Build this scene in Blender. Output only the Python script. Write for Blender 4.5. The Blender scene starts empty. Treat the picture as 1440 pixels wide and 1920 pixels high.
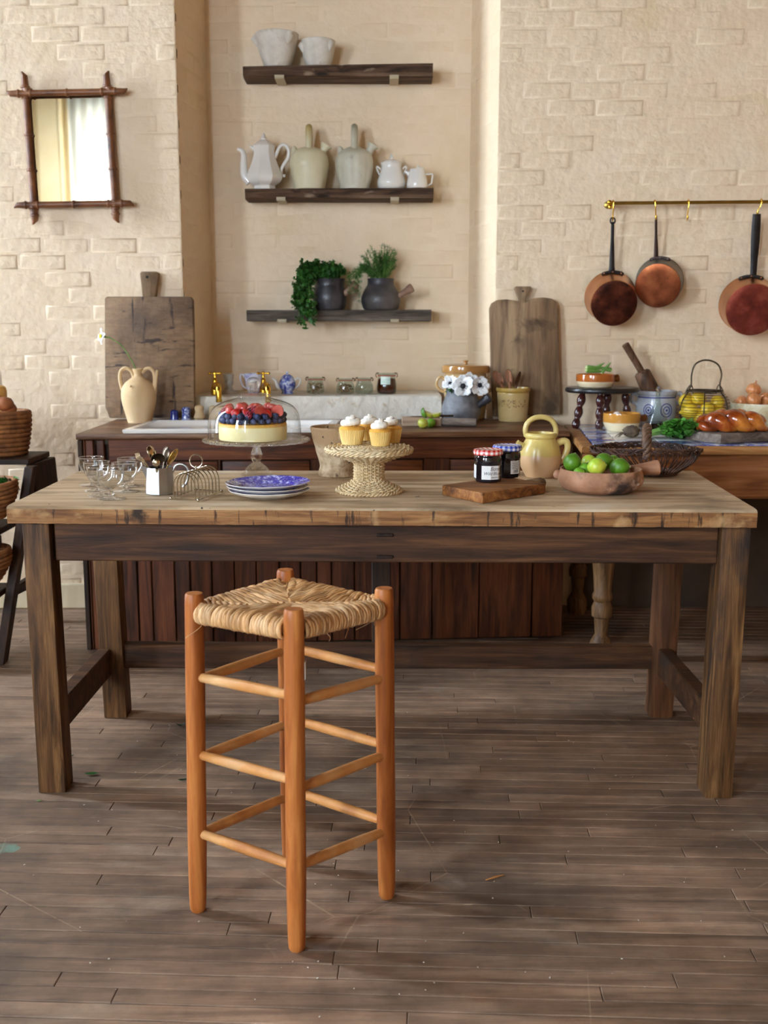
import bpy, bmesh, math, random
from mathutils import Vector, Matrix, noise
PI = math.pi
C = bpy.context.scene.collection
RN = random.Random(7)

# ---------------------------------------------------------------- camera
F_PX, CAM_H = 2050.0, 1.212
TH = math.atan((960 - 605) / F_PX)
cT, sT = math.cos(TH), math.sin(TH)
cam_d = bpy.data.cameras.new('camera')
cam = bpy.data.objects.new('camera', cam_d); C.objects.link(cam)
cam_d.sensor_fit = 'VERTICAL'; cam_d.sensor_height = 36.0
cam_d.lens = F_PX * 36.0 / 1920.0
cam_d.clip_start = 0.05
cam.location = (0, 0, CAM_H); cam.rotation_euler = (PI / 2 - TH, 0, 0)
cam_d.dof.use_dof = True; cam_d.dof.focus_distance = 2.75; cam_d.dof.aperture_fstop = 5.0
sc = bpy.context.scene
sc.camera = cam

# ---------------------------------------------------------------- daylight and exposure
world = bpy.data.worlds.new('overcast_sky'); sc.world = world; world.use_nodes = True
bg = world.node_tree.nodes['Background']
bg.inputs[0].default_value = (0.70, 0.815, 1.0, 1); bg.inputs[1].default_value = 94.0
sc.view_settings.view_transform = 'Standard'; sc.view_settings.look = 'None'
sc.view_settings.exposure = 0.0; sc.view_settings.gamma = 1.0
sc.view_settings.use_curve_mapping = False
sc.cycles.max_bounces = 10; sc.cycles.transparent_max_bounces = 24
LEFT_X, RIGHT_X, FRONT_Y, CEIL_Z = -4.4, 4.2, -4.0, 5.4
WINDOWS = [(3.62, 4.16, 0.6, 5.0), (-3.1, -1.6, 1.2, 3.5)]           # y0, y1, z0, z1 of the left-wall windows
FRONT_WIN = (-3.55, -2.35, 0.85, 3.7)                                 # x0, x1, z0, z1 of the window behind the camera
def portal(loc, rot, w, h):                                          # sky portal in a window opening
    ld = bpy.data.lights.new('window_daylight', 'AREA'); ld.shape = 'RECTANGLE'
    ld.size = w; ld.size_y = h; ld.cycles.is_portal = True
    lo = bpy.data.objects.new('window_daylight', ld); C.objects.link(lo); lo.location = loc; lo.rotation_euler = rot
for (y0, y1, z0, z1) in WINDOWS: portal((LEFT_X - 0.30, (y0 + y1) / 2, (z0 + z1) / 2), (0, -PI / 2, 0), z1 - z0, y1 - y0)
portal(((FRONT_WIN[0] + FRONT_WIN[1]) / 2, FRONT_Y - 0.30, (FRONT_WIN[2] + FRONT_WIN[3]) / 2), (PI / 2, 0, 0), FRONT_WIN[1] - FRONT_WIN[0], FRONT_WIN[3] - FRONT_WIN[2])

# ---------------------------------------------------------------- pixel -> place
def ray(px, py):
    u, v = (px - 720) / F_PX, (960 - py) / F_PX
    return Vector((u, cT + v * sT, -sT + v * cT))
def at(px, py, y=None, z=None, plane=None):
    r = ray(px, py); o = Vector((0, 0, CAM_H))
    if y is not None: t = y / r.y
    elif z is not None: t = (z - CAM_H) / r.z
    else: t = (plane[0] - o).dot(plane[1]) / r.dot(plane[1])
    return o + r * t
def mpp(p):                                  # metres per photo pixel at a place
    return (p[1] * cT - (p[2] - CAM_H) * sT) / F_PX
def proj(p):
    x, y, z = p[0], p[1], p[2] - CAM_H
    zc = y * cT - z * sT
    return (720 + F_PX * x / zc, 960 - F_PX * (y * sT + z * cT) / zc)

# ---------------------------------------------------------------- materials
def lin(h):
    h = h.lstrip('#'); o = []
    for i in (0, 2, 4):
        c = int(h[i:i + 2], 16) / 255
        o.append(c / 12.92 if c <= 0.04045 else ((c + 0.055) / 1.055) ** 2.4)
    return (*o, 1)
class NT:
    def __init__(s, name):
        s.m = bpy.data.materials.new(name); s.m.use_nodes = True; s.t = s.m.node_tree
        s.t.nodes.clear(); s.out = s.n('ShaderNodeOutputMaterial')
    def n(s, t, **k):
        x = s.t.nodes.new(t)
        for a, b in k.items(): setattr(x, a, b)
        return x
    def l(s, a, b): s.t.links.new(a, b)
    def ramp(s, src, stops, interp='LINEAR'):
        r = s.n('ShaderNodeValToRGB'); r.color_ramp.interpolation = interp
        e = r.color_ramp.elements
        while len(e) < len(stops): e.new(0.5)
        for i, (p, c) in enumerate(stops):
            e[i].position = p; e[i].color = lin(c) if isinstance(c, str) else (c, c, c, 1)
        s.l(src, r.inputs[0]); return r.outputs[0]
    def noise(s, vec, scale, detail=5, rough=0.55, distort=0, stretch=(1, 1, 1)):
        if tuple(stretch) != (1, 1, 1):
            mp = s.n('ShaderNodeMapping'); mp.inputs['Scale'].default_value = stretch
            s.l(vec, mp.inputs[0]); vec = mp.outputs[0]
        n = s.n('ShaderNodeTexNoise'); n.inputs['Scale'].default_value = scale
        n.inputs['Detail'].default_value = detail; n.inputs['Roughness'].default_value = rough
        n.inputs['Distortion'].default_value = distort
        s.l(vec, n.inputs['Vector']); return n.outputs['Fac']
    def mix(s, fac, a, b, mode='MIX'):
        m = s.n('ShaderNodeMix', data_type='RGBA', blend_type=mode)
        for sock, v in ((m.inputs[0], fac), (m.inputs[6], a), (m.inputs[7], b)):
            if isinstance(v, str): sock.default_value = lin(v)
            elif isinstance(v, (int, float)): sock.default_value = v if sock.type == 'VALUE' else (v, v, v, 1)
            elif isinstance(v, tuple): sock.default_value = v
            else: s.l(v, sock)
        return m.outputs[2]
    def math(s, op, a, b=0.0, clamp=False):
        m = s.n('ShaderNodeMath', operation=op, use_clamp=clamp)
        for i, v in enumerate((a, b)):
            if isinstance(v, (int, float)): m.inputs[i].default_value = v
            else: s.l(v, m.inputs[i])
        return m.outputs[0]
MATS = {}
def mat(name, ramp, scale=5, stretch=(1, 1, 1), detail=5, rough=0.5, rvar=0.0, metal=0, bump=0.0, bscale=None, bdist=0.003,
        spots=(), rnd=0.0, coat=0, coord='Object', bands=(), distort=0, sss=0, grain=None, spec=0.5):
    """Procedural surface: a noise ramp, then spots (colour, scale, lo, hi, stretch), bands above a local height, random tint, relief."""
    T = NT(name); tc = T.n('ShaderNodeTexCoord'); vec = tc.outputs[coord]
    if coord == 'World':
        pass
    f = T.noise(vec, scale, detail, 0.6, distort, stretch)
    col = T.ramp(f, ramp) if not isinstance(ramp, str) else T.ramp(f, [(0, ramp), (1, ramp)])
    if grain:                                # fine fibres along an axis: (stretch, scale, strength)
        g = T.noise(vec, grain[1], 6, 0.7, 0.3, grain[0])
        g2 = T.ramp(g, [(0.30, 1 - grain[2]), (0.62, 1.0)])
        col = T.mix(1.0, col, g2, 'MULTIPLY')
    for b in bands:                          # (z, colour, softness, wobble)
        sx = T.n('ShaderNodeSeparateXYZ'); T.l(vec, sx.inputs[0])
        wob = T.math('MULTIPLY', T.math('SUBTRACT', T.noise(vec, 18, 3), 0.5), b[3] if len(b) > 3 else 0.0)
        k = T.math('DIVIDE', T.math('SUBTRACT', T.math('ADD', sx.outputs[2], wob), b[0]), b[2], True)
        col = T.mix(k, col, b[1])
    for s in spots:
        st = s[4] if len(s) > 4 else (1, 1, 1)
        k = T.ramp(T.noise(vec, s[1], 5, 0.6, 0.2, st), [(s[2], 0.0), (s[3], 1.0)])
        col = T.mix(k, col, s[0])
    if rnd:
        oi = T.n('ShaderNodeObjectInfo'); gi = T.n('ShaderNodeNewGeometry')
        r = T.math('FRACT', T.math('ADD', oi.outputs['Random'], gi.outputs['Random Per Island']))
        v = T.math('ADD', T.math('MULTIPLY', r, 2 * rnd), 1 - rnd)
        hs = T.n('ShaderNodeHueSaturation'); T.l(v, hs.inputs['Value']); T.l(col, hs.inputs['Color'])
        col = hs.outputs[0]
    p = T.n('ShaderNodeBsdfPrincipled')
    T.l(col, p.inputs['Base Color'])
    p.inputs['Metallic'].default_value = metal
    p.inputs['Specular IOR Level'].default_value = spec
    if rvar:
        T.l(T.math('ADD', T.math('MULTIPLY', f, 2 * rvar), rough - rvar, True), p.inputs['Roughness'])
    else: p.inputs['Roughness'].default_value = rough
    p.inputs['Coat Weight'].default_value = coat; p.inputs['Coat Roughness'].default_value = 0.08
    if sss:
        p.inputs['Subsurface Weight'].default_value = sss; p.inputs['Subsurface Scale'].default_value = 0.006
    if bump:
        bp = T.n('ShaderNodeBump'); bp.inputs['Strength'].default_value = bump; bp.inputs['Distance'].default_value = bdist
        h = T.noise(vec, bscale or scale * 3, 6, 0.6, 0.0, stretch)
        if grain: h = T.math('ADD', h, g)
        T.l(h, bp.inputs['Height']); T.l(bp.outputs[0], p.inputs['Normal'])
    T.l(p.outputs[0], T.out.inputs[0]); MATS[name] = T.m
    return T.m
AX = {'x': (1, 14, 14), 'y': (14, 1, 14), 'z': (14, 14, 1)}
def wood(name, dark, mid, light, axis='x', scale=3.0, rough=0.6, bump=0.35, spots=(), rnd=0.0, coat=0, gr=0.35, bdist=0.0015):
    return mat(name, [(0.34, dark), (0.5, mid), (0.66, light)], scale, AX[axis], 8, rough, 0.08, bump=bump, bscale=scale * 4, bdist=bdist,
               spots=spots, rnd=rnd, coat=coat, grain=(tuple(a * (1 if a == 1 else 3.2) for a in AX[axis]), scale * 2.2, gr), distort=0.6, spec=0.28)
def thin_glass(name, tint='#f4f8f6', refl=1.0, base=0.04, rough=0.0, pw=2.6):
    T = NT(name); tr = T.n('ShaderNodeBsdfTransparent'); tr.inputs[0].default_value = lin(tint)
    gl = T.n('ShaderNodeBsdfGlossy'); gl.inputs['Roughness'].default_value = rough
    lw = T.n('ShaderNodeLayerWeight'); lw.inputs[0].default_value = 0.35
    k = T.math('MINIMUM', T.math('ADD', T.math('MULTIPLY', T.math('POWER', lw.outputs['Facing'], pw), refl), base), 0.9)
    mx = T.n('ShaderNodeMixShader'); T.l(k, mx.inputs[0]); T.l(tr.outputs[0], mx.inputs[1]); T.l(gl.outputs[0], mx.inputs[2])
    T.l(mx.outputs[0], T.out.inputs[0]); MATS[name] = T.m; return T.m
def cut_glass(name, share=0.5, tint='#f4f8f8', ior=1.45):
    T = NT(name); tr = T.n('ShaderNodeBsdfTransparent'); tr.inputs[0].default_value = lin(tint)
    g = T.n('ShaderNodeBsdfGlass'); g.inputs['IOR'].default_value = ior; g.inputs['Roughness'].default_value = 0.02
    mx = T.n('ShaderNodeMixShader'); mx.inputs[0].default_value = share
    T.l(tr.outputs[0], mx.inputs[1]); T.l(g.outputs[0], mx.inputs[2]); T.l(mx.outputs[0], T.out.inputs[0])
    MATS[name] = T.m; return T.m

# ---------------------------------------------------------------- geometry
def frame_of(d, up=None):
    d = d.normalized(); up = up or (Vector((0, 0, 1)) if abs(d.z) < 0.95 else Vector((0, 1, 0)))
    a = d.cross(up).normalized(); return a, a.cross(d).normalized()
class G:
    def __init__(s): s.v, s.f = [], []
    def add(s, vs, fs, M=None):
        b = len(s.v)
        s.v += [tuple(M @ Vector(v)) for v in vs] if M is not None else [tuple(v) for v in vs]
        s.f += [tuple(i + b for i in f) for f in fs]; return s
    def lathe(s, prof, n=32, M=None, fn=None, cap=True, flat=None):
        vs, fs = [], []
        for i, (r, z) in enumerate(prof):
            for j in range(n):
                a = 2 * PI * j / n; rr = r if fn is None else r * fn(a, i, z)
                vs.append((rr * math.cos(a), rr * math.sin(a), z))
        for i in range(len(prof) - 1):
            for j in range(n):
                k = (j + 1) % n; fs.append((i * n + j, i * n + k, (i + 1) * n + k, (i + 1) * n + j))
        if cap:
            if prof[0][0] > 1e-6: fs.append(tuple(reversed(range(n))))
            if prof[-1][0] > 1e-6: fs.append(tuple(range((len(prof) - 1) * n, len(prof) * n)))
        return s.add(vs, fs, M)
    def tube(s, path, r, n=8, closed=False, cap=True, squash=1.0, up=None, M=None):
        P = [Vector(p) for p in path]; m = len(P); vs, fs = [], []
        rs = r if isinstance(r, (list, tuple)) else [r] * m
        if len(rs) != m: rs = [rs[0] + (rs[-1] - rs[0]) * i / (m - 1) for i in range(m)]
        a = None
        for i in range(m):
            d = (P[(i + 1) % m] - P[i - 1]) if closed else (P[min(i + 1, m - 1)] - P[max(i - 1, 0)])
            if d.length < 1e-9: d = Vector((0, 0, 1))
            d.normalize()
            if a is None: a, b = frame_of(d, up)
            else:
                a = a - d * a.dot(d)
                a = a.normalized() if a.length > 1e-6 else frame_of(d)[0]
                b = a.cross(d)
            for j in range(n):
                t = 2 * PI * j / n
                vs.append(P[i] + a * (math.cos(t) * rs[i]) + b * (math.sin(t) * rs[i] * squash))
        for i in range(m if closed else m - 1):
            k = (i + 1) % m
            for j in range(n):
                l = (j + 1) % n; fs.append((i * n + j, i * n + l, k * n + l, k * n + j))
        if cap and not closed:
            fs.append(tuple(reversed(range(n)))); fs.append(tuple(range((m - 1) * n, m * n)))
        return s.add(vs, fs, M)
    def ball(s, c, r, n=16, m=10, M=None, fn=None):
        r = (r, r, r) if isinstance(r, (int, float)) else r
        vs, fs = [(0, 0, -1)], []
        for i in range(1, m):
            ph = -PI / 2 + PI * i / m
            for j in range(n):
                t = 2 * PI * j / n; vs.append((math.cos(ph) * math.cos(t), math.cos(ph) * math.sin(t), math.sin(ph)))
        vs.append((0, 0, 1))
        if fn: vs = [Vector(v) * fn(Vector(v)) for v in vs]
        for j in range(n):
            k = (j + 1) % n
            fs.append((0, 1 + k, 1 + j)); fs.append((len(vs) - 1, 1 + (m - 2) * n + j, 1 + (m - 2) * n + k))
            for i in range(m - 2): fs.append((1 + i * n + j, 1 + i * n + k, 1 + (i + 1) * n + k, 1 + (i + 1) * n + j))
        vs = [Vector((v[0] * r[0], v[1] * r[1], v[2] * r[2])) for v in vs]
        if M is not None: vs = [M @ v for v in vs]
        return s.add([v + Vector(c) for v in vs], fs)
    def bm(s, b):
        b.verts.ensure_lookup_table(); b.verts.index_update()
        s.add([v.co.copy() for v in b.verts], [tuple(v.index for v in f.verts) for f in b.faces]); b.free(); return s
    def box(s, c, size, bev=0.0, M=None, seg=1):
        b = bmesh.new(); bmesh.ops.create_cube(b, size=1)
        for v in b.verts: v.co = Vector((v.co.x * size[0], v.co.y * size[1], v.co.z * size[2]))
        if bev: bmesh.ops.bevel(b, geom=list(b.edges), offset=min(bev, min(size) * 0.45), segments=seg, affect='EDGES', profile=0.5)
        for v in b.verts:
            if M is not None: v.co = M @ v.co
            v.co += Vector(c)
        return s.bm(b)
    def prism(s, poly, ext, bev=0.0, seg=1):
        """polygon of 3D points extruded by a vector"""
        b = bmesh.new(); ext = Vector(ext)
        lo = [b.verts.new(p) for p in poly]; hi = [b.verts.new(Vector(p) + ext) for p in poly]
        n = len(poly); b.faces.new(list(reversed(lo))); b.faces.new(hi)
        for i in range(n): b.faces.new((lo[i], lo[(i + 1) % n], hi[(i + 1) % n], hi[i]))
        bmesh.ops.recalc_face_normals(b, faces=list(b.faces))
        if bev: bmesh.ops.bevel(b, geom=list(b.edges), offset=bev, segments=seg, affect='EDGES', profile=0.5)
        return s.bm(b)
    def hexa(s, q0, q1, bev=0.0, seg=1):
        """solid between two four-point loops"""
        b = bmesh.new(); lo = [b.verts.new(p) for p in q0]; hi = [b.verts.new(p) for p in q1]
        b.faces.new(list(reversed(lo))); b.faces.new(hi)
        for i in range(4): b.faces.new((lo[i], lo[(i + 1) % 4], hi[(i + 1) % 4], hi[i]))
        bmesh.ops.recalc_face_normals(b, faces=list(b.faces))
        if bev: bmesh.ops.bevel(b, geom=list(b.edges), offset=bev, segments=seg, affect='EDGES', profile=0.5)
        return s.bm(b)
    def rough(s, amp, scale, keep_base=False):
        for i, v in enumerate(s.v):
            n = noise.noise_vector(Vector(v) * scale) * amp
            s.v[i] = (v[0] + n.x, v[1] + n.y, v[2] + (0 if keep_base else n.z))
        return s
    def build(s, name, m, parent=None, ang=0.65, world=False, loc=None, kind=None, label=None, solid=0):
        me = bpy.data.meshes.new(name)
        vs = s.v
        if world and parent is not None:
            o = Vector(parent.location); vs = [Vector(v) - o for v in vs]
        me.from_pydata([tuple(v) for v in vs], [], s.f)
        bb = bmesh.new(); bb.from_mesh(me); bmesh.ops.recalc_face_normals(bb, faces=list(bb.faces)); bb.to_mesh(me); bb.free()
        me.materials.append(m)
        for p in me.polygons: p.use_smooth = True
        if ang < 3: me.set_sharp_from_angle(angle=ang)
        o = bpy.data.objects.new(name, me); C.objects.link(o)
        if parent is not None: o.parent = parent
        if loc is not None: o.location = loc
        if kind: o['kind'] = kind
        if label: o['label'] = label
        return o
def thing(name, label, cat, loc=(0, 0, 0), group=None, rz=0.0):
    o = bpy.data.objects.new(name, None); C.objects.link(o)
    o.location = loc; o.rotation_euler = (0, 0, rz); o.empty_display_size = 0.05
    o['label'] = label; o['category'] = cat
    if group: o['group'] = group
    return o
def tag(o, label, cat, group=None):
    o['label'] = label; o['category'] = cat
    if group: o['group'] = group
    return o
def dup(o, parent=None, top=True):
    c = o.copy(); C.objects.link(c)
    if parent is not None: c.parent = parent
    for ch in list(o.children): dup(ch, c, False)
    return c
def struct(o): o['kind'] = 'structure'; return o
def sm(pts, k=6):
    """Catmull-Rom through points"""
    P = [Vector(p) for p in pts]; P = [P[0] * 2 - P[1]] + P + [P[-1] * 2 - P[-2]]; o = []
    for i in range(1, len(P) - 2):
        for j in range(k):
            t = j / k; a, b, c, d = P[i - 1:i + 3]
            o.append(0.5 * ((2 * b) + (c - a) * t + (2 * a - 5 * b + 4 * c - d) * t * t + (3 * b - a - 3 * c + d) * t ** 3))
    o.append(P[-2]); return o
def sp(prof, k=4):
    return [(max(p.x, 0.0), p.y) for p in sm([(r, z, 0) for r, z in prof], k)]
def K(prof, k): return [(r * k, z * k) for r, z in prof]
def KX(pts, k, y=0.0): return [(p[0] * k, (p[2] if len(p) > 2 else y) * k, p[1] * k) for p in pts]
def Rz(a): return Matrix.Rotation(a, 4, 'Z')
def Rx(a): return Matrix.Rotation(a, 4, 'X')
def Ry(a): return Matrix.Rotation(a, 4, 'Y')
def Tr(*p): return Matrix.Translation(Vector(p))
def aim(a, b):
    """matrix with local z along b - a, origin a"""
    d = (Vector(b) - Vector(a)); q = d.to_track_quat('Z', 'Y'); return Matrix.Translation(Vector(a)) @ q.to_matrix().to_4x4()

# ================================================================ MATERIALS
PAINT = mat('cream_paint', [(0.35, '#e6cca8'), (0.65, '#efd8b8')], 3.5, rough=0.5, bump=0.55, bscale=24, bdist=0.009,
            coord='Object', spots=[('#ddc396', 2.2, 0.56, 0.75)], detail=6)
BRICKRAW = mat('bare_brown_brick', [(0.3, '#96663c'), (0.7, '#b07c4a')], 4, rough=0.8)
TIMBER = wood('dark_ceiling_timber', '#3a2a1e', '#5a4330', '#6e5440', 'x', 2)
PAINT_PLAIN = mat('cream_plaster', [(0.3, '#ddc79e'), (0.7, '#e6d4b0')], 3, rough=0.55, bump=0.3, bscale=14, bdist=0.006)
WHITE_STONE = mat('limewashed_stone', [(0.3, '#d8cfbd'), (0.6, '#ece5d6')], 7, rough=0.75, bump=0.8, bscale=24, bdist=0.012,
                  spots=[('#b08a58', 7, 0.66, 0.74), ('#c9b798', 14, 0.6, 0.7)])
def floor_mat():
    T = NT('worn_floorboards'); g = T.n('ShaderNodeNewGeometry'); oi = T.n('ShaderNodeObjectInfo'); pos = g.outputs['Position']
    r = T.math('FRACT', T.math('ADD', oi.outputs['Random'], g.outputs['Random Per Island']))
    off = T.n('ShaderNodeCombineXYZ'); T.l(T.math('MULTIPLY', r, 37.0), off.inputs[0]); T.l(T.math('MULTIPLY', r, 11.0), off.inputs[2])
    va = T.n('ShaderNodeVectorMath', operation='ADD'); T.l(pos, va.inputs[0]); T.l(off.outputs[0], va.inputs[1])
    f = T.noise(va.outputs[0], 2.2, 8, 0.62, 0.5, (1, 13, 1))
    col = T.ramp(f, [(0.25, '#685040'), (0.5, '#96785f'), (0.75, '#b89679')])
    fine = T.noise(va.outputs[0], 9, 6, 0.7, 0.2, (1, 24, 1))
    col = T.mix(1.0, col, T.ramp(fine, [(0.3, 0.72), (0.6, 1.0)]), 'MULTIPLY')
    big = T.noise(pos, 1.3, 4, 0.55)                                 # worn and dirty patches
    col = T.mix(T.ramp(big, [(0.44, 0.0), (0.62, 0.7)]), col, '#44372b')
    wear = T.noise(pos, 2.6, 6, 0.6, 0.3, (1, 2.2, 1))
    col = T.mix(T.ramp(wear, [(0.56, 0.0), (0.7, 0.55)]), col, '#a8937c')
    red = T.noise(pos, 4.0, 4, 0.6, 0.0, (1, 6, 1))
    col = T.mix(T.ramp(red, [(0.58, 0.0), (0.72, 0.35)]), col, '#8a5f43')
    hs = T.n('ShaderNodeHueSaturation'); T.l(T.math('ADD', T.math('MULTIPLY', r, 0.34), 0.83), hs.inputs['Value']); T.l(col, hs.inputs['Color'])
    col = hs.outputs[0]
    vo = T.n('ShaderNodeTexVoronoi', feature='DISTANCE_TO_EDGE'); vo.inputs['Scale'].default_value = 2.3; vo.inputs['Randomness'].default_value = 1.0; T.l(pos, vo.inputs['Vector'])
    scr = T.math('MULTIPLY', T.math('LESS_THAN', vo.outputs['Distance'], 0.0035), T.ramp(T.noise(pos, 3.1, 3), [(0.5, 0.0), (0.6, 0.6)]))
    col = T.mix(scr, col, '#b79c7d')                                 # pale drag scratches
    scuff = T.noise(pos, 16, 7, 0.7); col = T.mix(1.0, col, T.ramp(scuff, [(0.34, 0.74), (0.6, 1.06)]), 'MULTIPLY')
    c = at(8, 1590, z=0)                                             # patch of old green paint
    d = T.n('ShaderNodeVectorMath', operation='DISTANCE'); T.l(pos, d.inputs[0]); d.inputs[1].default_value = c
    dn = T.math('ADD', d.outputs['Value'], T.math('MULTIPLY', T.math('SUBTRACT', T.noise(pos, 22, 4), 0.5), 0.05))
    col = T.mix(T.math('MULTIPLY', T.math('LESS_THAN', dn, 0.028), T.ramp(scuff, [(0.4, 0.15), (0.55, 0.7)])), col, '#6a9a88')
    p = T.n('ShaderNodeBsdfPrincipled'); T.l(col, p.inputs['Base Color'])
    T.l(T.math('ADD', T.math('MULTIPLY', fine, 0.3), 0.38), p.inputs['Roughness'])
    bp = T.n('ShaderNodeBump'); bp.inputs['Strength'].default_value = 0.4; bp.inputs['Distance'].default_value = 0.0015
    T.l(fine, bp.inputs['Height']); T.l(bp.outputs[0], p.inputs['Normal']); T.l(p.outputs[0], T.out.inputs[0]); return T.m
FLOOR = floor_mat()
GAP = mat('dark_gap', '#1c1712', rough=0.9)
TOPW = wood('table_top_oak', '#9a7c5a', '#c0a27c', '#d6bd9a', 'x', 1.6, 0.6, 0.4,
            spots=[('#7a6248', 2.2, 0.53, 0.68, (1, 2.2, 1)), ('#d6c6ac', 3, 0.56, 0.72, (1, 2, 1)), ('#3b322a', 30, 0.68, 0.71)], gr=0.2)
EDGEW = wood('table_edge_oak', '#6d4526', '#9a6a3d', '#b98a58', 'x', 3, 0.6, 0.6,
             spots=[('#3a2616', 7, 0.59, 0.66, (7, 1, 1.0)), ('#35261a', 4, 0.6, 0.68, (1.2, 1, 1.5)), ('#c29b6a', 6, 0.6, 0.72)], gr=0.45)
APRW = wood('table_apron_oak', '#2c190b', '#4b2d16', '#674324', 'x', 3, 0.62, 0.5, spots=[('#2c2019', 4, 0.6, 0.75)], gr=0.45)
LEGW = wood('table_leg_oak', '#37220d', '#654322', '#8d653a', 'z', 3, 0.62, 0.6,
            spots=[('#2a2320', 5, 0.6, 0.72, (1.5, 1.5, 0.5)), ('#b39368', 4, 0.66, 0.8, (1, 1, 0.5))], gr=0.45)
LEGR = wood('table_red_leg', '#3a2010', '#5c381e', '#724a2a', 'z', 3, 0.6, 0.4, gr=0.3)
SIDEW = wood('mahogany_rail', '#3a1c0c', '#683618', '#844a24', 'x', 3, 0.42, 0.3, spots=[('#331a12', 3, 0.6, 0.78), ('#b07a4e', 14, 0.7, 0.76)], gr=0.35)
SIDEV = wood('mahogany_board', '#2f170a', '#552b13', '#6c3b1d', 'z', 3, 0.42, 0.35, spots=[('#2a140d', 3, 0.58, 0.76)], rnd=0.22, gr=0.35)
SIDET = wood('mahogany_top', '#4a2e1c', '#6e4a30', '#8e694a', 'x', 2.5, 0.4, 0.3, spots=[('#2d1b12', 4, 0.62, 0.75, (1, 3, 1))], gr=0.3)
DARKW = wood('blackened_wood', '#1c1008', '#332012', '#48301d', 'z', 3, 0.6, 0.4)
STANDW = wood('stand_dark_wood', '#20130a', '#3b2413', '#52351e', 'z', 3, 0.6, 0.4)
STANDX = wood('stand_dark_shelf', '#20130a', '#3b2413', '#52351e', 'x', 3, 0.6, 0.4)
SHELFW = wood('shelf_weathered_oak', '#3d2c20', '#6a4f3b', '#8a705a', 'x', 3.2, 0.75, 0.9, gr=0.5, spots=[('#a08a74', 6, 0.64, 0.74, (1, 3, 3)), ('#2c211a', 5, 0.6, 0.72, (1, 4, 4))], bdist=0.004)
SHELFG = wood('shelf_grey_oak', '#423a33', '#685d53', '#857a6e', 'x', 3.2, 0.8, 0.8, gr=0.45, bdist=0.003)
STOOLW = wood('stool_beech', '#86461a', '#aa612a', '#c47f40', 'z', 2.2, 0.42, 0.15, spots=[('#8a4d20', 3.5, 0.62, 0.8, (1, 1, 0.4))], gr=0.15)
STOOLX = mat('rung_beech', [(0.3, '#a5622b'), (0.5, '#c98a4b'), (0.72, '#ddb07a')], 6, rough=0.42, bump=0.1, grain=((1, 1, 1), 14, 0.15))
RUSH = mat('woven_rush', [(0.3, '#8a5a30'), (0.5, '#c08f58'), (0.7, '#dcb688')], 9, rough=0.6, bump=0.5, bscale=90, bdist=0.002, rnd=0.22, detail=7)
BOARDW = mat('old_chopping_board', [(0.3, '#6a5038'), (0.5, '#8f7050'), (0.7, '#a98a66')], 4, (1, 1, 0.7), 8, 0.75, 0.06, bump=0.8, bscale=30, bdist=0.004, distort=1.2, grain=((7, 7, 30), 2.4, 0.35),
              spots=[('#5a4838', 1.7, 0.52, 0.66), ('#3a291c', 9, 0.60, 0.66, (0.9, 1, 4.5)), ('#3a291c', 7, 0.61, 0.66, (4.5, 1, 0.6)), ('#c99a58', 4, 0.62, 0.7)])
BOARDR = wood('grey_chopping_board', '#69513a', '#8d7052', '#a58865', 'z', 2, 0.75, 0.6, gr=0.2, spots=[('#54412f', 7, 0.56, 0.68), ('#4a3a2b', 2.2, 0.54, 0.7)])
BOARDB = wood('brown_bread_board', '#5a3419', '#935d2f', '#b57c45', 'x', 3, 0.6, 0.4, gr=0.35, spots=[('#3b2416', 5, 0.62, 0.75)])
BOARDG = wood('grey_bread_board', '#54473d', '#76675a', '#8f8073', 'x', 3, 0.7, 0.4)
PALEW = wood('pale_board', '#8f7358', '#b3967a', '#c9af94', 'x', 3, 0.65, 0.3)
SPOONW = wood('spoon_wood', '#5e3a22', '#84553a', '#a06e4c', 'z', 5, 0.55, 0.2)
PESTW = wood('pestle_wood', '#3a2619', '#5f412c', '#7d5a40', 'z', 4, 0.6, 0.3)
BAMBOO = mat('dark_bamboo', [(0.3, '#4b2a16'), (0.55, '#7a4a27'), (0.75, '#96633a')], 12, rough=0.4, bump=0.2, spots=[('#2c1a10', 10, 0.6, 0.72)])
MIRROR = mat('mirror_silver', '#bcb4a2', rough=0.02, metal=1)
BRASS = mat('polished_brass', [(0.3, '#c9962e'), (0.7, '#e8c050')], 9, rough=0.2, metal=1)
BRASSR = mat('aged_brass', [(0.3, '#9a7a34'), (0.7, '#c0a050')], 12, rough=0.3, metal=1)
IRON = mat('black_iron', [(0.3, '#1c1a1a'), (0.7, '#3a3532')], 14, rough=0.5, metal=0.6, bump=0.3)
IRONB = mat('brown_iron', [(0.3, '#2c1e19'), (0.7, '#4f3a30')], 14, rough=0.5, metal=0.6, bump=0.3)
COPPER = mat('copper_side', [(0.3, '#a9714b'), (0.7, '#d19a70')], 5, rough=0.28, metal=1)
COPPERG = mat('patinated_copper_side', [(0.3, '#5d6058'), (0.6, '#7d746a'), (0.8, '#a5775a')], 6, rough=0.4, metal=0.9)
COPPER1 = mat('burnt_copper_base', [(0.3, '#2a1510'), (0.5, '#5c2c1c'), (0.75, '#8a4a30')], 14, rough=0.45, metal=0.85, spots=[('#15100f', 9, 0.55, 0.68)], detail=7)
COPPER2 = mat('warm_copper_base', [(0.3, '#6e3722'), (0.5, '#a25a36'), (0.75, '#c88456')], 11, rough=0.4, metal=0.9, spots=[('#4a2a20', 9, 0.58, 0.72)], detail=7)
COPPER3 = mat('red_copper_base', [(0.3, '#5a241c'), (0.5, '#853a2c'), (0.75, '#a9604c')], 12, rough=0.45, metal=0.85, spots=[('#c08a74', 16, 0.66, 0.74)], detail=7)
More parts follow.
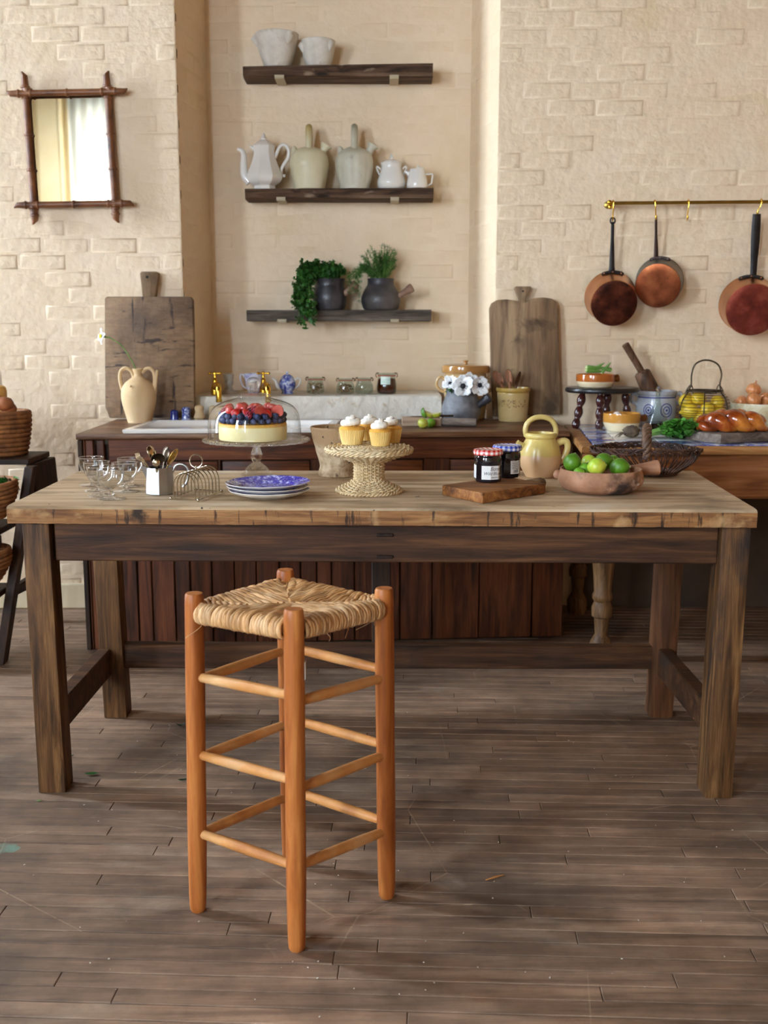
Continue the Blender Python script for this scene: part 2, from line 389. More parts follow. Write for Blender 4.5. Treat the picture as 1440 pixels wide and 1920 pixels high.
WHITE = mat('white_porcelain', [(0.3, '#e8e4dc'), (0.7, '#f2eee6')], 6, rough=0.12, coat=0.4)
ENAMEL = mat('white_enamel', [(0.3, '#efeae2'), (0.7, '#f8f5ee')], 6, rough=0.12, coat=0.5)
STONEW = mat('white_marble', [(0.3, '#c9c1b2'), (0.6, '#e2dccf')], 16, rough=0.75, bump=0.4, bscale=60, spots=[('#b3a48c', 14, 0.6, 0.76)])
BOTJ1 = mat('cream_glaze', [(0.3, '#cfc6a0'), (0.7, '#e4ddbf')], 6, rough=0.35, spots=[('#a88f52', 9, 0.68, 0.8)], bands=[(0.20, '#b39a5c', 0.06, 0.02)], bump=0.1)
BOTJ2 = mat('grey_cream_glaze', [(0.3, '#bdb8a0'), (0.7, '#dad6c4')], 8, rough=0.4, spots=[('#9a9480', 16, 0.64, 0.76)], bands=[(0.20, '#8d8668', 0.08, 0.04)], bump=0.15)
SAND = mat('sand_terracotta', [(0.3, '#c9a878'), (0.7, '#dfc298')], 7, rough=0.8, bump=0.3, bscale=70, spots=[('#b8935f', 8, 0.64, 0.76)])
BLACKP = mat('smoked_black_pottery', [(0.3, '#1e1d22'), (0.6, '#3d3a3e'), (0.8, '#5d5450')], 9, rough=0.4, bump=0.25, bscale=60, spots=[('#7d6a58', 6, 0.68, 0.8)], coat=0.15)
BLACKP2 = mat('smoked_grey_pottery', [(0.3, '#2a282b'), (0.6, '#55504f'), (0.8, '#776c66')], 9, rough=0.45, bump=0.25, bscale=60, spots=[('#a3947e', 12, 0.66, 0.74)], coat=0.1, bands=[(0.10, '#34323a', 0.02, 0.03)])
GREYP = mat('speckled_grey_pot', [(0.3, '#454548'), (0.6, '#7b7b7d'), (0.8, '#a4a4a4')], 22, rough=0.5, bump=0.4, bscale=70, bands=[(0.105, '#2a2c30', 0.03, 0.02)])
CLAY = mat('handle_clay', [(0.3, '#7a5a48'), (0.7, '#a3836c')], 12, rough=0.7, bump=0.2)
TERRA = mat('unglazed_terracotta', [(0.25, '#7d5236'), (0.5, '#a57656'), (0.75, '#c09676')], 10, rough=0.75, bump=0.5, bscale=90, spots=[('#35251f', 5.0, 0.53, 0.64), ('#d0b09a', 15, 0.6, 0.72)])
TERRAH = mat('terracotta_handle', [(0.3, '#8f5f42'), (0.7, '#b48260')], 10, rough=0.65, bump=0.2)
YELLOW = mat('yellow_slip_jug', [(0.3, '#c0a45a'), (0.7, '#d9c27c')], 6, rough=0.3, coat=0.35, bump=0.12, spots=[('#a4823f', 10, 0.66, 0.78)])
YELLOWB = mat('yellow_jug_body', [(0.3, '#d3a878'), (0.7, '#e0bb90')], 7, rough=0.35, coat=0.25, bump=0.15, bands=[(0.062, '#d2b868', 0.006, 0.012)], spots=[('#b98a58', 9, 0.66, 0.78)])
HONEY = mat('honey_stoneware', [(0.3, '#c0955c'), (0.7, '#d6b684')], 6, rough=0.2, coat=0.5, spots=[('#8f5a24', 4, 0.56, 0.72)])
HONEYL = mat('honey_stoneware_lid', [(0.3, '#9c6a34'), (0.7, '#c4965a')], 6, rough=0.16, coat=0.6)
MUSTARD = mat('mustard_crock', [(0.3, '#c0a063'), (0.7, '#d9c08a')], 7, rough=0.3, coat=0.3, bands=[(0.112, '#b8954a', 0.004, 0.0)])
PRINT = mat('brown_print', [(0.3, '#7a5426'), (0.7, '#96703c')], 9, rough=0.4)
TWOT = mat('brown_and_cream_ware', [(0.3, '#e2cfa6'), (0.7, '#efe0bd')], 6, rough=0.16, coat=0.6, bands=[(0.028, '#b5702a', 0.0025, 0.006)])
TWOB = mat('amber_and_cream_ware', [(0.3, '#e2cfa6'), (0.7, '#efe0bd')], 6, rough=0.16, coat=0.6, bands=[(0.034, '#cc8d3c', 0.003, 0.006)])
BROWNG = mat('brown_glaze', [(0.3, '#6e3c18'), (0.7, '#96591f')], 6, rough=0.2, coat=0.5)
INSIDE = mat('cream_glaze_inside', [(0.3, '#c39a58'), (0.7, '#d8b678')], 6, rough=0.3)
SALTG = mat('salt_glazed_stoneware', [(0.3, '#a9abb0'), (0.7, '#c6c8cc')], 9, rough=0.25, coat=0.35, bump=0.1)
COBALT = mat('cobalt_blue', [(0.3, '#232c6e'), (0.7, '#3e4a96')], 15, rough=0.25, coat=0.3)
def transfer(name, a, b, w, sc_=26, lo=0.46, hi=0.54):
    return mat(name, [(lo, a), (hi, w)], sc_, detail=4, rough=0.15, coat=0.4, spots=[(b, sc_ * 1.8, 0.52, 0.58)])
BLUET = transfer('blue_transfer_teapot', '#3a49a0', '#6f7fc6', '#cfd6ee', 40)
BLUEP = transfer('blue_transfer_plate', '#39359a', '#5f5cc0', '#b9bce8', 85, 0.5, 0.6)
BLUES1 = transfer('blue_shaker_plain', '#232f78', '#33449a', '#4a5cb4', 30)
BLUES2 = transfer('blue_shaker_pattern', '#2b3684', '#5362b4', '#b8c2e4', 90)
FLORAL = mat('floral_porcelain', [(0.5, '#dcdcec'), (0.7, '#7f7fc0')], 26, rough=0.2, coat=0.4)
CANDLE = mat('grey_glaze', [(0.3, '#a8a294'), (0.7, '#c4beb0')], 9, rough=0.3, spots=[('#4a4a58', 16, 0.7, 0.74)])
TILEB = mat('blue_painted_tile', [(0.42, '#4d5fa8'), (0.52, '#8d9ac8'), (0.62, '#e4e4e4')], 20, rough=0.2, coat=0.4, rnd=0.06)
TILEW = mat('plain_white_tile', [(0.35, '#b9bccb'), (0.5, '#e6e4dd')], 9, rough=0.2, coat=0.4, rnd=0.06)
PINE = wood('pine_counter', '#8a5a2f', '#b07a45', '#c99a64', 'x', 3, 0.45, 0.2, gr=0.2)
PINED = wood('orange_pine_apron', '#7d4a26', '#9c6236', '#b0754a', 'x', 2.5, 0.5, 0.2, gr=0.2)
PINEL = wood('pine_turned_leg', '#4f3720', '#70502f', '#886540', 'z', 4, 0.5, 0.2, gr=0.2)
MAHOG = mat('dark_polished_mahogany', [(0.3, '#2c1110'), (0.7, '#4f2420')], 8, rough=0.2, coat=0.4)
EBON = mat('ebonised_top', [(0.3, '#141312'), (0.7, '#282523')], 8, rough=0.3)
WICKER = mat('pale_wicker', [(0.3, '#b08f5e'), (0.6, '#dcc397'), (0.8, '#e9d8b4')], 14, rough=0.55, bump=0.2, rnd=0.12)
COIL = mat('brown_coil_basket', [(0.3, '#5d3519'), (0.55, '#8f5a2c'), (0.8, '#b07a42')], 26, rough=0.7, bump=0.7, bscale=120, bdist=0.004)
WILLOW = mat('dark_willow', [(0.3, '#26160f'), (0.55, '#4a2c1d'), (0.8, '#77513a')], 20, rough=0.5, rnd=0.3)
WILLOWH = mat('willow_handle', [(0.3, '#4a3222'), (0.6, '#7a593f'), (0.8, '#9a7a5c')], 20, rough=0.55, rnd=0.2)
ALU = mat('brushed_aluminium', [(0.3, '#9c9b98'), (0.7, '#b4b3b0')], 12, rough=0.34, metal=1)
SILVER = mat('tarnished_silver', [(0.3, '#b0a184'), (0.6, '#d8ccb0')], 12, rough=0.16, metal=1)
GILT = mat('gilt_silver', [(0.3, '#a3772e'), (0.6, '#d8b468')], 12, rough=0.18, metal=1)
DARKS = mat('dark_tarnish', [(0.3, '#3a3128'), (0.7, '#6e6050')], 12, rough=0.3, metal=1)
STEEL = mat('toast_rack_silver', [(0.3, '#a59a86'), (0.7, '#cfc6b4')], 12, rough=0.2, metal=1)
WIRE = mat('dark_wire', [(0.3, '#2e2418'), (0.7, '#54432e')], 12, rough=0.5, metal=0.6)
LIME = [mat('lime_dark', [(0.3, '#375e0a'), (0.7, '#5b8a1a')], 14, rough=0.42, bump=0.4, bscale=220, bdist=0.0015),
        mat('lime_mid', [(0.3, '#4a8418'), (0.6, '#74a428'), (0.8, '#a9bd3a')], 14, rough=0.42, bump=0.4, bscale=220, bdist=0.0015),
        mat('lime_yellow', [(0.3, '#84ac28'), (0.5, '#a9c238'), (0.75, '#d6cc4c')], 12, rough=0.35, bump=0.25, bscale=160, bdist=0.001)]
LIMEF = mat('lime_flesh', [(0.3, '#c8cf86'), (0.7, '#e6e4b4')], 30, rough=0.3)
LIMEO = mat('old_lime', [(0.3, '#8f9a2c'), (0.7, '#c2bf4a')], 12, rough=0.4, spots=[('#6a6a2a', 20, 0.66, 0.72)])
LEMON = mat('lemon_peel', [(0.3, '#d9ae1c'), (0.7, '#f0cf3c')], 10, rough=0.35, bump=0.35, bscale=140, bdist=0.0015)
ONION = mat('onion_skin', [(0.3, '#b56a38'), (0.5, '#d48d58'), (0.75, '#e6b088')], 6, (9, 9, 1), rough=0.3, coat=0.2)
OKRA = mat('green_okra', [(0.3, '#3f6a24'), (0.7, '#76a045')], 12, rough=0.5)
OKRAE = mat('okra_cut_end', [(0.3, '#a8b46a'), (0.7, '#cfd49a')], 30, rough=0.6)
HERB1 = mat('parsley_leaf', [(0.3, '#1c4214'), (0.6, '#336a22'), (0.8, '#4d8630')], 40, rough=0.45, rnd=0.35)
HERB2 = mat('dill_frond', [(0.3, '#22501a'), (0.6, '#387424'), (0.8, '#569236')], 40, rough=0.5, rnd=0.3)
HERB3 = mat('watercress_leaf', [(0.3, '#2a5a1a'), (0.6, '#4c8a2e'), (0.8, '#7cb250')], 30, rough=0.35, rnd=0.3)
STEM = mat('green_stem', [(0.3, '#4f7f30'), (0.7, '#8aac58')], 20, rough=0.5)
CRUST = mat('glazed_challah', [(0.35, '#5e2208'), (0.5, '#9a4414'), (0.65, '#cf8030')], 9, rough=0.16, coat=0.6, bump=0.2, bscale=50)
LOAF = mat('brown_bread_crust', [(0.3, '#6e3a1e'), (0.7, '#b06a3c')], 9, rough=0.6, bump=0.3)
SQUASH = mat('butternut_skin', [(0.3, '#c98f3c'), (0.7, '#e4b868')], 6, rough=0.4)
ROOT = mat('earthy_root', [(0.3, '#3d3024'), (0.7, '#7d6a54')], 30, rough=0.9, bump=0.8, bscale=80)
CHEESE = mat('cheesecake_cream', [(0.3, '#ecd890'), (0.7, '#f6ebb8')], 8, rough=0.5, bands=[(0.039, '#e0b04c', 0.003, 0.002)])
BLUEB = mat('blueberry_skin', [(0.3, '#1d2440'), (0.7, '#454f78')], 40, rough=0.5, rnd=0.25)
STRAW = mat('strawberry_skin', [(0.3, '#a01010'), (0.7, '#cc2418')], 30, rough=0.28, coat=0.3, bump=0.3, bscale=240)
STRAWF = mat('strawberry_flesh', [(0.3, '#c42c20'), (0.7, '#e0705a')], 22, rough=0.35)
RASP = mat('raspberry_red', [(0.3, '#94142a'), (0.7, '#c03448')], 40, rough=0.4)
CASE = mat('paper_cake_case', [(0.3, '#e2b860'), (0.7, '#f2d48c')], 8, rough=0.7, sss=0.0)
SPONGE = mat('golden_sponge', [(0.3, '#d9942c'), (0.7, '#f0b84c')], 40, rough=0.8, bump=0.5)
CREAM = mat('whipped_cream', [(0.3, '#f4ecd9'), (0.7, '#fbf5e6')], 10, rough=0.5)
SPRINK = mat('purple_sprinkle', [(0.3, '#4a3f8c'), (0.7, '#8a6aa8')], 60, rough=0.4, rnd=0.4)
PETAL = mat('white_petal', [(0.3, '#eef0ee'), (0.7, '#fafaf8')], 20, rough=0.5, rnd=0.05)
BLACKC = mat('anemone_black_centre', '#15131c', rough=0.7)
YELC = mat('narcissus_yellow', [(0.3, '#d8c41c'), (0.7, '#f0e040')], 40, rough=0.5)
JAM = mat('blackcurrant_jam', [(0.3, '#06060c'), (0.7, '#10101c')], 10, rough=0.06, coat=0.8)
PAPER = mat('label_paper', [(0.3, '#e6e4de'), (0.7, '#f0eee8')], 10, rough=0.6)
INK = mat('black_ink', '#23222a', rough=0.6)
GREENL = mat('pale_green_label', [(0.42, '#e4ecdf'), (0.55, '#bcd8cc')], 50, (0.3, 1, 3), rough=0.5)
def check_mat(name, c):
    T = NT(name); tc = T.n('ShaderNodeTexCoord'); sx = T.n('ShaderNodeSeparateXYZ'); T.l(tc.outputs['Object'], sx.inputs[0])
    at2 = T.math('ARCTAN2', sx.outputs[1], sx.outputs[0])
    rad = T.math('SQRT', T.math('ADD', T.math('MULTIPLY', sx.outputs[0], sx.outputs[0]), T.math('MULTIPLY', sx.outputs[1], sx.outputs[1])))
    top = T.math('GREATER_THAN', rad, 0.0345)
    def stripe(v, per): return T.math('GREATER_THAN', T.math('FRACT', T.math('DIVIDE', v, per)), 0.5)
    ax = stripe(T.math('ADD', sx.outputs[0], 5.0), 0.013); ay = stripe(T.math('ADD', sx.outputs[1], 5.0), 0.013)
    bx = stripe(T.math('ADD', T.math('MULTIPLY', at2, 0.0372), 5.0), 0.013); by = stripe(T.math('ADD', sx.outputs[2], 5.0), 0.012)
    s1 = T.math('ADD', T.math('MULTIPLY', ax, T.math('SUBTRACT', 1.0, top)), T.math('MULTIPLY', bx, top))
    s2 = T.math('ADD', T.math('MULTIPLY', ay, T.math('SUBTRACT', 1.0, top)), T.math('MULTIPLY', by, top))
    k = T.math('MULTIPLY', T.math('ADD', s1, s2), 0.5)
    col = T.ramp(k, [(0.0, '#eeeae8'), (0.5, c[0]), (1.0, c[1])])
    p = T.n('ShaderNodeBsdfPrincipled'); T.l(col, p.inputs['Base Color']); p.inputs['Roughness'].default_value = 0.25
    T.l(p.outputs[0], T.out.inputs[0]); return T.m
LIDR = check_mat('red_gingham_lid', ('#dc8478', '#bf2020'))
LIDB = check_mat('blue_gingham_lid', ('#8490cc', '#2a3a9a'))
CLEAR = thin_glass('clear_thin_glass', '#fbfcfc', 1.0, 0.05)
GOBLET = thin_glass('goblet_glass', '#fcfdfd', 1.5, 0.07, 0.05, 1.9)
JARG = thin_glass('jar_glass', '#e6efec', 0.9, 0.06)
PANE = thin_glass('window_pane_glass', '#f8fafa', 0.8, 0.04)
CUT = cut_glass('pressed_glass', 0.45, '#ffffff')
OIL = thin_glass('dark_oil', '#3a2408', 0.5, 0.05)
BRINE = thin_glass('amber_brine', '#a0602c', 0.5, 0.04)
RUBBER = mat('orange_seal', '#b0553a', rough=0.5)
CHIPS = mat('granola_chips', [(0.3, '#7a5536'), (0.6, '#b08a62'), (0.8, '#d0b08a')], 60, rough=0.8, rnd=0.4)
OATS = mat('oat_flakes', [(0.3, '#9a8a6c'), (0.7, '#cfc2a4')], 60, rough=0.8, rnd=0.25)
APRIC = mat('orange_fruit', [(0.3, '#b8641c'), (0.7, '#d88a30')], 20, rough=0.35)
SHEER = None
def sheer():
    T = NT('sheer_curtain'); d = T.n('ShaderNodeBsdfDiffuse'); d.inputs[0].default_value = (0.85, 0.85, 0.83, 1)
    t = T.n('ShaderNodeBsdfTranslucent'); t.inputs[0].default_value = (0.85, 0.85, 0.83, 1)
    m = T.n('ShaderNodeMixShader'); m.inputs[0].default_value = 0.6
    T.l(d.outputs[0], m.inputs[1]); T.l(t.outputs[0], m.inputs[2]); T.l(m.outputs[0], T.out.inputs[0]); return T.m
SHEER = sheer()
BRISTLE = mat('pale_bristle', [(0.3, '#b09a70'), (0.7, '#d8c8a0')], 60, rough=0.8)
SHADEP = mat('brown_shade_panel', [(0.3, '#33261a'), (0.7, '#4a3826')], 4, rough=0.8)  # brown darkened to hold the shade under the counter
BEECH = mat('pale_beech', [(0.3, '#c9a878'), (0.7, '#e0c8a0')], 6, rough=0.5)
TAG = mat('paper_tag', '#e4ddd0', rough=0.7)
GROUND = mat('street_grey', '#8a8a88', rough=0.9)

# ================================================================ SETTING
WL_Y, WR_Y, REC_Y = 4.58, 4.62, 4.98                 # left pier, right pier and recess faces
def in_frame(p, m=70):
    q = proj(p); return -m < q[0] < 1440 + m and -m < q[1] < 1920 + m
BRICK = {}
def brick_mesh(L, hgt=0.0585):
    k = round(L, 3)
    if k not in BRICK:
        vs, fs = [], []
        for y, i in ((-0.004, -0.002), (-0.0008, 0.0), (0.0004, 0.009), (0.0009, 0.019)):
            vs += [(i, y, i), (k - i, y, i), (k - i, y, hgt - i), (i, y, hgt - i)]
        for r in range(3):
            for j in range(4): fs.append((r * 4 + j, r * 4 + (j + 1) % 4, r * 4 + 4 + (j + 1) % 4, r * 4 + 4 + j))
        fs.append((12, 13, 14, 15))
        me = bpy.data.meshes.new('brick'); me.from_pydata(vs, [], fs)
        for p in me.polygons: p.use_smooth = True
        me.materials.append(PAINT); BRICK[k] = me
    return BRICK[k]
def brick_wall(name, A, B, z0, z1, thick, bricks=True, bz0=0.0, seed=0):
    """painted brick face from A to B (left to right as seen from the room), mortar slab behind it"""
    A, B = Vector((*A, 0)), Vector((*B, 0)); u = (B - A).normalized(); n = Vector((u.y, -u.x, 0)); L = (B - A).length
    g = G(); q = [A, B, B - n * thick, A - n * thick]
    g.hexa([p + Vector((0, 0, z0)) for p in q], [p + Vector((0, 0, z1)) for p in q])
    w = struct(g.build(name, PAINT))
    if not bricks: return w
    rn = random.Random(seed); pitch, bl = 0.0677, 0.196; i = 0; z = bz0
    while z + 0.06 < z1:
        s = -(i % 2) * bl / 2 - (seed % 5) * 0.031
        while s < L:
            a, b = max(s, 0.0), min(s + bl - 0.0085, L)
            if b - a > 0.025:
                p = A + u * a + Vector((0, 0, z + 0.0045))
                if in_frame(p) or in_frame(p + u * (b - a)):
                    o = bpy.data.objects.new('brick', brick_mesh(b - a)); C.objects.link(o); o.parent = w
                    R = Matrix(((u.x, n.x, 0, 0), (u.y, n.y, 0, 0), (0, 0, 1, 0), (0, 0, 0, 1)))
                    o.matrix_local = Matrix.Translation(p + n * rn.uniform(-0.0008, 0.0008) + Vector((0, 0, rn.uniform(-.0008, .0008)))) @ R @ \
                        Ry(rn.gauss(0, 0.004)) @ Rz(rn.gauss(0, 0.005)) @ Matrix.Diagonal((1, rn.uniform(0.35, 1.25) * (0.6 if z > 1.5 else 1.0), 1, 1))
            s += bl
        z += pitch; i += 1
    return w
LX, RX, RLX, RRX = -0.827, 0.463, -0.768, 0.377
brick_wall('wall_back_left', (-1.95, WL_Y), (LX, WL_Y), 0, CEIL_Z, 0.5, seed=1)
brick_wall('wall_left_outer', (LEFT_X, WL_Y), (-1.95, WL_Y), 0, CEIL_Z, 0.5, False)
brick_wall('wall_recess_left', (LX, WL_Y + 0.001), (RLX, REC_Y), 0, CEIL_Z, 0.12, bz0=0.0, seed=2)
brick_wall('wall_recess_back', (RLX, REC_Y), (RRX, REC_Y), 0, CEIL_Z, 0.3, bz0=0.86, seed=3)
brick_wall('wall_recess_right', (RRX, REC_Y), (RX, WR_Y + 0.001), 0, CEIL_Z, 0.12, bz0=0.0, seed=4)
brick_wall('wall_back_right', (RX, WR_Y), (1.9, WR_Y), 0, CEIL_Z, 0.5, bz0=0.0, seed=5)
brick_wall('wall_right_outer', (1.9, WR_Y), (RIGHT_X, WR_Y), 0, CEIL_Z, 0.5, False)
g = G().box(((LEFT_X + RIGHT_X) / 2, (FRONT_Y + 5.2) / 2, CEIL_Z + 0.1), (RIGHT_X - LEFT_X + 0.8, 5.2 - FRONT_Y + 0.4, 0.2))
struct(g.build('ceiling', TIMBER))
g = G().box((RIGHT_X + 0.15, (FRONT_Y + 5.2) / 2, CEIL_Z / 2), (0.3, 5.2 - FRONT_Y, CEIL_Z)); struct(g.build('wall_right', BRICKRAW))
def pierced(name, a0, a1, spans, make):                                # a wall with window openings, spans along it
    g = G(); cuts = [a0] + [v for s in sorted(spans) for v in s[:2]] + [a1]
    for k in range(0, len(cuts), 2): make(g, cuts[k], cuts[k + 1], 0, CEIL_Z)
    for s in spans: make(g, s[0], s[1], 0, s[2]); make(g, s[0], s[1], s[3], CEIL_Z)
    return struct(g.build(name, PAINT_PLAIN))
pierced('wall_left', FRONT_Y, 5.2, WINDOWS, lambda g, a, b, z0, z1: g.box((LEFT_X - 0.15, (a + b) / 2, (z0 + z1) / 2), (0.3, b - a, z1 - z0)))
pierced('wall_front', LEFT_X - .3, RIGHT_X + .3, [FRONT_WIN], lambda g, a, b, z0, z1: g.box(((a + b) / 2, FRONT_Y - 0.15, (z0 + z1) / 2), (b - a, 0.3, z1 - z0)))
struct(G().box((-3.80, FRONT_Y + .10, CEIL_Z / 2), (.24, .24, CEIL_Z), .01).build('trim_2', PAINT_PLAIN))
sides = [(Vector((LEFT_X - 0.2, (y0 + y1) / 2, z0)), y1 - y0, 0.0, z1 - z0) for y0, y1, z0, z1 in WINDOWS] + [(Vector(((FRONT_WIN[0] + FRONT_WIN[1]) / 2, FRONT_Y - .2, FRONT_WIN[2])), FRONT_WIN[1] - FRONT_WIN[0], PI / 2, FRONT_WIN[3] - FRONT_WIN[2])]
for k, (loc, wd, rz, h) in enumerate(sides):
    w = struct(thing('window_%d' % (k + 1), 'tall sash window', 'window', loc, rz=rz)); del w['category']; del w['label']
    g = G()
    for s in (-1, 1): g.box((0, s * (wd / 2 - 0.03), h / 2), (0.06, 0.06, h))
    for zz in (0.03, h / 2, h - 0.03): g.box((0, 0, zz), (0.06, wd, 0.06))
    g.box((0, 0, h / 2), (0.03, 0.03, h)); g.build('window_frame', WHITE, w)
    G().box((0, 0, h / 2), (0.004, wd - 0.1, h - 0.1)).build('pane', PANE, w)
    G().box((0.13, 0, -0.02), (0.3, wd + 0.1, 0.04), 0.008).build('window_sill', PAINT_PLAIN, w)
g = G(); cx0, cx1 = -3.60, -2.6; pts = []                          # sheer curtain seen in the mirror
for i in range(61):
    t = i / 60; pts.append((cx0 + (cx1 - cx0) * t, FRONT_Y + 0.10 + 0.035 * math.sin(t * 50) + 0.01 * math.sin(t * 17)))
vs = [(x, y, z) for z in (0.3, 3.85) for x, y in pts]; n = len(pts)
g.add(vs, [(i, i + 1, n + i + 1, n + i) for i in range(n - 1)])
cu = g.build('curtain', SHEER, ang=3.1); m = cu.modifiers.new('thickness', 'SOLIDIFY'); m.thickness = 0.002
tag(cu, 'white sheer curtain at the window, seen only in the mirror', 'curtain')
rod = G().tube([(-3.9, FRONT_Y + 0.10, 3.87), (-1.4, FRONT_Y + 0.10, 3.87)], 0.014, 10)
for xx in (-3.85, -1.45): rod.box((xx, FRONT_Y + 0.05, 3.87), (0.03, 0.1, 0.03))
tag(rod.build('curtain_rod', BRASSR), 'brass curtain rod over the window behind the camera', 'rod')
struct(G().box((-4, 0, -3.2), (40, 40, 0.2)).build('ground_outside', GROUND))
g = G().box(((-1.95 + LX) / 2 - 0.1, WL_Y - 0.011, 0.055), (-LX * 0 + 1.0, 0.022, 0.11), 0.006); struct(g.build('baseboard_left', PAINT_PLAIN))
# ledge of limewashed stone along the recess
LEDGE_F = WL_Y - 0.012
LZ = at(640, 743, y=LEDGE_F).z
b = bmesh.new(); nx, ny, nz = 56, 12, 5
g = G(); x0, x1 = -0.818, 0.240
vs, fs = [], []
for i in range(nx + 1):
    for j in range(ny + 1):
        x = x0 + (x1 - x0) * i / nx
        if j <= nz: y, z = LEDGE_F, 0.78 + (LZ - 0.78) * j / nz
        else: y, z = LEDGE_F + (4.975 - LEDGE_F) * (j - nz) / (ny - nz), LZ
        k = noise.noise_vector(Vector((x * 26, y * 26, z * 26))) * 0.004 + noise.noise_vector(Vector((x * 70, y * 70, z * 70))) * 0.002
        if j > nz: k.z = min(k.z, 0) * 0.4
        if j == nz: k = Vector((0, abs(k.y) + 0.004, -abs(k.z)))
        xx = max(x, x0 + 0.06 * max(0, (y - WL_Y)) / 0.4 + 0.004)
        vs.append((xx, y + k.y, z + k.z))
for i in range(nx):
    for j in range(ny): fs.append((i * (ny + 1) + j, (i + 1) * (ny + 1) + j, (i + 1) * (ny + 1) + j + 1, i * (ny + 1) + j + 1))
g.add(vs, fs); struct(g.build('trim_1', WHITE_STONE))

# floorboards
FROT = math.radians(-2.6); BW = 0.0455
fl = struct(G().box(((LEFT_X + RIGHT_X) / 2, (FRONT_Y + 5.2) / 2, -0.06), (RIGHT_X - LEFT_X + 0.6, 5.2 - FRONT_Y, 0.08)).build('floor', GAP))
PL = {}
def plank_mesh(L):
    k = round(L, 2)
    if k not in PL:
        me = bpy.data.meshes.new('plank'); hw = BW / 2 - 0.0007; bv = 0.0013
        vs = [(0, -hw, -.02), (k, -hw, -.02), (k, hw, -.02), (0, hw, -.02), (0, -hw, -bv), (k, -hw, -bv), (k, hw, -bv), (0, hw, -bv),
              (bv, -hw + bv, 0), (k - bv, -hw + bv, 0), (k - bv, hw - bv, 0), (bv, hw - bv, 0)]
        fs = [(0, 1, 5, 4), (1, 2, 6, 5), (2, 3, 7, 6), (3, 0, 4, 7), (4, 5, 9, 8), (5, 6, 10, 9), (6, 7, 11, 10), (7, 4, 8, 11), (8, 9, 10, 11)]
        me.from_pydata(vs, [], fs); me.materials.append(FLOOR); PL[k] = me
    return PL[k]
rest = G(); rn = random.Random(11)
R2 = Rz(FROT)
row = 0; n_pl = 0
yy = -3.9
while yy < 5.6:
    x = -3.6 - rn.random() * 0.8
    while x < 3.8:
        L = round(rn.uniform(0.42, 1.25), 2)
        ctr = R2 @ Vector((x + L / 2, yy, 0)); ends = [R2 @ Vector((x, yy, 0)), R2 @ Vector((x + L, yy, 0)), ctr]
        zo = rn.uniform(-0.0004, 0.0004)
        vis = any(q.y > 1.5 and -60 < proj(q)[0] < 1500 for q in ends) and 1.66 < ctr.y < 3.2
        if vis:
            o = bpy.data.objects.new('plank', plank_mesh(L)); C.objects.link(o); o.parent = fl
            o.matrix_local = R2 @ Tr(x, yy, zo); n_pl += 1
        elif LEFT_X - 0.3 < ctr.x < RIGHT_X + 0.5 and FRONT_Y - 0.2 < ctr.y < 5.05:
            me = plank_mesh(L); M = R2 @ Tr(x, yy, zo)
            rest.add([v.co for v in me.vertices], [tuple(p.vertices) for p in me.polygons], M)
        x += L + 0.0012
    yy += BW + 0.0008; row += 1
me = bpy.data.meshes.new('floorboards'); me.from_pydata(rest.v, [], rest.f); me.materials.append(FLOOR)
o = bpy.data.objects.new('floorboards', me); C.objects.link(o); o.parent = fl; o['kind'] = 'stuff'

# ================================================================ WORK TABLE
TZ = 0.76
tb = thing('work_table', 'long worn oak work table with heavy square legs in the middle of the room', 'table', (0, 3.0, 0))
cFL, cFR, cBL, cBR = Vector((-0.945, 2.697)), Vector((0.915, 2.637)), Vector((-0.941, 3.361)), Vector((0.957, 3.361))
TT = 0.0445
def tpoly(s0, s1):                                   # a board of the top between two shares of its depth
    a, b = cFL.lerp(cBL, s0), cFR.lerp(cBR, s0); c, d = cFR.lerp(cBR, s1), cFL.lerp(cBL, s1)
    return [a, b, c, d]
def worn_board(q, name, mt, seed, front):
    g = G(); nx, ny, nz = 110, 8, 4; vs, fs = [], []
    ring = [(0.0, -1.0), (0.0, -0.5), (0.0, -0.16), (0.012, 0.0)] if front else [(0.0, -1.0), (0.0, 0.0)]
    ring += [(t, 0.0) for t in (0.1, 0.35, 0.7, 1.0)] + [(1.0, -1.0)]
    for i in range(nx + 1):
        t = i / nx; A = q[0].lerp(q[1], t); B = q[3].lerp(q[2], t)
        for (s, h) in ring:
            p = A.lerp(B, s); z = TZ + h * TT; k = noise.noise(Vector((p.x * 9 + seed, s * 3, h))); k2 = noise.noise(Vector((p.x * 55 + seed, s * 9, h * 3)))
            y = p.y
            if front and s < 0.05:
                if h == 0.0: y += 0.003 * (k + 0.6) + 0.003 * max(k2, 0); z -= 0.001 + 0.002 * abs(k2)
                elif h == -0.16: y += 0.0015 * k + 0.0035 * max(k2 - 0.1, 0)
                elif h == -1.0: y += 0.002 * k2 + 0.002; z += 0.002 * max(k2, 0)
            elif h == 0.0 and 0.05 < s < 1.0: z += 0.0008 * k
            vs.append((p.x, y, z))
    m = len(ring)
    for i in range(nx):
        for j in range(m): fs.append((i * m + j, i * m + (j + 1) % m, (i + 1) * m + (j + 1) % m, (i + 1) * m + j))
    for e in (0, nx): fs.append(tuple(e * m + j for j in range(m)))
    g.add(vs, fs)
    return g.build(name, mt, tb, 0.5, world=True)
E1 = tpoly(0.0, 0.4); E1[2] = E1[2].lerp(E1[1], 0.004); E1[3] = E1[3].lerp(E1[0], 0.004)
fb = worn_board(E1, 'tabletop_board', TOPW, 3, True)
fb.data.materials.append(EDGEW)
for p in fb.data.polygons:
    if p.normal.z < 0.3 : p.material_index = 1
worn_board(tpoly(0.402, 1.0), 'tabletop_board', TOPW, 8, False)
LZT = TZ - TT - 0.002
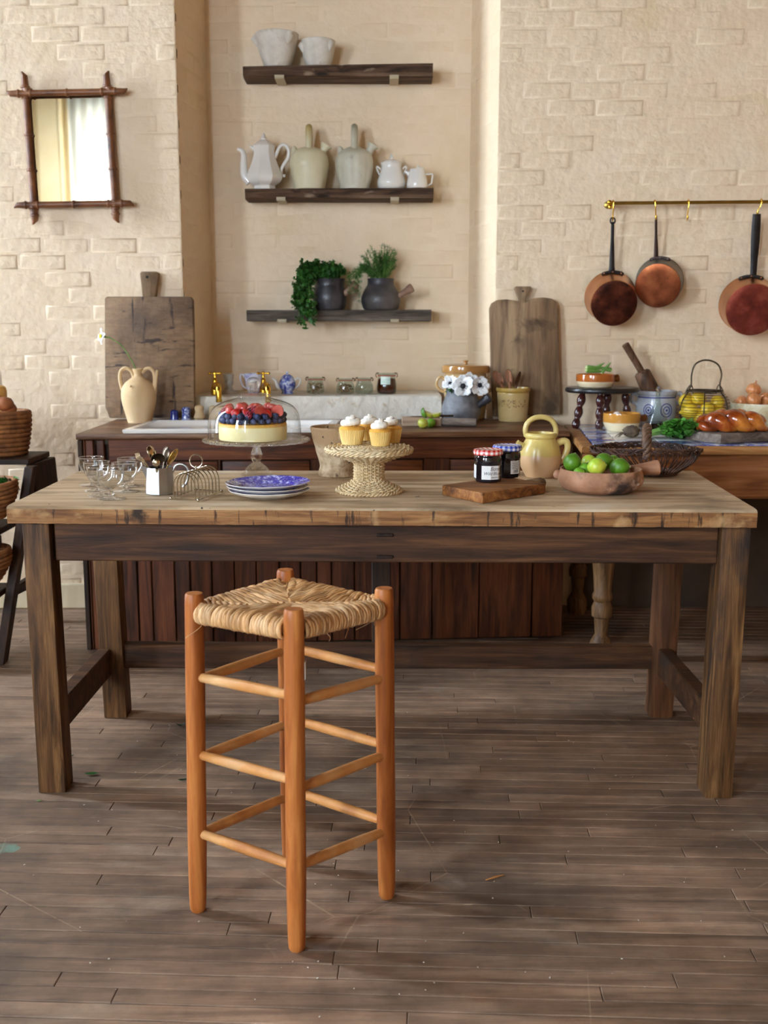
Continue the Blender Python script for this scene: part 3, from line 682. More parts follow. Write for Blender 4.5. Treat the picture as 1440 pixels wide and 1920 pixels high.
def leg(b0, b1, t0, t1, dep, m, dep_t=None):
    """front-face bottom and top x pairs with their y; depth to the back"""
    q0 = [(b0[0], b0[1], 0), (b1[0], b1[1], 0), (b1[0], b1[1] + dep, 0), (b0[0], b0[1] + dep, 0)]
    q1 = [(t0[0], t0[1], LZT), (t1[0], t1[1], LZT), (t1[0], t1[1] + (dep_t or dep), LZT), (t0[0], t0[1] + (dep_t or dep), LZT)]
    g = G().hexa(q0, q1, 0.004, 2); return g.build('leg', m, tb, 0.5, world=True)
a = at(39, 987, y=2.705); b_ = at(90, 987, y=2.705)
leg((-0.903, 2.690), (-0.832, 2.690), (a.x, 2.712), (b_.x, 2.712), 0.075, LEGW)
a2 = at(1356, 994, y=2.66); b2 = at(1411, 994, y=2.66)
leg((0.829, 2.656), (0.899, 2.656), (a2.x, 2.668), (b2.x, 2.668), 0.085, LEGW)
leg((-0.870, 3.239), (-0.800, 3.239), (at(170, 1053, y=3.245).x, 3.25), (at(216, 1053, y=3.245).x, 3.25), 0.075, LEGR).data.materials[0] = LEGW
leg((0.827, 3.237), (0.897, 3.237), (at(1240, 1062, y=3.24).x, 3.25), (at(1286, 1062, y=3.24).x, 3.25), 0.075, LEGR)
az0, az1 = at(700, 1056, y=2.70).z, LZT
def apron(A, B, th, name='apron', z0=az0, z1=az1, m=APRW):
    A, B = Vector((*A, 0)), Vector((*B, 0)); u = (B - A).normalized(); n = Vector((u.y, -u.x, 0)) * th
    q = [A, B, B - n, A - n]
    return G().hexa([p + Vector((0, 0, z0)) for p in q], [p + Vector((0, 0, z1)) for p in q], 0.003).build(name, m, tb, 0.5, world=True)
apron((b_.x + 0.007, 2.728), (a2.x - 0.001, 2.690), 0.03)
apron((-0.80, 3.275), (0.83, 3.275), 0.03)
apron((-0.885, 2.76), (-0.86, 3.25), -0.03); apron((0.885, 2.74), (0.875, 3.25), 0.03)
for py in (1003, 1044):
    p = at(721.5, py, y=2.708); k = mpp(p)
    G().box((p.x, p.y, p.z), (31 * k, 0.010, 6 * k), 0.0015).build('tenon_peg', DARKW, tb, world=True)
# stretchers
s0 = at(238, 1209, y=3.262); s1 = at(1224, 1214, y=3.262); sb0 = at(238, 1253, y=3.262).z; sb1 = at(1224, 1255, y=3.262).z
G().hexa([(-0.815, 3.262, sb0), (0.835, 3.262, sb1), (0.835, 3.306, sb1), (-0.815, 3.306, sb0)],
         [(-0.815, 3.262, s0.z), (0.835, 3.262, s1.z), (0.835, 3.306, s1.z), (-0.815, 3.306, s0.z)], 0.003).build('rear_stretcher', APRW, tb, 0.5, world=True)
z_s = at(195, 1217, y=3.24).z; 
for sx, xa, xb in ((-1, -0.872, -0.862), (1, 0.868, 0.865)):
    w = 0.02
    G().hexa([(xa - w, 2.74, z_s - 0.085), (xa + w, 2.74, z_s - 0.085), (xb + w, 3.245, z_s - 0.085), (xb - w, 3.245, z_s - 0.085)],
             [(xa - w, 2.74, z_s), (xa + w, 2.74, z_s), (xb + w, 3.245, z_s), (xb - w, 3.245, z_s)], 0.003).build('side_stretcher', APRW, tb, 0.5, world=True)
pa, pb_ = at(697, 1150, y=3.30), at(733, 1150, y=3.30); pz = at(712, 1256, y=3.31).z
G().box(((pa.x + pb_.x) / 2, 3.327, (pz + az1) / 2), (pb_.x - pa.x, 0.035, az1 - pz), 0.003).build('centre_post', DARKW, tb, world=True)

# ================================================================ RUSH STOOL
SF, SL, SR, SB = Vector((-0.171, 1.968)), Vector((-0.389, 2.112)), Vector((0.006, 2.166)), Vector((-0.213, 2.312))
TF, TL, TR_, TB_ = Vector((-0.168, 1.972)), Vector((-0.377, 2.112)), Vector((0.000, 2.166)), Vector((-0.2135, 2.310))
SH = 0.684
st = thing('rush_stool', 'tall beech stool with round legs and a woven rush seat in front of the table', 'stool', (-0.19, 2.14, 0))
lp = []
for (bt, tp, h) in ((SF, TF, 0.688), (SL, TL, 0.683), (SR, TR_, 0.680), (SB, TB_, 0.686)):
    path = [Vector((*bt, 0.0)).lerp(Vector((*tp, h)), t) for t in (0, .006, .02, .07, .2, .35, .5, .7, .85, .97, .993, 1)]
    rr = [.0130, .0160, .0172, .0184, .0196, .0198, .0194, .0200, .0196, .0194, .0188, .0165]
    G().tube(path, rr, 20).build('leg', STOOLW, st, 0.7, world=True)
    lp.append((Vector((*bt, 0)), Vector((*tp, h))))
def on_leg(i, z): a, b = lp[i]; return a.lerp(b, z / b.z)
def zpix(i, py):
    a, b = lp[i]; lo, hi = 0.0, 1.0
    for _ in range(40):
        m = (lo + hi) / 2
        if proj(a.lerp(b, m))[1] > py: lo = m
        else: hi = m
    return a.lerp(b, lo).z
for (i, j, ys) in ((1, 0, ((1268, 1305), (1413, 1464), (1560, 1624))), (0, 2, ((1317, 1270), (1481, 1414), (1625, 1557))),
                   (1, 3, ((1276, 1218), (1422, 1356), (1565, 1492))), (3, 2, ((1212, 1256), (1346, 1397), (1480, 1541)))):
    for (ya, yb) in ys:
        A, B = on_leg(i, zpix(i, ya)), on_leg(j, zpix(j, yb)); d = (B - A).normalized(); A = A + d * 0.004; B = B - d * 0.004
        path = [A.lerp(B, t) for t in (0, .08, .25, .5, .75, .92, 1)]
        G().tube(path, [.0088, .0096, .0108, .0112, .0108, .0096, .0088], 14).build('rung', STOOLX, st, 0.7, world=True)
corn = [on_leg(0, 0.648), on_leg(2, 0.640), on_leg(3, 0.650), on_leg(1, 0.644)]
ctr = sum(corn, Vector()) / 4 - Vector((0, 0, 0.003)); rs_ = random.Random(4)
for e in range(4):
    A, B = corn[e], corn[(e + 1) % 4]; d = (B - A).normalized(); out = Vector((d.y, -d.x, 0)).normalized(); L = (B - A).length
    if out.dot((A + B) / 2 - ctr) < 0: out = -out
    A2, B2 = A + d * 0.018, B - d * 0.018; rp = G().tube([A2, B2], 0.011, 10)
    rp.build('seat_rail', STOOLX, st, world=True)
    g = G(); nC = 31
    for i in range(nC):
        t = (i + 0.5) / nC; p = A2.lerp(B2, t)
        seam = A.lerp(ctr, 2 * t) if t < 0.5 else B.lerp(ctr, 2 * (1 - t))
        seam = seam + Vector((0, 0, 0.006 + 0.004 * math.sin(PI * t)))
        j = Vector((rs_.uniform(-1, 1), rs_.uniform(-1, 1), rs_.uniform(-1, 1))) * 0.0012
        rr = rs_.uniform(0.0040, 0.0054); R = 0.0165
        sk = d * rs_.uniform(-0.004, 0.004)
        path = [p - out * 0.03 + Vector((0, 0, -R * 0.95)), p + out * R * 0.5 + Vector((0, 0, -R)), p + out * R + Vector((0, 0, -R * .35)) + j,
                p + out * R * 0.85 + Vector((0, 0, R * .55)) + j + sk * 0.3, p + Vector((0, 0, R)) + j + sk * .6]
        n2 = 5
        for q in range(1, n2 + 1):
            w = p.lerp(seam, q / n2); path.append(w + Vector((0, 0, R * (1 - q / n2) + 0.002 * math.sin(q * 2.1 + i))) + sk * (1 - q / n2))
        path = sm(path, 2)
        mm = len(path)
        g.tube(path, [rr * (1 + 0.12 * math.sin(q * 1.7 + i * 2.3)) for q in range(mm)], 7)
    g.build('rush_weave', RUSH, st, 1.2, world=True, kind='stuff')
g = G()
for k in range(9):
    e = rs_.randrange(4); A, B = corn[e], corn[(e + 1) % 4]; p = A.lerp(B, rs_.random()) - Vector((0, 0, .014))
    g.tube(sm([p, p + Vector((rs_.uniform(-.02, .02), rs_.uniform(-.02, .02), -.012)), p + Vector((rs_.uniform(-.04, .04), rs_.uniform(-.04, .04), -.03))], 3), 0.0007, 4)
g.build('loose_straw', RUSH, st, world=True, kind='stuff')
p = on_leg(0, zpix(0, 1257)) + Vector((0.0205, 0.004, 0)); G().box(p, (0.0012, 0.018, 0.034)).build('paper_tag', TAG, st, world=True)

# ================================================================ SINK CABINET
SBZ = 0.815
sA, sB = Vector((-1.112, 3.967, 0)), Vector((0.684, 4.082, 0))
sang = math.atan2(sB.y - sA.y, sB.x - sA.x); sw = (sB - sA).length
sb = thing('sink_cabinet', 'old red-brown mahogany sink cabinet with boarded front behind the table', 'cabinet', sA, rz=sang)
sinv = (Tr(*sA) @ Rz(sang)).inverted()
snorm = Vector((math.sin(sang), -math.cos(sang), 0))
def sl(px, py): return sinv @ at(px, py, plane=(sA, snorm))
def sbox(px0, py0, px1, py1, y0, y1, name, m, bev=0.002, zfix=None):
    a, b = sl(px0, py0), sl(px1, py1); z0, z1 = min(a.z, b.z), max(a.z, b.z)
    if zfix: z0, z1 = zfix
    return G().box(((a.x + b.x) / 2, (y0 + y1) / 2, (z0 + z1) / 2), (b.x - a.x, y1 - y0, z1 - z0), bev).build(name, m, sb)
W2 = Rz(-sang)
def sloc(x, y): return sinv @ Vector((x, y, 0))
def topboard(ya0, ya1, yb0, yb1, name='top_board'):
    q = [sloc(-1.118, ya0), sloc(0.694, yb0), sloc(0.700, yb1), sloc(-1.118, ya1)]
    G().hexa([p + Vector((0, 0, SBZ - 0.022)) for p in q], [p + Vector((0, 0, SBZ)) for p in q], 0.004, 2).build(name, SIDET, sb, 0.5)
topboard(3.950, 4.19, 4.068, 4.28); topboard(4.192, 4.40, 4.282, 4.44); topboard(4.402, 4.566, 4.442, 4.566)
q = [sloc(0.246, 4.567), sloc(0.440, 4.567), sloc(0.372, 4.93), sloc(0.246, 4.93)]
G().hexa([p + Vector((0, 0, SBZ - 0.022)) for p in q], [p + Vector((0, 0, SBZ)) for p in q], 0.002).build('top_board', SIDET, sb, 0.5)
G().box((sw / 2, 0.028, 0.4), (sw - 0.02, 0.016, 0.74)).build('back_board', DARKW, sb)
G().hexa([(0.004, .02, .02), (.024, .02, .02), (.024 + .5 * math.sin(sang), .52, .02), (.004, .52, .02)], [(0.004, .02, .79), (.024, .02, .79), (.024, .52, .79), (.004, .52, .79)]).build('side_panel', SIDEV, sb)
G().box((sw - 0.014, .26, .4), (.02, .48, .77)).build('side_panel', SIDEV, sb)
ztop = SBZ - 0.024
zr0 = sl(500, 862).z
sbox(203, 824, 1058, 862, 0.0, 0.03, 'top_rail', SIDEW, 0.002, (zr0, ztop))
sbox(180, 824, 202, 990, -0.003, 0.03, 'stile', SIDEV, 0.003, (0.52, ztop))
for x0, x1, yy in ((149, 158, -0.010), (159, 163, -0.004), (163.6, 178, -0.006), (178, 180, 0.004)):
    a, b = sl(x0, 900), sl(x1, 900)
    G().box(((a.x + b.x) / 2, (yy + .04) / 2, ztop / 2), (b.x - a.x, .04 - yy, ztop), 0.003).build('corner_post', SIDEV if x0 > 150 else DARKW, sb)
zd1 = zr0 - 0.006; zd0 = zd1 - 0.12
for x0, x1 in ((310, 408), (416, 581), (655, 794), (844, 1050)):
    a, b = sl(x0, 870), sl(x1, 870); d = 0.012
    o = G().box(((a.x + b.x) / 2, d + 0.011, (zd0 + zd1) / 2), (b.x - a.x, .022, zd1 - zd0), 0.004, seg=2).build('drawer', SIDEW, sb)
for x0, x1 in ((203, 309), (409, 415), (582, 654), (795, 843), (1051, 1058)):
    sbox(x0, 866, x1, 940, 0.001, 0.03, 'stile', SIDEV, 0.0015, (zd0 - 0.01, zr0 - 0.0005))
sbox(203, 930, 1058, 960, 0.0, 0.03, 'middle_rail', SIDEW, 0.002, (zd0 - 0.07, zd0 - 0.0105))
cuts = [182, 214, 258, 285, 328, 357, 398, 440, 481, 524, 564, 594, 622, 665, 706, 750, 811, 899, 999, 1057]
zb1 = zd0 - 0.072
for x0, x1 in zip(cuts, cuts[1:]):
    sbox(x0 + 0.9, 1100, x1 - 0.9, 1100, 0.004 + RN.uniform(0, .003), 0.024, 'board', SIDEV, 0.003, (0.015, zb1))

# ================================================================ HELPERS FOR SMALL THINGS
def base(px, py, y=None, z=None, dz=0.0):
    p = at(px, py, y=y, z=z); p.z += dz; return p, mpp(p)
def leaf_cloud(g, pts, size, rnd, fold=0.4, lobes=1):
    """little folded leaves at points, facing random ways"""
    for p in pts:
        s = size * rnd.uniform(0.6, 1.25)
        M = Tr(*p) @ Rz(rnd.uniform(0, 6.28)) @ Rx(rnd.uniform(-1.2, 1.2)) @ Ry(rnd.uniform(-1.2, 1.2))
        for k in range(lobes):
            a = (k - (lobes - 1) / 2) * 0.9
            M2 = M @ Rz(a)
            g.add([(0, 0, 0), (s * .38, s * .35, s * fold * .4), (s, 0, -s * .1), (s * .38, -s * .35, s * fold * .4), (s * .45, 0, 0)],
                  [(0, 4, 1), (1, 4, 2), (0, 3, 4), (3, 2, 4)], M2)

# ================================================================ LEFT WALL: MIRROR
m0 = at(130, 278, y=WL_Y - 0.02)
mi = thing('bamboo_mirror', 'mirror in a dark bamboo frame hanging on the left wall', 'mirror', m0)
def mp(px, py, off=0.03): return at(px, py, y=WL_Y - off)
q = [mp(54, 172, .016), mp(208, 168, .016), mp(219, 382, .016), mp(65, 388, .016)]
G().prism(q, (0, 0.006, 0)).build('mirror_glass', MIRROR, mi, world=True)
q2 = [p + Vector((0, 0.0065, 0)) for p in q]
G().prism(q2, (0, 0.006, 0)).build('backing_board', DARKW, mi, world=True)
def bamboo(a, b, r, knots, off, name='frame_bar', cut=1):
    A, B = mp(*a, off), mp(*b, off); L = (B - A).length; M = aim(A, B); prof = []
    st = sorted([(0, .78, 0), (1, .78, 0)] + [(k, 1.0, 1) for k in knots])
    pr = [(r * 0.25, 0), (r * 0.8, r * 1.0)]; 
    for k in knots:
        z = k * L; pr += [(r * .92, z - r * .9), (r * .98, z - r * .35), (r * 1.18, z - r * .2), (r * 1.18, z + r * .2), (r * .98, z + r * .35), (r * .92, z + r * .9)]
    pr += [(r * 0.8, L - r * 1.0), (r * 0.25, L)]
    g = G().lathe(pr, 14, M)
    # slanted cut ends: shear the tips sideways
    n = 14; ax = (B - A).normalized(); s = ax.cross(Vector((0, 1, 0))).normalized()
    for i in list(range(n)) + list(range(len(pr) * n - n, len(pr) * n)):
        e = s * r * 0.62 * cut; g.v[i] = tuple(Vector(g.v[i]) + e)
    return g.build(name, BAMBOO, mi, 0.6, world=True)
k = mpp(m0)
bamboo((45, 134), (66, 421), 7.2 * k, (.10, .135, .17, .41, .64, .86, .9, .94), 0.026, cut=-1)
bamboo((199, 133), (218, 418), 7.2 * k, (.10, .135, .17, .41, .64, .86, .9, .94), 0.026)
bamboo((12, 176), (239, 171), 6.4 * k, (.10, .2, .5, .79, .9), 0.040)
bamboo((26, 385), (251, 381), 6.4 * k, (.10, .2, .5, .79, .9), 0.040, cut=-1)
for px, py in ((52, 172), (206, 170), (61, 386), (216, 382)):        # bound joints
    P_ = mp(px, py, 0.032)
    G().lathe([(6 * k, -7 * k), (9 * k, -5 * k), (9.6 * k, 0), (9 * k, 5 * k), (6 * k, 7 * k)], 14, Tr(*P_) @ Ry(0.05)).build('binding', BAMBOO, mi, world=True)

# ================================================================ RECESS SHELVES
SHF_Y = 4.84
BRK = mat('cream_bracket', '#b8aa8c', rough=0.5)
def shelf(pxl, pxr, pytl, pytr, pyb, m, label, notch, under, brk):
    a, b, c = at(pxl, pytl, y=SHF_Y), at(pxr, pytr, y=SHF_Y), at((pxl + pxr) / 2, pyb, y=SHF_Y)
    h = (a.z + b.z) / 2 - c.z
    t = thing('wall_shelf', label, 'shelf', (a.x, SHF_Y, a.z - h), 'weathered plank shelves in the recess')
    L = b.x - a.x; g = G(); nx = 60; vs, fs = [], []; W = REC_Y - 0.004 - SHF_Y; tl = b.z - a.z
    for i in range(nx + 1):
        u = i / nx; x = L * u; nt = 0.0
        for nu, dp in notch: nt += dp * math.exp(-((u - nu) * 60) ** 2)
        k1 = noise.noise(Vector((x * 11, pytl, 0))) * 0.003; k2 = noise.noise(Vector((x * 30, 5 + pytl, 0))) * 0.0015
        zt = h + tl * u
        sec = [(0.004 + k2 + nt, zt), (k1 + nt, zt - 0.004 - nt * .3), (k1 + k2, zt * 0.45), (0.002 + k2, under * .6), (0.012 + k1 + under * .9, 0), (W, 0), (W, zt)]
        vs += [(x, yv, zv) for yv, zv in sec]
    m7 = 7
    for i in range(nx):
        for j in range(m7): fs.append((i * m7 + j, i * m7 + (j + 1) % m7, (i + 1) * m7 + (j + 1) % m7, (i + 1) * m7 + j))
    for e in (0, nx): fs.append(tuple(e * m7 + j for j in range(m7)))
    g.add(vs, fs); g.build('plank', m, t, 0.4)
    for px, wpx in brk:
        p = at(px, pyb, y=SHF_Y + .03); kk = mpp(p); w = wpx * kk
        g = G().box((p.x - a.x, 0.068, -0.003), (w, 0.14, 0.005), 0.001).box((p.x - a.x, -0.004, 0.004), (w, 0.004, 0.011), 0.001)
        g.build('bracket', BRK, t)
    return a, b, t
s1a, s1b, _ = shelf(455, 812, 124, 118, 142, SHELFW, 'uppermost dark plank shelf holding two marble mortars', [(.515, .012)], 0.012, [(525, 18), (739, 17)])
s2a, s2b, _ = shelf(459, 813, 353.5, 352, 373, SHELFW, 'middle dark plank shelf holding white pots and stoneware bottles', [(.27, .010)], 0.010, [(528, 17), (740, 16)])
s3a, s3b, _ = shelf(462, 809, 581.5, 580.5, 602, SHELFG, 'lowest grey plank shelf holding two black pots of herbs', [], 0.003, [(530, 17), (740, 16)])
def shz(a, b, x): t = (x - a.x) / (b.x - a.x); return a.z + (b.z - a.z) * t
def on_shelf(a, b, px, y=4.893):
    x = at(px, 350 if a is s2a else (118 if a is s1a else 579), y=y).x; p = Vector((x, y, shz(a, b, x))); return p, mpp(p)
# marble mortars on the top shelf
def marble_mortar(px, prof, r_in, h, lugs, label, seed):
    p, k = on_shelf(s1a, s1b, px)
    t = thing('marble_mortar', label, 'mortar', p, 'marble mortars on the top shelf')
    pr = sp(K(prof, k), 4) + K([(r_in, h - 1), (r_in * .9, h * .55), (r_in * .5, h * .3), (0, h * .26)], k)
    G().lathe(pr, 40).rough(0.0012, 40, True).build('bowl', STONEW, t, 0.8)
    for a, zz, r, l in lugs:
        d = Vector((math.cos(a), math.sin(a), 0)); rr = prof[-2][0]
        c = d * (rr * 0.93 * k); g = G()
        g.tube([c + Vector((0, 0, (zz - 13) * k)) - d * 3 * k, c + Vector((0, 0, (zz - 5) * k)) + d * 0.5 * k, c + Vector((0, 0, zz * k)) + d * l * k, c + Vector((0, 0, (zz + r * .8) * k)) + d * l * .6 * k], [3 * k, r * k, r * 1.15 * k, r * .7 * k], 12)
        g.build('lug', STONEW, t, 0.9)
marble_mortar(520, [(21, 0), (24, 3), (31, 20), (37, 40), (40, 56), (40.5, 60), (38.5, 61)], 34, 61,
              [(PI * 1.02, 52, 6, 4), (-PI * .28, 51, 7, 4), (PI * .4, 52, 6, 4)], 'larger white marble mortar with lugs on the top shelf', 1)
marble_mortar(597, [(20, 0), (23, 3), (28, 18), (31, 34), (32, 45), (32, 47), (30, 48)], 26.5, 48,
              [(PI * .98 + .35, 38, 5, 2.5), (-PI * .22, 39, 5.5, 2.5), (PI * .5, 39, 5, 2.5)], 'smaller white marble mortar with lugs on the top shelf', 2)
# coffee pot
p, k = on_shelf(s2a, s2b, 496)
t = thing('coffee_pot', 'tall white panelled porcelain coffee pot with spout and scrolled handle', 'coffee pot', p)
pr = sp(K([(21, 0), (20.5, 4), (21, 7), (29, 12), (34, 20), (33, 28), (27, 42), (22, 56), (20, 66), (20.5, 75), (22, 78)], k), 3)
def oct_(a, i, z): 
    q = (a + PI / 8) % (PI / 4) - PI / 8; return math.cos(PI / 8) / math.cos(q) * 1.03
G().lathe(pr, 64, Rz(0.15), oct_).build('body', WHITE, t, 0.3)
lid = G().lathe(K([(21.5, 78), (20, 80), (15, 84), (10, 88), (6, 90)], k), 64, Rz(0.15), oct_).build('lid', WHITE, t, 0.3)
G().lathe(K([(5.5, 89), (6, 92), (4.5, 95), (3, 98), (1.5, 101), (0.3, 102)], k), 16).rough(.0015, 60).build('finial', WHITE, lid)
G().tube(sm(KX([(-27, 14), (-37, 26), (-38.5, 45), (-38, 60), (-41, 70), (-49, 74)], k)), [8 * k, 6 * k, 4.5 * k, 3.6 * k, 3.2 * k, 3 * k] if 0 else [9 * k, 3 * k], 12).build('spout', WHITE, t)
G().tube(sm(KX([(20, 57), (25, 68), (31, 79), (39, 81), (46, 72), (45, 58), (37, 46), (32, 36), (33, 27), (39, 25)], k)), [3.4 * k, 3.0 * k], 10).build('handle', WHITE, t)
G().tube(KX([(-17, 72), (-22, 77), (-26, 79)], k), [4 * k, 3 * k, 1.2 * k], 8).build('pouring_lip', WHITE, t)
# stoneware bottles with ring handles
def bottle(px, prof, m, ribs, label, spl, fun):
    p, k = on_shelf(s2a, s2b, px)
    t = thing('stoneware_bottle', label, 'jug', p, 'ring-handled stoneware bottles')
    fn = (lambda a, i, z: 1 - 0.035 * (abs(math.cos(4 * a)) ** 6) * (1 if 6 * k < z < 66 * k else 0)) if ribs else None
    G().lathe(sp(K(prof, k), 4), 64 if ribs else 40, None, fn).build('body', m, t, 0.9)
    G().tube(sm([(0, -15 * k, 70 * k), (0, -13 * k, 86 * k), (0, -8 * k, 104 * k), (0, 0, 112 * k), (0, 8 * k, 104 * k), (0, 13 * k, 86 * k), (0, 15 * k, 70 * k)], 5), 6.3 * k, 14).build('ring_handle', m, t, 0.9)
    G().lathe(K([(8, 0), (6, 5), (4.6, 9), (2.6, 12), (1.6, 13)], k), 14, aim(Vector((spl[0] * k, 0, spl[1] * k)), Vector((spl[2] * k, 0, spl[3] * k)))).build('spout', m, t)
    f = G().lathe(K([(7.5, 0), (6.2, 5), (7.5, 10), (10.5, 15), (10.8, 16.5), (9.5, 16), (6, 8), (0, 5)], k), 20, aim(Vector((fun[0] * k, 0, fun[1] * k)), Vector((fun[2] * k, 0, fun[3] * k))))
    f.build('filler_mouth', m, t)
bottle(580.5, [(28, 0), (29, 2), (32, 18), (35.5, 36), (36.5, 46), (34, 60), (29, 68), (18, 74), (8, 77)], BOTJ1, False,
       'smooth yellow-cream stoneware bottle with ring handle, beside the white coffee pot', (-26, 66, -29, 78), (24, 66, 33, 81))
bottle(665, [(27.5, 0), (28, 4), (32, 18), (35, 34), (36, 46), (34, 58), (30, 65), (18, 73), (8, 77)], BOTJ2, True,
       'ribbed grey-cream stoneware bottle with ring handle, beside the white sugar bowl', (-24, 66, -29, 78), (26, 66, 35, 80))
p, k = on_shelf(s2a, s2b, 734)
t = thing('sugar_bowl', 'lidded white porcelain sugar bowl with two small handles', 'sugar bowl', p)
G().lathe(sp(K([(22, 0), (25, 4), (26.8, 11), (25, 20), (21, 30), (19, 38), (19.5, 44), (20.5, 47), (19, 47.5)], k), 4), 40).build('body', WHITE, t, 0.9)
l = G().lathe(sp(K([(19.5, 47.6), (17, 50), (10, 52.5), (4, 53.5), (2, 54), (1.8, 56)], k), 3), 32).build('lid', WHITE, t, 0.8)
G().lathe(K([(1.8, 56), (3.6, 58), (3.4, 59), (1.8, 61), (0.4, 64)], k), 14).build('finial', WHITE, l)
for s in (-1, 1): G().tube(sm(KX([(s * 20, 22), (s * 25, 32), (s * 28, 39), (s * 26, 41), (s * 20, 36)], k)), 1.7 * k, 8).build('handle', WHITE, t)
p, k = on_shelf(s2a, s2b, 782, 4.87)
t = thing('cream_jug', 'small white porcelain cream jug at the shelf end', 'jug', p)
G().lathe(sp(K([(18, 0), (19.5, 3), (19.5, 10), (17, 22), (14.5, 32), (13.5, 35)], k), 4) + K([(11.5, 33), (14, 18), (10, 4), (0, 3)], k), 36).build('body', WHITE, t, 0.8)
G().tube(KX([(-13, 24), (-18, 29), (-24, 31.5)], k), [5.5 * k, 4 * k, 2 * k], 12).build('spout', WHITE, t)
G().tube(KX([(10, 33), (0, 37), (2, 42.5)], k), [5 * k, 4 * k, 1.2 * k], 10).build('lid_tip', WHITE, t)
G().tube(KX([(16, 26), (28, 26.5), (29, 24), (27, 9), (19, 5)], k), 1.7 * k, 8).build('handle', WHITE, t)
# black pots and herbs on the lowest shelf
def black_pot(px, prof, hd, m, label):
    p, k = on_shelf(s3a, s3b, px)
    t = thing('black_pot', label, 'pot', p, 'smoked black pots of herbs')
    rt = prof[-1][0]
    G().lathe(sp(K(prof, k), 4) + K([(rt - 3, 56), (rt - 3, 44), (20, 30), (0, 28)], k), 40).build('body', m, t, 0.9)
    h = G().lathe(K([(5, 0), (5.2, 8), (6.2, 18), (8.2, 28), (8.6, 31), (7.6, 33), (3, 33.5)], k), 20, aim(Vector((hd[0] * k, -8 * k, hd[1] * k)), Vector((hd[2] * k, -14 * k, hd[3] * k))))
    h.build('handle', CLAY, t, 0.8)
    return p, k
pp, kp = black_pot(618, [(25, 0), (28, 3), (31, 14), (32, 24), (29.5, 38), (27.5, 46), (28.5, 54), (29.5, 57.5)], (26, 28, 45, 43), BLACKP, 'blue-black smoked pot with parsley spilling over its left side')
pd, kd = black_pot(714, [(29, 0), (33, 3), (36.5, 14), (36, 24), (31, 36), (25.5, 45), (24.5, 52), (25, 57.5)], (31, 24, 54, 38), BLACKP2, 'grey-black smoked pot with dill, its base scorched pale')
rnd = random.Random(21)
t = thing('parsley_bunch', 'bunch of flat parsley drooping out of the left black pot', 'herbs', pp + Vector((0, 0, 0.03)))
g, gs = G(), G(); pts = []
for i in range(46):
    a = rnd.uniform(0, 6.28); rr = rnd.uniform(2, 22)
    s = Vector((rr * math.cos(a) * .8, rr * math.sin(a) * .8, 40))
    if i < 24:                                           # over the left rim and down
        e = Vector((rnd.uniform(-60, -38), rnd.uniform(-46, -24), rnd.uniform(-24, 48))); mid = Vector((rnd.uniform(-46, -26), rnd.uniform(-30, -8), rnd.uniform(68, 84)))
        if i < 5: e = Vector((rnd.uniform(-36, -28), -48, rnd.uniform(-26, -6)))
    else:
        e = Vector((rnd.uniform(-44, 34), rnd.uniform(-24, 18), rnd.uniform(64, 84))); mid = (s + e) / 2 + Vector((0, 0, 12))
        e.z -= max(0, e.x) * .3
    path = sm([(pp + s * kp) - pp, (mid * kp), e * kp], 5)
    path = [q - Vector((0, 0, 0.03)) for q in path]
    gs.tube(path, [0.0011, 0.0008], 4)
    for q in path[3:]:
        for _ in range(7): pts.append(q + Vector((rnd.gauss(0, .0085), rnd.gauss(0, .008), rnd.gauss(0, .0085))))
leaf_cloud(g, pts, 0.018, rnd, lobes=3)
gs.build('stems', STEM, t, kind='stuff'); g.build('foliage', HERB1, t, 3.1, kind='stuff')
t = thing('dill_bunch', 'feathery bunch of dill standing in the right black pot', 'herbs', pd + Vector((0, 0, 0.03)))
g, gs = G(), G()
for i in range(64):
    a = rnd.uniform(0, 6.28); rr = rnd.uniform(0, 16)
    s = Vector((rr * math.cos(a), rr * math.sin(a), 42))
    if i < 14: e = Vector((rnd.uniform(-62, -36), rnd.uniform(-34, -8), rnd.uniform(16, 74))); mid = Vector((-30, -16, rnd.uniform(68, 84)))
    else:
        a = rnd.uniform(-1.0, 0.85); L = rnd.uniform(46, 72)
        e = Vector((math.sin(a) * L * .75, rnd.uniform(-26, 20), 46 + math.cos(a) * L)); mid = (s + e) / 2 + Vector((rnd.uniform(-4, 4), 0, 5))
        if e.x > 36: e.x = 36
    path = [q * kd - Vector((0, 0, 0.03)) for q in sm([s, mid, e], 6)]
    gs.tube(path, [0.0012, 0.0006], 4)
    for qi, q in enumerate(path[3:]):
        d = (path[min(qi + 4, len(path) - 1)] - path[qi + 2]).normalized()
        for _ in range(10):
            v = (d * 0.8 + Vector((rnd.gauss(0, 1), rnd.gauss(0, 1), rnd.gauss(0, 1))) * .7).normalized(); l = rnd.uniform(0.007, 0.018)
            w = v.cross(Vector((rnd.gauss(0, 1), rnd.gauss(0, 1), rnd.gauss(0, 1)))).normalized() * 0.0007
            g.add([q - w, q + w, q + v * l + w * .3, q + v * l - w * .3], [(0, 1, 2, 3)])
            for f in (.45, .7):
                b0 = q + v * l * f; v2 = (v + Vector((rnd.gauss(0, 1), rnd.gauss(0, 1), rnd.gauss(0, 1))) * .6).normalized() * l * .5
                g.add([b0 - w * .8, b0 + w * .8, b0 + v2], [(0, 1, 2)])
gs.build('stems', STEM, t, kind='stuff'); g.build('foliage', HERB2, t, 3.1, kind='stuff')

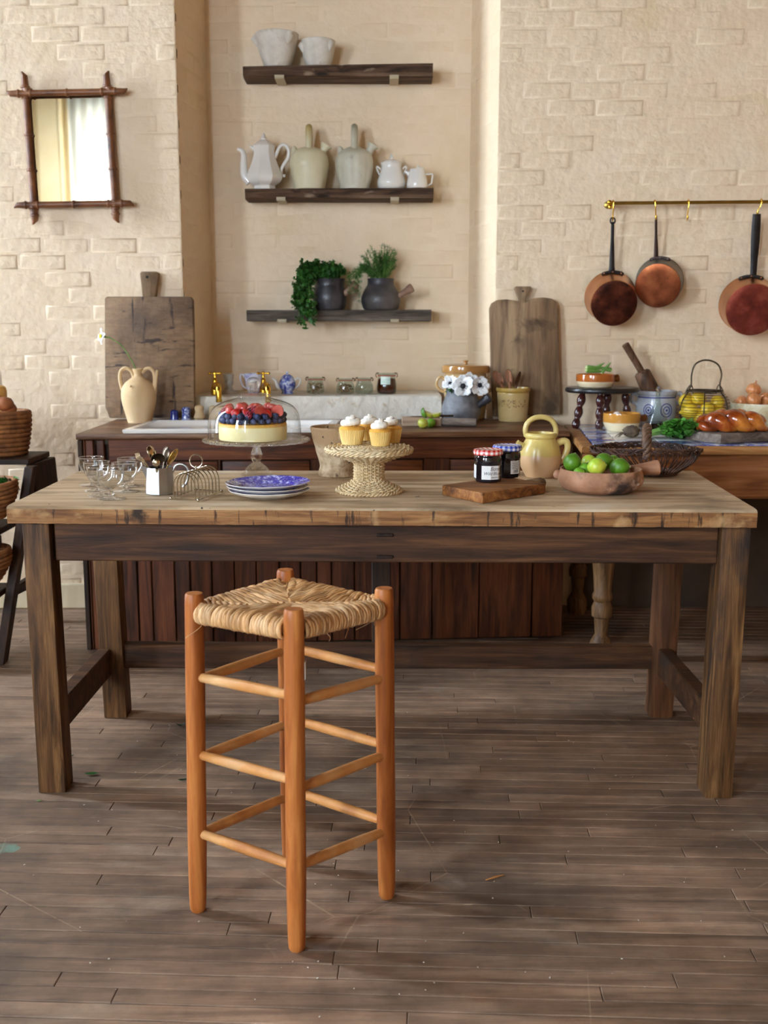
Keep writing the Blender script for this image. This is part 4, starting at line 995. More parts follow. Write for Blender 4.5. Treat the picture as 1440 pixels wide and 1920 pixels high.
# ================================================================ PAN RAIL
RY = 4.545
rl, rr_ = at(1146, 381, y=RY), at(1440, 378.5, y=RY)
rail = thing('pan_rail', 'long brass rail fixed to the right wall for hanging pans', 'rail', rl)
e2 = rl + (rr_ - rl) * 1.6; k = mpp(rl)
G().tube([rl, e2], 3.3 * k, 14).build('bar', BRASSR, rail, world=True)
for q in (rl, e2):
    g = G().tube([q, q + Vector((0, WR_Y - RY - .006, 0))], 2.6 * k, 10).lathe([(0, 0), (7 * k, 0), (7 * k, 4 * k), (3 * k, 6 * k), (0, 6 * k)], 18, Tr(q.x, WR_Y - .004, q.z) @ Rx(PI / 2))
    g.build('wall_bracket', BRASSR, rail, world=True)
    G().ball(q + Vector((-3 * k, 0, 1.5 * k)), 4.8 * k).ball(q + Vector((-2 * k, -.002, -7 * k)), 4.2 * k).build('finial', BRASS, rail, world=True)
def hook(px, pyb, dx, label, grp):
    top = rl + (e2 - rl) * ((at(px, 380, y=RY).x - rl.x) / (e2.x - rl.x)); k = mpp(top); L = (pyb - 380) * k
    t = thing('pan_hook', label, 'hook', top, grp); r = 5.2 * k; pts = []
    for i in range(9):
        a = -0.5 + (PI + .5) * i / 8; pts.append((dx * .1 * k * 0, -math.cos(a) * r * -1, math.sin(a) * r))
    pts = [(0, r * math.cos(a), r * math.sin(a)) for a in [x * .42 - .4 for x in range(9)]]
    pts += [(dx * .3 * k, -r * .9, -L * .35), (dx * .8 * k, -r * .4, -L * .7), (dx * k, -r * .3, -L * .95), (dx * k - 1 * k, -r * .9, -L * 1.05), (dx * k - 1 * k, -r * 1.9, -L * .95), (dx * k - k, -r * 2.1, -L * .82)]
    G().tube(sm(pts, 3), 1.25 * k, 8).build('wire', BRASS, t)
    return top + Vector((dx * k, -r * .9, -L))
HG = 'brass pan hooks on the rail'
h1 = hook(1149.5, 411, 0, 'brass hook at the left end of the rail holding the first copper pan', HG)
h2 = hook(1227.5, 409, 3, 'brass hook holding the middle copper pan', HG)
h3 = hook(1290.5, 411, -1, 'empty brass hook on the rail with no pan', HG)
h4 = hook(1427, 402, -7, 'brass hook at the right of the rail holding the largest pan', HG)
def pan(cx, cy, rb, bx, by, rr, depth, hx0, hy0, hx1, hy1, w0, w1, side, bot, hm, label, loop):
    """rim circle near the wall (bx,by,rr px), base disc facing the room (cx,cy,rb px); strap handle from hook to rim"""
    R0 = at(bx, by, y=WR_Y - 0.03); B0 = at(cx, cy, y=WR_Y - 0.03 - depth)
    t = thing('copper_pan', label, 'saucepan', R0, 'copper pans on the rail')
    M = aim(B0, R0); L = (R0 - B0).length; kb, kr = mpp(B0), mpp(R0)
    rB, rR = rb * kb, rr * kr
    pr = [(rB * .98, 0.0005), (rB, .004), (rB * 1.01, .008), (rR * .985, L * .93), (rR, L * .97), (rR * 1.02, L), (rR * .97, L), (rR * .96, L * .95), (rB * .96, .012), (0, .010)]
    G().lathe(pr, 56, M, cap=False).build('side', side, t, 0.6, world=True)
    G().lathe([(0, 0.0008), (rB * .15, 0.0), (rB * .6, .0006), (rB * .96, 0.0), (rB * .985, .001), (rB * .96, .004), (0, .004)], 56, M, cap=False).build('base', bot, t, 0.8, world=True)
    up = (M.to_3x3().inverted() @ Vector((0, 0, 1))); ang = math.atan2(up.y, up.x)
    A = at(hx1, hy1, y=WR_Y - 0.055); Hk = at(hx0, hy0, y=WR_Y - 0.078); k = mpp(A)
    path = [A + Vector((0, -.004, -.012)), A + (Hk - A) * .06, A + (Hk - A) * .3, A + (Hk - A) * .6, A + (Hk - A) * .85, A + (Hk - A) * (.93 if loop else 1.0)]
    ws = [w1 * 1.3 * k, w1 * k, (w0 * .35 + w1 * .65) * k, w0 * k, w0 * k, w0 * .9 * k]
    g = G().tube(path, ws, 12, squash=0.42, up=Vector((0, 1, 0)))
    if loop: g.tube([Hk + Vector((math.cos(a) * 4.4 * k, 0, math.sin(a) * 5.5 * k - 5.5 * k + .002)) for a in [i * PI / 8 for i in range(16)]], 1.5 * k, 8, closed=True)
    hd = g.build('handle', hm, t, 0.8, world=True)
    g = G(); gr = G()                                   # riveted fixing plate hugging the rim
    for s in range(-6, 7):
        pass
    pts = []
    for s in range(-8, 9):
        a = ang + s * 0.055; rr2 = rR * 1.012 + .001
        pts.append(M @ Vector((rr2 * math.cos(a), rr2 * math.sin(a), L * .80)))
    g.tube(pts, [.003] + [.0075] * (len(pts) - 2) + [.003], 8, squash=.35, up=(M.to_3x3() @ Vector((0, 0, 1))))
    g.build('fixing_plate', hm, t, world=True)
    for s in (-6, 0, 6):
        a = ang + s * .055; gr.ball(M @ Vector((rR * 1.03 * math.cos(a), rR * 1.03 * math.sin(a), L * .8)), .004, 10, 6)
    gr.build('rivets', side, t, world=True, kind='stuff')
pan(1151.5, 569, 43.5, 1144, 556, 47, 0.115, 1149, 409, 1147, 506, 3.2, 5.2, COPPER, COPPER1, IRON, 'leftmost copper saucepan with a blackened base hanging from its looped iron handle', True)
pan(1233.5, 536, 42.0, 1237, 526, 43, 0.085, 1230, 407, 1230, 487, 2.6, 4.6, COPPERG, COPPER2, IRONB, 'smaller copper saucepan with a bright base and dull greenish sides, middle of the rail', False)
pan(1411, 581, 49.0, 1402, 570, 52, 0.12, 1419, 401, 1412, 524, 8.5, 6.0, COPPER, COPPER3, IRON, 'largest copper saucepan with a reddish base and broad flat iron handle, at the right edge', False)

# ================================================================ ON THE SINK CABINET
def plane_from(a, b, c): n = (b - a).cross(c - a).normalized(); return (a, n)
# leaning boards
def lean_board(outline, y_bot, y_top, z_bot, z_top, th, name, m, label, handle_from=None, hole=None):
    A, B, Cc = Vector((-1, y_bot, z_bot)), Vector((1, y_bot, z_bot)), Vector((0, y_top, z_top))
    pl = plane_from(A, B, Cc); nrm = pl[1] if pl[1].y > 0 else -pl[1]
    o = at(*outline[0], plane=pl)
    t = thing(name, label, 'chopping board', o, 'old chopping boards leaning on the wall')
    return t, pl, nrm * th
outl = [(205, 784), (197, 764), (196, 600), (196, 560), (200, 556), (357, 556), (361, 562), (363, 640), (364, 783)]
t, pl, ex = lean_board(outl, 4.498, 4.536, SBZ + .001, 1.45, 0.040, 'chopping_board', BOARDW, 'big square-shouldered chopping board with deep cracks leaning on the left wall')
G().prism([at(*q, plane=pl) for q in outl], ex, 0.004, 2).build('board', BOARDW, t, 0.5, world=True)
hq = [(267, 557), (262, 512), (265, 509), (294, 509), (297.5, 512), (291, 557)]
g = G().prism([at(*q, plane=pl) for q in hq], ex, 0.004, 2); g.build('handle', BOARDR, t, 0.5, world=True)
hp = at(276, 519.5, plane=pl); G().lathe([(0, 0), (2.6 * mpp(hp), 0), (2.6 * mpp(hp), .001), (0, .001)], 16, Tr(*(hp - ex.normalized() * .0012)) @ Rx(PI / 2)).build('hanging_hole', GAP, t, world=True)
outr = [(925, 781), (921, 700), (918.5, 600), (918, 578), (922, 568), (932, 562.5), (950, 561), (968, 564), (984, 566.5), (998, 559), (1020, 557.5), (1036, 560), (1045, 567), (1047, 580), (1049, 680), (1051, 776)]
t, pl, ex = lean_board(outr, 4.556, 4.580, SBZ + .001, 1.42, 0.036, 'chopping_board', BOARDR, 'round-shouldered grey chopping board leaning behind the spoon crock')
G().prism([at(*q, plane=pl) for q in outr], ex, 0.004, 2).build('board', BOARDR, t, 0.5, world=True)
hq = [(972, 567), (973, 561), (965, 540), (967, 537), (995, 537), (997, 540), (986, 560), (986, 568)]
G().prism([at(*q, plane=pl) for q in hq], ex, 0.003, 2).build('handle', BOARDR, t, 0.5, world=True)
hp = at(980.5, 546, plane=pl); G().lathe([(0, 0), (1.8 * mpp(hp), 0), (1.8 * mpp(hp), .001), (0, .001)], 16, Tr(*(hp - ex.normalized() * .0012)) @ Rx(PI / 2)).build('hanging_hole', GAP, t, world=True)
# amphora and flower
p, k = base(262, 789, y=4.42); p.z = SBZ
t = thing('amphora_jug', 'sand-coloured clay amphora jug with two looped handles holding one flower', 'jug', p); pa_, ka = p, k
G().lathe(sp(K([(22, 0), (22.5, 2), (26, 16), (31, 36), (32.5, 50), (31, 62), (25, 73), (15, 81), (8.5, 86), (7.5, 91), (9.5, 97), (9.8, 100)], k), 4) + K([(7, 99), (5.5, 90), (0, 88)], k), 44).build('body', SAND, t, 0.9)
G().tube(sm(KX([(-8, 83), (-12, 95), (-22, 101), (-31, 96), (-34, 84), (-32, 68), (-29, 58)], k)), 3.4 * k, 12).build('handle', SAND, t)
G().tube(sm(KX([(8, 92), (15, 99), (23, 100), (29, 94), (31, 82), (29, 66), (27, 58)], k)), 3.4 * k, 12).build('handle', SAND, t)
G().tube(sm(KX([(28, 55), (31, 72), (36, 97)], k)), [6 * k, 5 * k, 2.4 * k], 12).build('spout', SAND, t)
G().ball((-8 * k, -29 * k, 69 * k), 2 * k, 10, 6).build('boss', SAND, t)
f0 = Vector((0, 0, 92 * k)); f1 = at(206, 633, y=p.y - 0.03) - p
t = thing('narcissus', 'single white narcissus with a yellow centre in the clay amphora', 'flower', p + f0)
path = sm([(0, 0, -.01), ((f1 - f0) * .3 + Vector((.012, 0, 0.0))), ((f1 - f0) * .75 + Vector((.02, 0, .002))), (f1 - f0)], 6)
G().tube(path, .0022, 8).build('stem', STEM, t)
fc = at(193, 631, y=p.y - 0.03) - p - f0
M = aim(path[-1], fc + Vector((-.004, -.02, 0.0)))
for i in range(6):
    a = i * PI / 3 + .3; s = 0.031
    g = G(); nu, nv = 5, 4; vs, fs = [], []
    for u in range(nu + 1):
        for v in range(nv + 1):
            uu = u / nu; vv = v / nv * 2 - 1; w = math.sin(PI * min(1, uu * .85 + .12)) * .42
            vs.append((uu * s + .003, vv * w * s, .004 + .25 * s * uu * uu * (1 if i % 2 else -.4) + abs(vv) * w * s * .3 + 0.002 * math.sin(uu * 9 + i)))
    for u in range(nu):
        for v in range(nv): fs.append((u * (nv + 1) + v, u * (nv + 1) + v + 1, (u + 1) * (nv + 1) + v + 1, (u + 1) * (nv + 1) + v))
    g.add(vs, fs, Tr(*fc) @ M.to_3x3().to_4x4() @ Rz(a)); o = g.build('petal', PETAL, t, 3.1); o.modifiers.new('thickness', 'SOLIDIFY').thickness = .0006
G().lathe([(.003, 0), (.006, .006), (.0105, .013), (.0095, .013), (.003, .005), (0, .005)], 16, Tr(*fc) @ M.to_3x3().to_4x4()).build('corona', YELC, t)
G().tube([path[-1], fc], [.0025, .0045, .003][:2], 8).build('flower_base', STEM, t)
# shakers and brush
p, k = base(327, 787, y=4.455); p.z = SBZ
t = thing('shaker', 'plain dark blue ceramic shaker before the big cracked board', 'shaker', p)
G().lathe(sp(K([(8.3, 0), (8, 4), (6.8, 14), (7.3, 18), (5.5, 21), (2, 22.3), (0, 22.5)], k), 3), 24).build('body', BLUES1, t)
p, k = base(349.5, 787, y=4.455); p.z = SBZ
t = thing('shaker', 'blue and white sponged ceramic shaker beside the dish brush', 'shaker', p)
G().lathe(sp(K([(9, 0), (9, 4), (7.6, 15), (8.4, 22), (7, 25.5), (4, 27), (0, 27.3)], k), 3), 24).build('body', BLUES2, t)
p, k = base(374, 787, y=4.455); p.z = SBZ
t = thing('dish_brush', 'turned wooden dish brush standing on its pale bristles', 'brush', p)
G().lathe(sp(K([(9.5, 6), (10.5, 8), (9.5, 12), (7.4, 18), (8.6, 24), (8, 28), (4, 30.5), (0, 31)], k), 3), 24).build('handle', BEECH, t)
g = G()
for i in range(130):
    a, r = RN.uniform(0, 6.28), 9 * math.sqrt(RN.random()); g.tube([(r * math.cos(a) * k, r * math.sin(a) * k, 7 * k), (r * 1.12 * math.cos(a) * k, r * 1.12 * math.sin(a) * k, 0)], .0008, 4)
g.build('bristles', BRISTLE, t, kind='stuff')
p, k = base(409, 776, y=4.535); p.z = SBZ
t = tag(G().box((0, 0, 13 * k), (32 * k, 0.05, 26 * k), .006, seg=2).rough(.002, 60, True).build('scrubbing_block', BEECH, loc=p), 'small tan block behind the glass dome, under the left tap', 'block')
# sink
SKZ = SBZ + 0.016
q = [at(229, 805, z=SKZ), at(622, 803, z=SKZ), at(639, 786.5, z=SKZ), at(287, 787, z=SKZ)]
c = sum(q, Vector()) / 4
t = thing('sink', 'shallow white enamel sink set into the wooden cabinet top', 'sink', Vector((c.x, c.y, SBZ)))
def inset(q, d):
    o = []; 
    for i in range(4):
        a, b, c_ = q[i - 1], q[i], q[(i + 1) % 4]; o.append(b + ((a - b).normalized() + (c_ - b).normalized()) * d)
    return o
rings = [[p_ + Vector((0, 0, -.0155)) for p_ in inset(q, .003)], [p_ + Vector((0, 0, -.006)) for p_ in q], [p_ + Vector((0, 0, -.001)) for p_ in inset(q, .002)], inset(q, .006), inset(q, .030),
         [p_ + Vector((0, 0, -.002)) for p_ in inset(q, .034)], [p_ + Vector((0, 0, -.0125)) for p_ in inset(q, .045)]]
g = G(); vs = [v for r in rings for v in r]; fs = []
for i in range(len(rings) - 1):
    for j in range(4): fs.append((i * 4 + j, i * 4 + (j + 1) % 4, i * 4 + 4 + (j + 1) % 4, i * 4 + 4 + j))
fs.append(tuple((len(rings) - 1) * 4 + j for j in range(4))); g.add(vs, fs); g.build('basin', ENAMEL, t, 0.9, world=True)
G().lathe([(0.012, 0), (.022, 0), (.024, .002), (.02, .003), (.012, .001)], 20, Tr(0, 0.0, .0035)).build('drain', BRASS, t)
# taps on the ledge
def tap(px, label):
    p = at(px, 741, y=4.60); k = mpp(p); p.z = LZ + .002
    t = thing('brass_tap', label, 'tap', p, 'brass taps on the ledge')
    G().lathe(sp(K([(7.5, 0), (8, 2), (8, 10), (7.4, 16), (5.2, 22), (4, 28), (4.6, 30), (3, 32), (2.6, 39), (3.4, 40), (3.2, 43), (1, 44.5)], k), 3), 22).build('body', BRASS, t)
    h = G().tube(KX([(-10, 41), (-6, 41), (0, 41), (6, 41), (10, 41)], k), [2.6 * k, 1.6 * k, 1.7 * k, 1.6 * k, 2.6 * k], 10).tube([(0, -8 * k, 41 * k), (0, 8 * k, 41 * k)], 1.6 * k, 8)
    for x in (-10, 10): h.ball((x * k, 0, 41 * k), 2.8 * k, 10, 8)
    h.build('cross_handle', BRASS, t)
    G().tube(sm([(0, 0, 12 * k), (4 * k, -.03, 19 * k), (9 * k, -.062, 20 * k), (12 * k, -.086, 14 * k), (12.5 * k, -.092, 2 * k), (12.5 * k, -.092, -9 * k)], 5), [6.2 * k, 5.2 * k], 14).build('spout', BRASS, t)
    G().lathe(K([(5.6, 0), (6, 1), (6, 4), (5.2, 5)], k), 16, Tr(12.5 * k, -.092, -10 * k)).build('nozzle_ring', BRASS, t)
tap(404, 'brass cross-head tap at the left, beside the grey candlestick')
tap(494.5, 'brass cross-head tap at the right, behind the dome knob')
# things on the ledge
def on_ledge(px, y=4.72): 
    x = at(px, 741, y=y).x; p = Vector((x, y, LZ + .001)); return p, mpp(p)
p, k = on_ledge(429, 4.74)
t = thing('candlestick', 'squat grey glazed candlestick behind the left brass tap', 'candlestick', p)
G().lathe(sp(K([(15.5, 0), (16, 1.5), (13, 4), (8, 8), (7, 14), (8.5, 18), (8.5, 22), (7.4, 25), (9.5, 30), (10, 35), (9.6, 37)], k), 3) + K([(6, 37), (5.5, 30), (0, 29)], k), 30).build('body', CANDLE, t)
p, k = on_ledge(476, 4.74)
t = thing('teacup', 'floral white teacup behind the knob of the glass dome', 'cup', p)
G().lathe(sp(K([(10, 0), (9.5, 2), (13, 10), (16, 24), (18, 37)], k), 4) + K([(17, 37), (14, 20), (8, 6), (0, 5)], k), 32).build('body', FLORAL, t)
G().tube(sm(KX([(-16, 30), (-23, 36), (-25, 28), (-20, 14), (-12, 9)], k)), 1.3 * k, 8).build('handle', FLORAL, t)
p, k = on_ledge(539)
t = thing('teapot', 'small blue and white transferware teapot on the ledge', 'teapot', p)
G().lathe(sp(K([(11, 0), (11, 2), (10, 4), (14, 10), (16, 18), (14.5, 24), (11.5, 28)], k), 4), 32).build('body', BLUET, t)
l = G().lathe(sp(K([(12, 28), (11.5, 30), (8, 34), (4, 36)], k), 3), 28).build('lid', BLUET, t); G().ball((0, 0, 38.5 * k), (2.8 * k, 2.8 * k, 3.2 * k), 12, 8).build('knob', BLUET, l)
G().tube(sm(KX([(-12, 9), (-18, 14), (-22, 24), (-28, 29)], k)), [4.6 * k, 1.9 * k], 12).build('spout', WHITE, t)
G().tube(sm(KX([(13, 25), (19, 29), (24, 26), (22, 17), (14, 9)], k)), 1.7 * k, 8).build('handle', WHITE, t)
def preserve_jar(px, rb, rn_, h, fill, fm, label, seed, lab=None, y=4.72):
    p, k = on_ledge(px, y); r2 = random.Random(seed)
    t = thing('glass_jar', label, 'jar', p, 'clip-top jars on the ledge')
    pr = sp(K([(rb * .7, 0), (rb * .95, 2), (rb, h * .3), (rb * .95, h * .55), (rn_, h * .75), (rn_, h * .84)], k), 4)
    G().lathe(pr, 32).build('glass_body', JARG, t, 0.9)
    G().lathe(K([(rn_ * 1.08, h * .84), (rn_ * 1.08, h * .89), (rn_ * .6, h * .89)], k), 32).build('rubber_seal', RUBBER, t)
    G().lathe(sp(K([(rn_ * 1.1, h * .9), (rn_ * 1.12, h * .95), (rn_ * .9, h * .99), (0, h)], k), 3), 32).build('glass_lid', JARG, t, 0.9)
    c = G()
    for s in (-1, 1): c.tube(sm(KX([(s * rn_ * .9, h * .99), (s * rn_ * 1.2, h * .97), (s * rn_ * 1.25, h * .84), (s * rn_ * 1.1, h * .78)], k)), 1.0 * k, 6)
    c.build('wire_clip', STEEL, t)
    g = G()
    if fill == 'fruit':
        G().lathe(sp(K([(rb * .66, .6), (rb * .9, 2.4), (rb * .96, h * .3), (rb * .9, h * .54), (rn_ * .93, h * .72), (0, h * .73)], k), 3), 28).build('brine', BRINE, t)
        for x, yy, z, r in ((-7, -8, 9, 6), (6, -9, 8, 6.5), (0, 4, 9, 7), (-5, -2, 19, 5)): G().ball((x * k, yy * k, z * k), r * k, 14, 10).build('apricot', APRIC, t)
    else:
        for i in range(190 if fill == 'oats' else 120):
            z = r2.uniform(1.5, h * .62); R = rb * .82 * (1 - .12 * (z / h)); a = r2.uniform(0, 6.28); r = R * math.sqrt(r2.random())
            s = (r2.uniform(1.0, 1.8) if fill == 'oats' else r2.uniform(1.8, 3.4)) * k
            g.box((r * math.cos(a) * k, r * math.sin(a) * k, z * k), (s, s * .8, s * .45), 0, Rz(r2.uniform(0, 6)) @ Rx(r2.uniform(0, 3)))
        g.build('contents', fm, t, kind='stuff')
    if lab:
        g = G(); n = 9; R = rb * 1.03 * k; vs = []
        for zz in (lab[2], lab[3]):
            for i in range(n): a = -PI / 2 + lab[0] + (lab[1] - lab[0]) * i / (n - 1); vs.append((R * math.cos(a), R * math.sin(a), zz * k))
        g.add(vs, [(i, i + 1, n + i + 1, n + i) for i in range(n - 1)]); g.build('label', GREENL, t)
preserve_jar(591.5, 16.5, 14, 31, 'chips', CHIPS, 'round clip-top jar of granola next to the blue teapot', 1)
preserve_jar(648, 17, 13.5, 29, 'chips', CHIPS, 'round clip-top jar of nuts, middle of the ledge', 2)
preserve_jar(683, 17, 13, 30, 'oats', OATS, 'round clip-top jar of pale oats', 3)
preserve_jar(725, 18.5, 16, 39, 'fruit', None, 'taller jar of orange fruit in brown syrup with a pale label', 4, (-.62, .36, 18, 33))
# lidded stoneware pot
p, k = base(872, 784, y=4.61); p.z = SBZ
t = thing('stoneware_pot', 'big honey-glazed lidded stoneware pot behind the anemones', 'pot', p)
G().lathe(sp(K([(35, 0), (37, 4), (39.5, 30), (40, 60), (38.5, 80), (39, 86)], k), 4), 44).build('body', HONEY, t)
l = G().lathe(sp(K([(43, 85), (44.5, 86), (44.5, 96), (42, 99), (30, 101), (10, 102), (6, 102)], k), 3), 44).build('lid', HONEYL, t, 0.7)
G().lathe(K([(3.5, 101.5), (3, 104), (5, 106), (5, 107.5), (2, 108.5), (0, 108.6)], k), 18).build('knob', HONEYL, l)
for s in (-1, 1): G().tube(sm(KX([(s * 38, 72), (s * 47, 77), (s * 53, 70), (s * 53, 60), (s * 46, 52), (s * 38, 49)], k)), 2.8 * k, 10).build('handle', HONEY, t)
# dark pot and anemones
p, k = base(865, 784, y=4.44); p.z = SBZ
t = thing('speckled_pot', 'dark speckled grey pot with a side handle full of white anemones', 'pot', p); pw, kw = p, k
G().lathe(sp(K([(28, 0), (31, 3), (36, 15), (37, 24), (34, 38), (29.5, 50), (29, 60), (31, 65)], k), 4) + K([(28, 64), (26, 50), (0, 48)], k), 44).build('body', GREYP, t)
G().lathe(K([(5.5, 0), (6.5, 12), (8.5, 28), (8.5, 34), (6, 36), (0, 36)], k), 18, aim(Vector((24 * k, -12 * k, 27 * k)), Vector((52 * k, -22 * k, 49 * k)))).build('handle', BLACKP, t)
def anemone(px, py, r, tilt, label, seed, yy):
    r2 = random.Random(seed); c = at(px, py, y=pw.y + yy); k = mpp(c)
    b0 = pw + Vector(((c.x - pw.x) * .35, yy * .3 + .0, 58 * kw))
    t = thing('anemone', label, 'flower', b0, 'white anemones in the speckled pot')
    G().tube(sm([b0 - b0, (c - b0) * .5 + Vector((0, 0, .006)), c - b0 + Vector(tilt) * -.004], 4), .0018, 6).build('stem', STEM, t)
    M = aim(c, c + Vector(tilt)); M = Tr(*(c - b0)) @ M.to_3x3().to_4x4(); R = r * k
    for i in range(8):
        a = i * PI / 4 + r2.uniform(-.15, .15); g = G(); nu, nv = 5, 4; vs, fs = [], []; lift = r2.uniform(.15, .5); s = R * r2.uniform(.85, 1.1)
        for u in range(nu + 1):
            for v in range(nv + 1):
                uu = u / nu; vv = v / nv * 2 - 1; w = math.sin(PI * min(1, uu * .72 + .14)) * .44
                vs.append((uu * s, vv * w * s, lift * s * uu * uu + (i % 2) * .002 + abs(vv) * w * s * .2 + .001 * math.sin(uu * 8 + vv * 5 + i)))
        for u in range(nu):
            for v in range(nv): fs.append((u * (nv + 1) + v, u * (nv + 1) + v + 1, (u + 1) * (nv + 1) + v + 1, (u + 1) * (nv + 1) + v))
        o = G().add(vs, fs, M @ Rz(a)).build('petal', PETAL, t, 3.1); o.modifiers.new('thickness', 'SOLIDIFY').thickness = .0006
    G().ball((0, 0, 0), (R * .26, R * .26, R * .16), 14, 8).build('centre', BLACKC, t).matrix_local = M @ Tr(0, 0, R * .07)
    g = G()
    for i in range(26):
        a = r2.uniform(0, 6.28); rr = R * .4; g.tube([(0, 0, .001), (rr * math.cos(a), rr * math.sin(a), R * .16)], .0005, 4).ball((rr * math.cos(a), rr * math.sin(a), R * .16), .0011, 6, 4)
    g.build('stamens', BLACKC, t, kind='stuff').matrix_local = M
anemone(844, 719, 15, (-.25, -.75, .6), 'white anemone at the left of the pot, facing up', 1, -.04)
anemone(868, 724, 21, (-.05, -1, .12), 'largest white anemone, facing forward with a black centre', 2, -.075)
anemone(899, 722, 19, (.25, -1, -.05), 'white anemone leaning over the pot handle at the right', 3, -.06)
anemone(884, 712, 15, (.1, -.5, .8), 'white anemone at the back between the two larger ones', 4, -.01)
t = thing('anemone_leaves', 'dark ferny leaves under the white anemones', 'leaves', pw + Vector((0, -.02, 63 * kw)))
g = G(); r2 = random.Random(5); leaf_cloud(g, [Vector((r2.uniform(-26, 10) * kw, r2.uniform(-.03, .03), r2.uniform(-6, 10) * kw)) for _ in range(90)], .014, r2, lobes=3)
g.build('foliage', HERB1, t, 3.1, kind='stuff')
# spoon crock
p, k = base(961.5, 781, y=4.487); p.z = SBZ
t = thing('spoon_crock', 'mustard-rimmed stoneware crock with a faded leaf print holding wooden spoons', 'crock', p); pc, kc = p, k
G().lathe(sp(K([(25, 0), (26.5, 2), (28, 20), (29.5, 42), (30, 52), (29.3, 54), (31.5, 56), (31.8, 62)], k), 3) + K([(29, 62), (27, 40), (24, 6), (0, 5)], k), 44).build('body', MUSTARD, t, 0.7)
g = G()                                                # printed sprigs
for i, a0 in enumerate((-.75, -.38, 0.0, .33, .62)):
    for j in range(9):
        a = -PI / 2 + a0 + RN.uniform(-.13, .13); z = 33 + RN.uniform(-6, 7); R = (29.0 + (z - 33) * .05) * k + .0006
        c = Vector((R * math.cos(a), R * math.sin(a), z * k)); nn = Vector((math.cos(a), math.sin(a), 0)); tt = Vector((-math.sin(a), math.cos(a), 0)); s = RN.uniform(1.2, 2.6) * k
        up = (Vector((0, 0, 1)) * math.cos(j) + tt * math.sin(j)); sd = nn.cross(up)
        g.add([c - up * s, c + sd * s * .45, c + up * s, c - sd * s * .45], [(0, 1, 2, 3)])
g.build('leaf_print', PRINT, t, kind='stuff')
def spoon(px, py, w, h, dx, tilt, label, m=SPOONW, yy=0.0, edge=1.0):
    c = at(px, py, y=pc.y + yy); k = mpp(c); b0 = pc + Vector((dx * k, yy * .4, 8 * k))
    t = thing('wooden_spoon', label, 'spoon', b0, 'wooden spoons in the crock'); M = aim(b0, c)
    L = (c - b0).length; M = M.to_3x3().to_4x4()
    G().tube([(0, 0, 0), (0, 0, L * .5), (0, 0, L - h * .5 * k)], [.005, .0055, .006], 10, M=M).build('handle', m, t)
    g = G().ball((0, 0, 0), (w * k, .011 * edge, h * k), 18, 12)
    for i, v in enumerate(g.v):
        if v[1] < 0: g.v[i] = (v[0], v[1] * -.45 * (1 if edge == 1 else 0.6), v[2])
    g2 = G().add(g.v, g.f, M @ Tr(0, 0, L) @ Rz(tilt)); g2.build('bowl', m, t, 0.9)
spoon(934, 709, 8, 16, 12, 1.2, 'narrow wooden spoon seen edge-on at the left of the crock', yy=-.02)
spoon(954, 708, 9.5, 16, 2, 0.1, 'broad wooden spoon in the middle of the crock', yy=-.03)
spoon(972, 710, 9.5, 14, -10, -.5, 'dark wooden spoon at the right of the crock', PESTW, yy=0.0)
# little paddle board, knife and limes
z1 = SBZ + 0.030
p, k = base(790, 800, z=SBZ); a = at(754, 800, z=SBZ); b = at(828, 801, z=SBZ)
t = thing('paddle_board', 'small wooden paddle board on the cabinet top under the cut limes', 'chopping board', (p.x, p.y + .05, SBZ))
G().box(((a.x + b.x) / 2 - p.x, .012, .016), (b.x - a.x, .12, .030), .003, seg=2).build('board', PALEW, t, 0.5)
h1_, h2_ = at(824, 793, y=p.y + .02) - Vector((p.x, p.y + .05, SBZ)), at(893, 795, y=p.y - .005) - Vector((p.x, p.y + .05, SBZ))
h1_.z, h2_.z = .017, .0165
G().tube([h1_, h1_.lerp(h2_, .1), h1_.lerp(h2_, .9), h2_], [.012, .0155, .0162, .0155], 16).build('handle', BOARDG, t, 0.7)
tz = SBZ + .0316
def onb(px, py, dy=0.0): q = at(px, py, z=tz); return Vector((q.x, p.y + .062 + dy, tz))
q0 = onb(800, 782, .03); t = thing('kitchen_knife', 'thin dark kitchen knife lying on the paddle board', 'knife', q0)
G().prism([(-.06, -.012, .0005), (.04, -.012, .0005), (.04, .008, .0005), (-.02, .012, .0005), (-.062, 0, .0005)], (0, 0, .0016)).build('blade', DARKS, t)
G().box((.072, -.003, .003), (.07, .015, .008), .003, seg=2).build('handle', DARKW, t)
def half_lime(px, m, label, rot, r=.021):
    q = onb(px, 784, -.026); t = thing('cut_lime', label, 'lime', q + Vector((0, 0, .0002)), 'cut limes on the paddle board')
    g = G().lathe(sp([(0, 0), (r * .6, r * .12), (r * .95, r * .55), (r, r * .8)], 3), 24); M = Rz(.3) @ rot
    mn = min((M @ Vector(v)).z for v in g.v); M = Tr(0, 0, -mn) @ M
    G().add(g.v, g.f, M).build('skin', m, t); G().lathe([(0, r * .81), (r * .98, r * .8)], 24, M).build('flesh', LIMEF, t)
half_lime(790, LIME[0], 'dark green half lime on the paddle board, turned away', Ry(1.2) @ Rx(.4))
half_lime(803, LIMEO, 'half lime tilted on the paddle board between two others', Rx(.25) @ Ry(.35))
half_lime(819, LIME[2], 'yellow-green half lime with pink flesh up, rightmost on the paddle board', Ry(-.2))
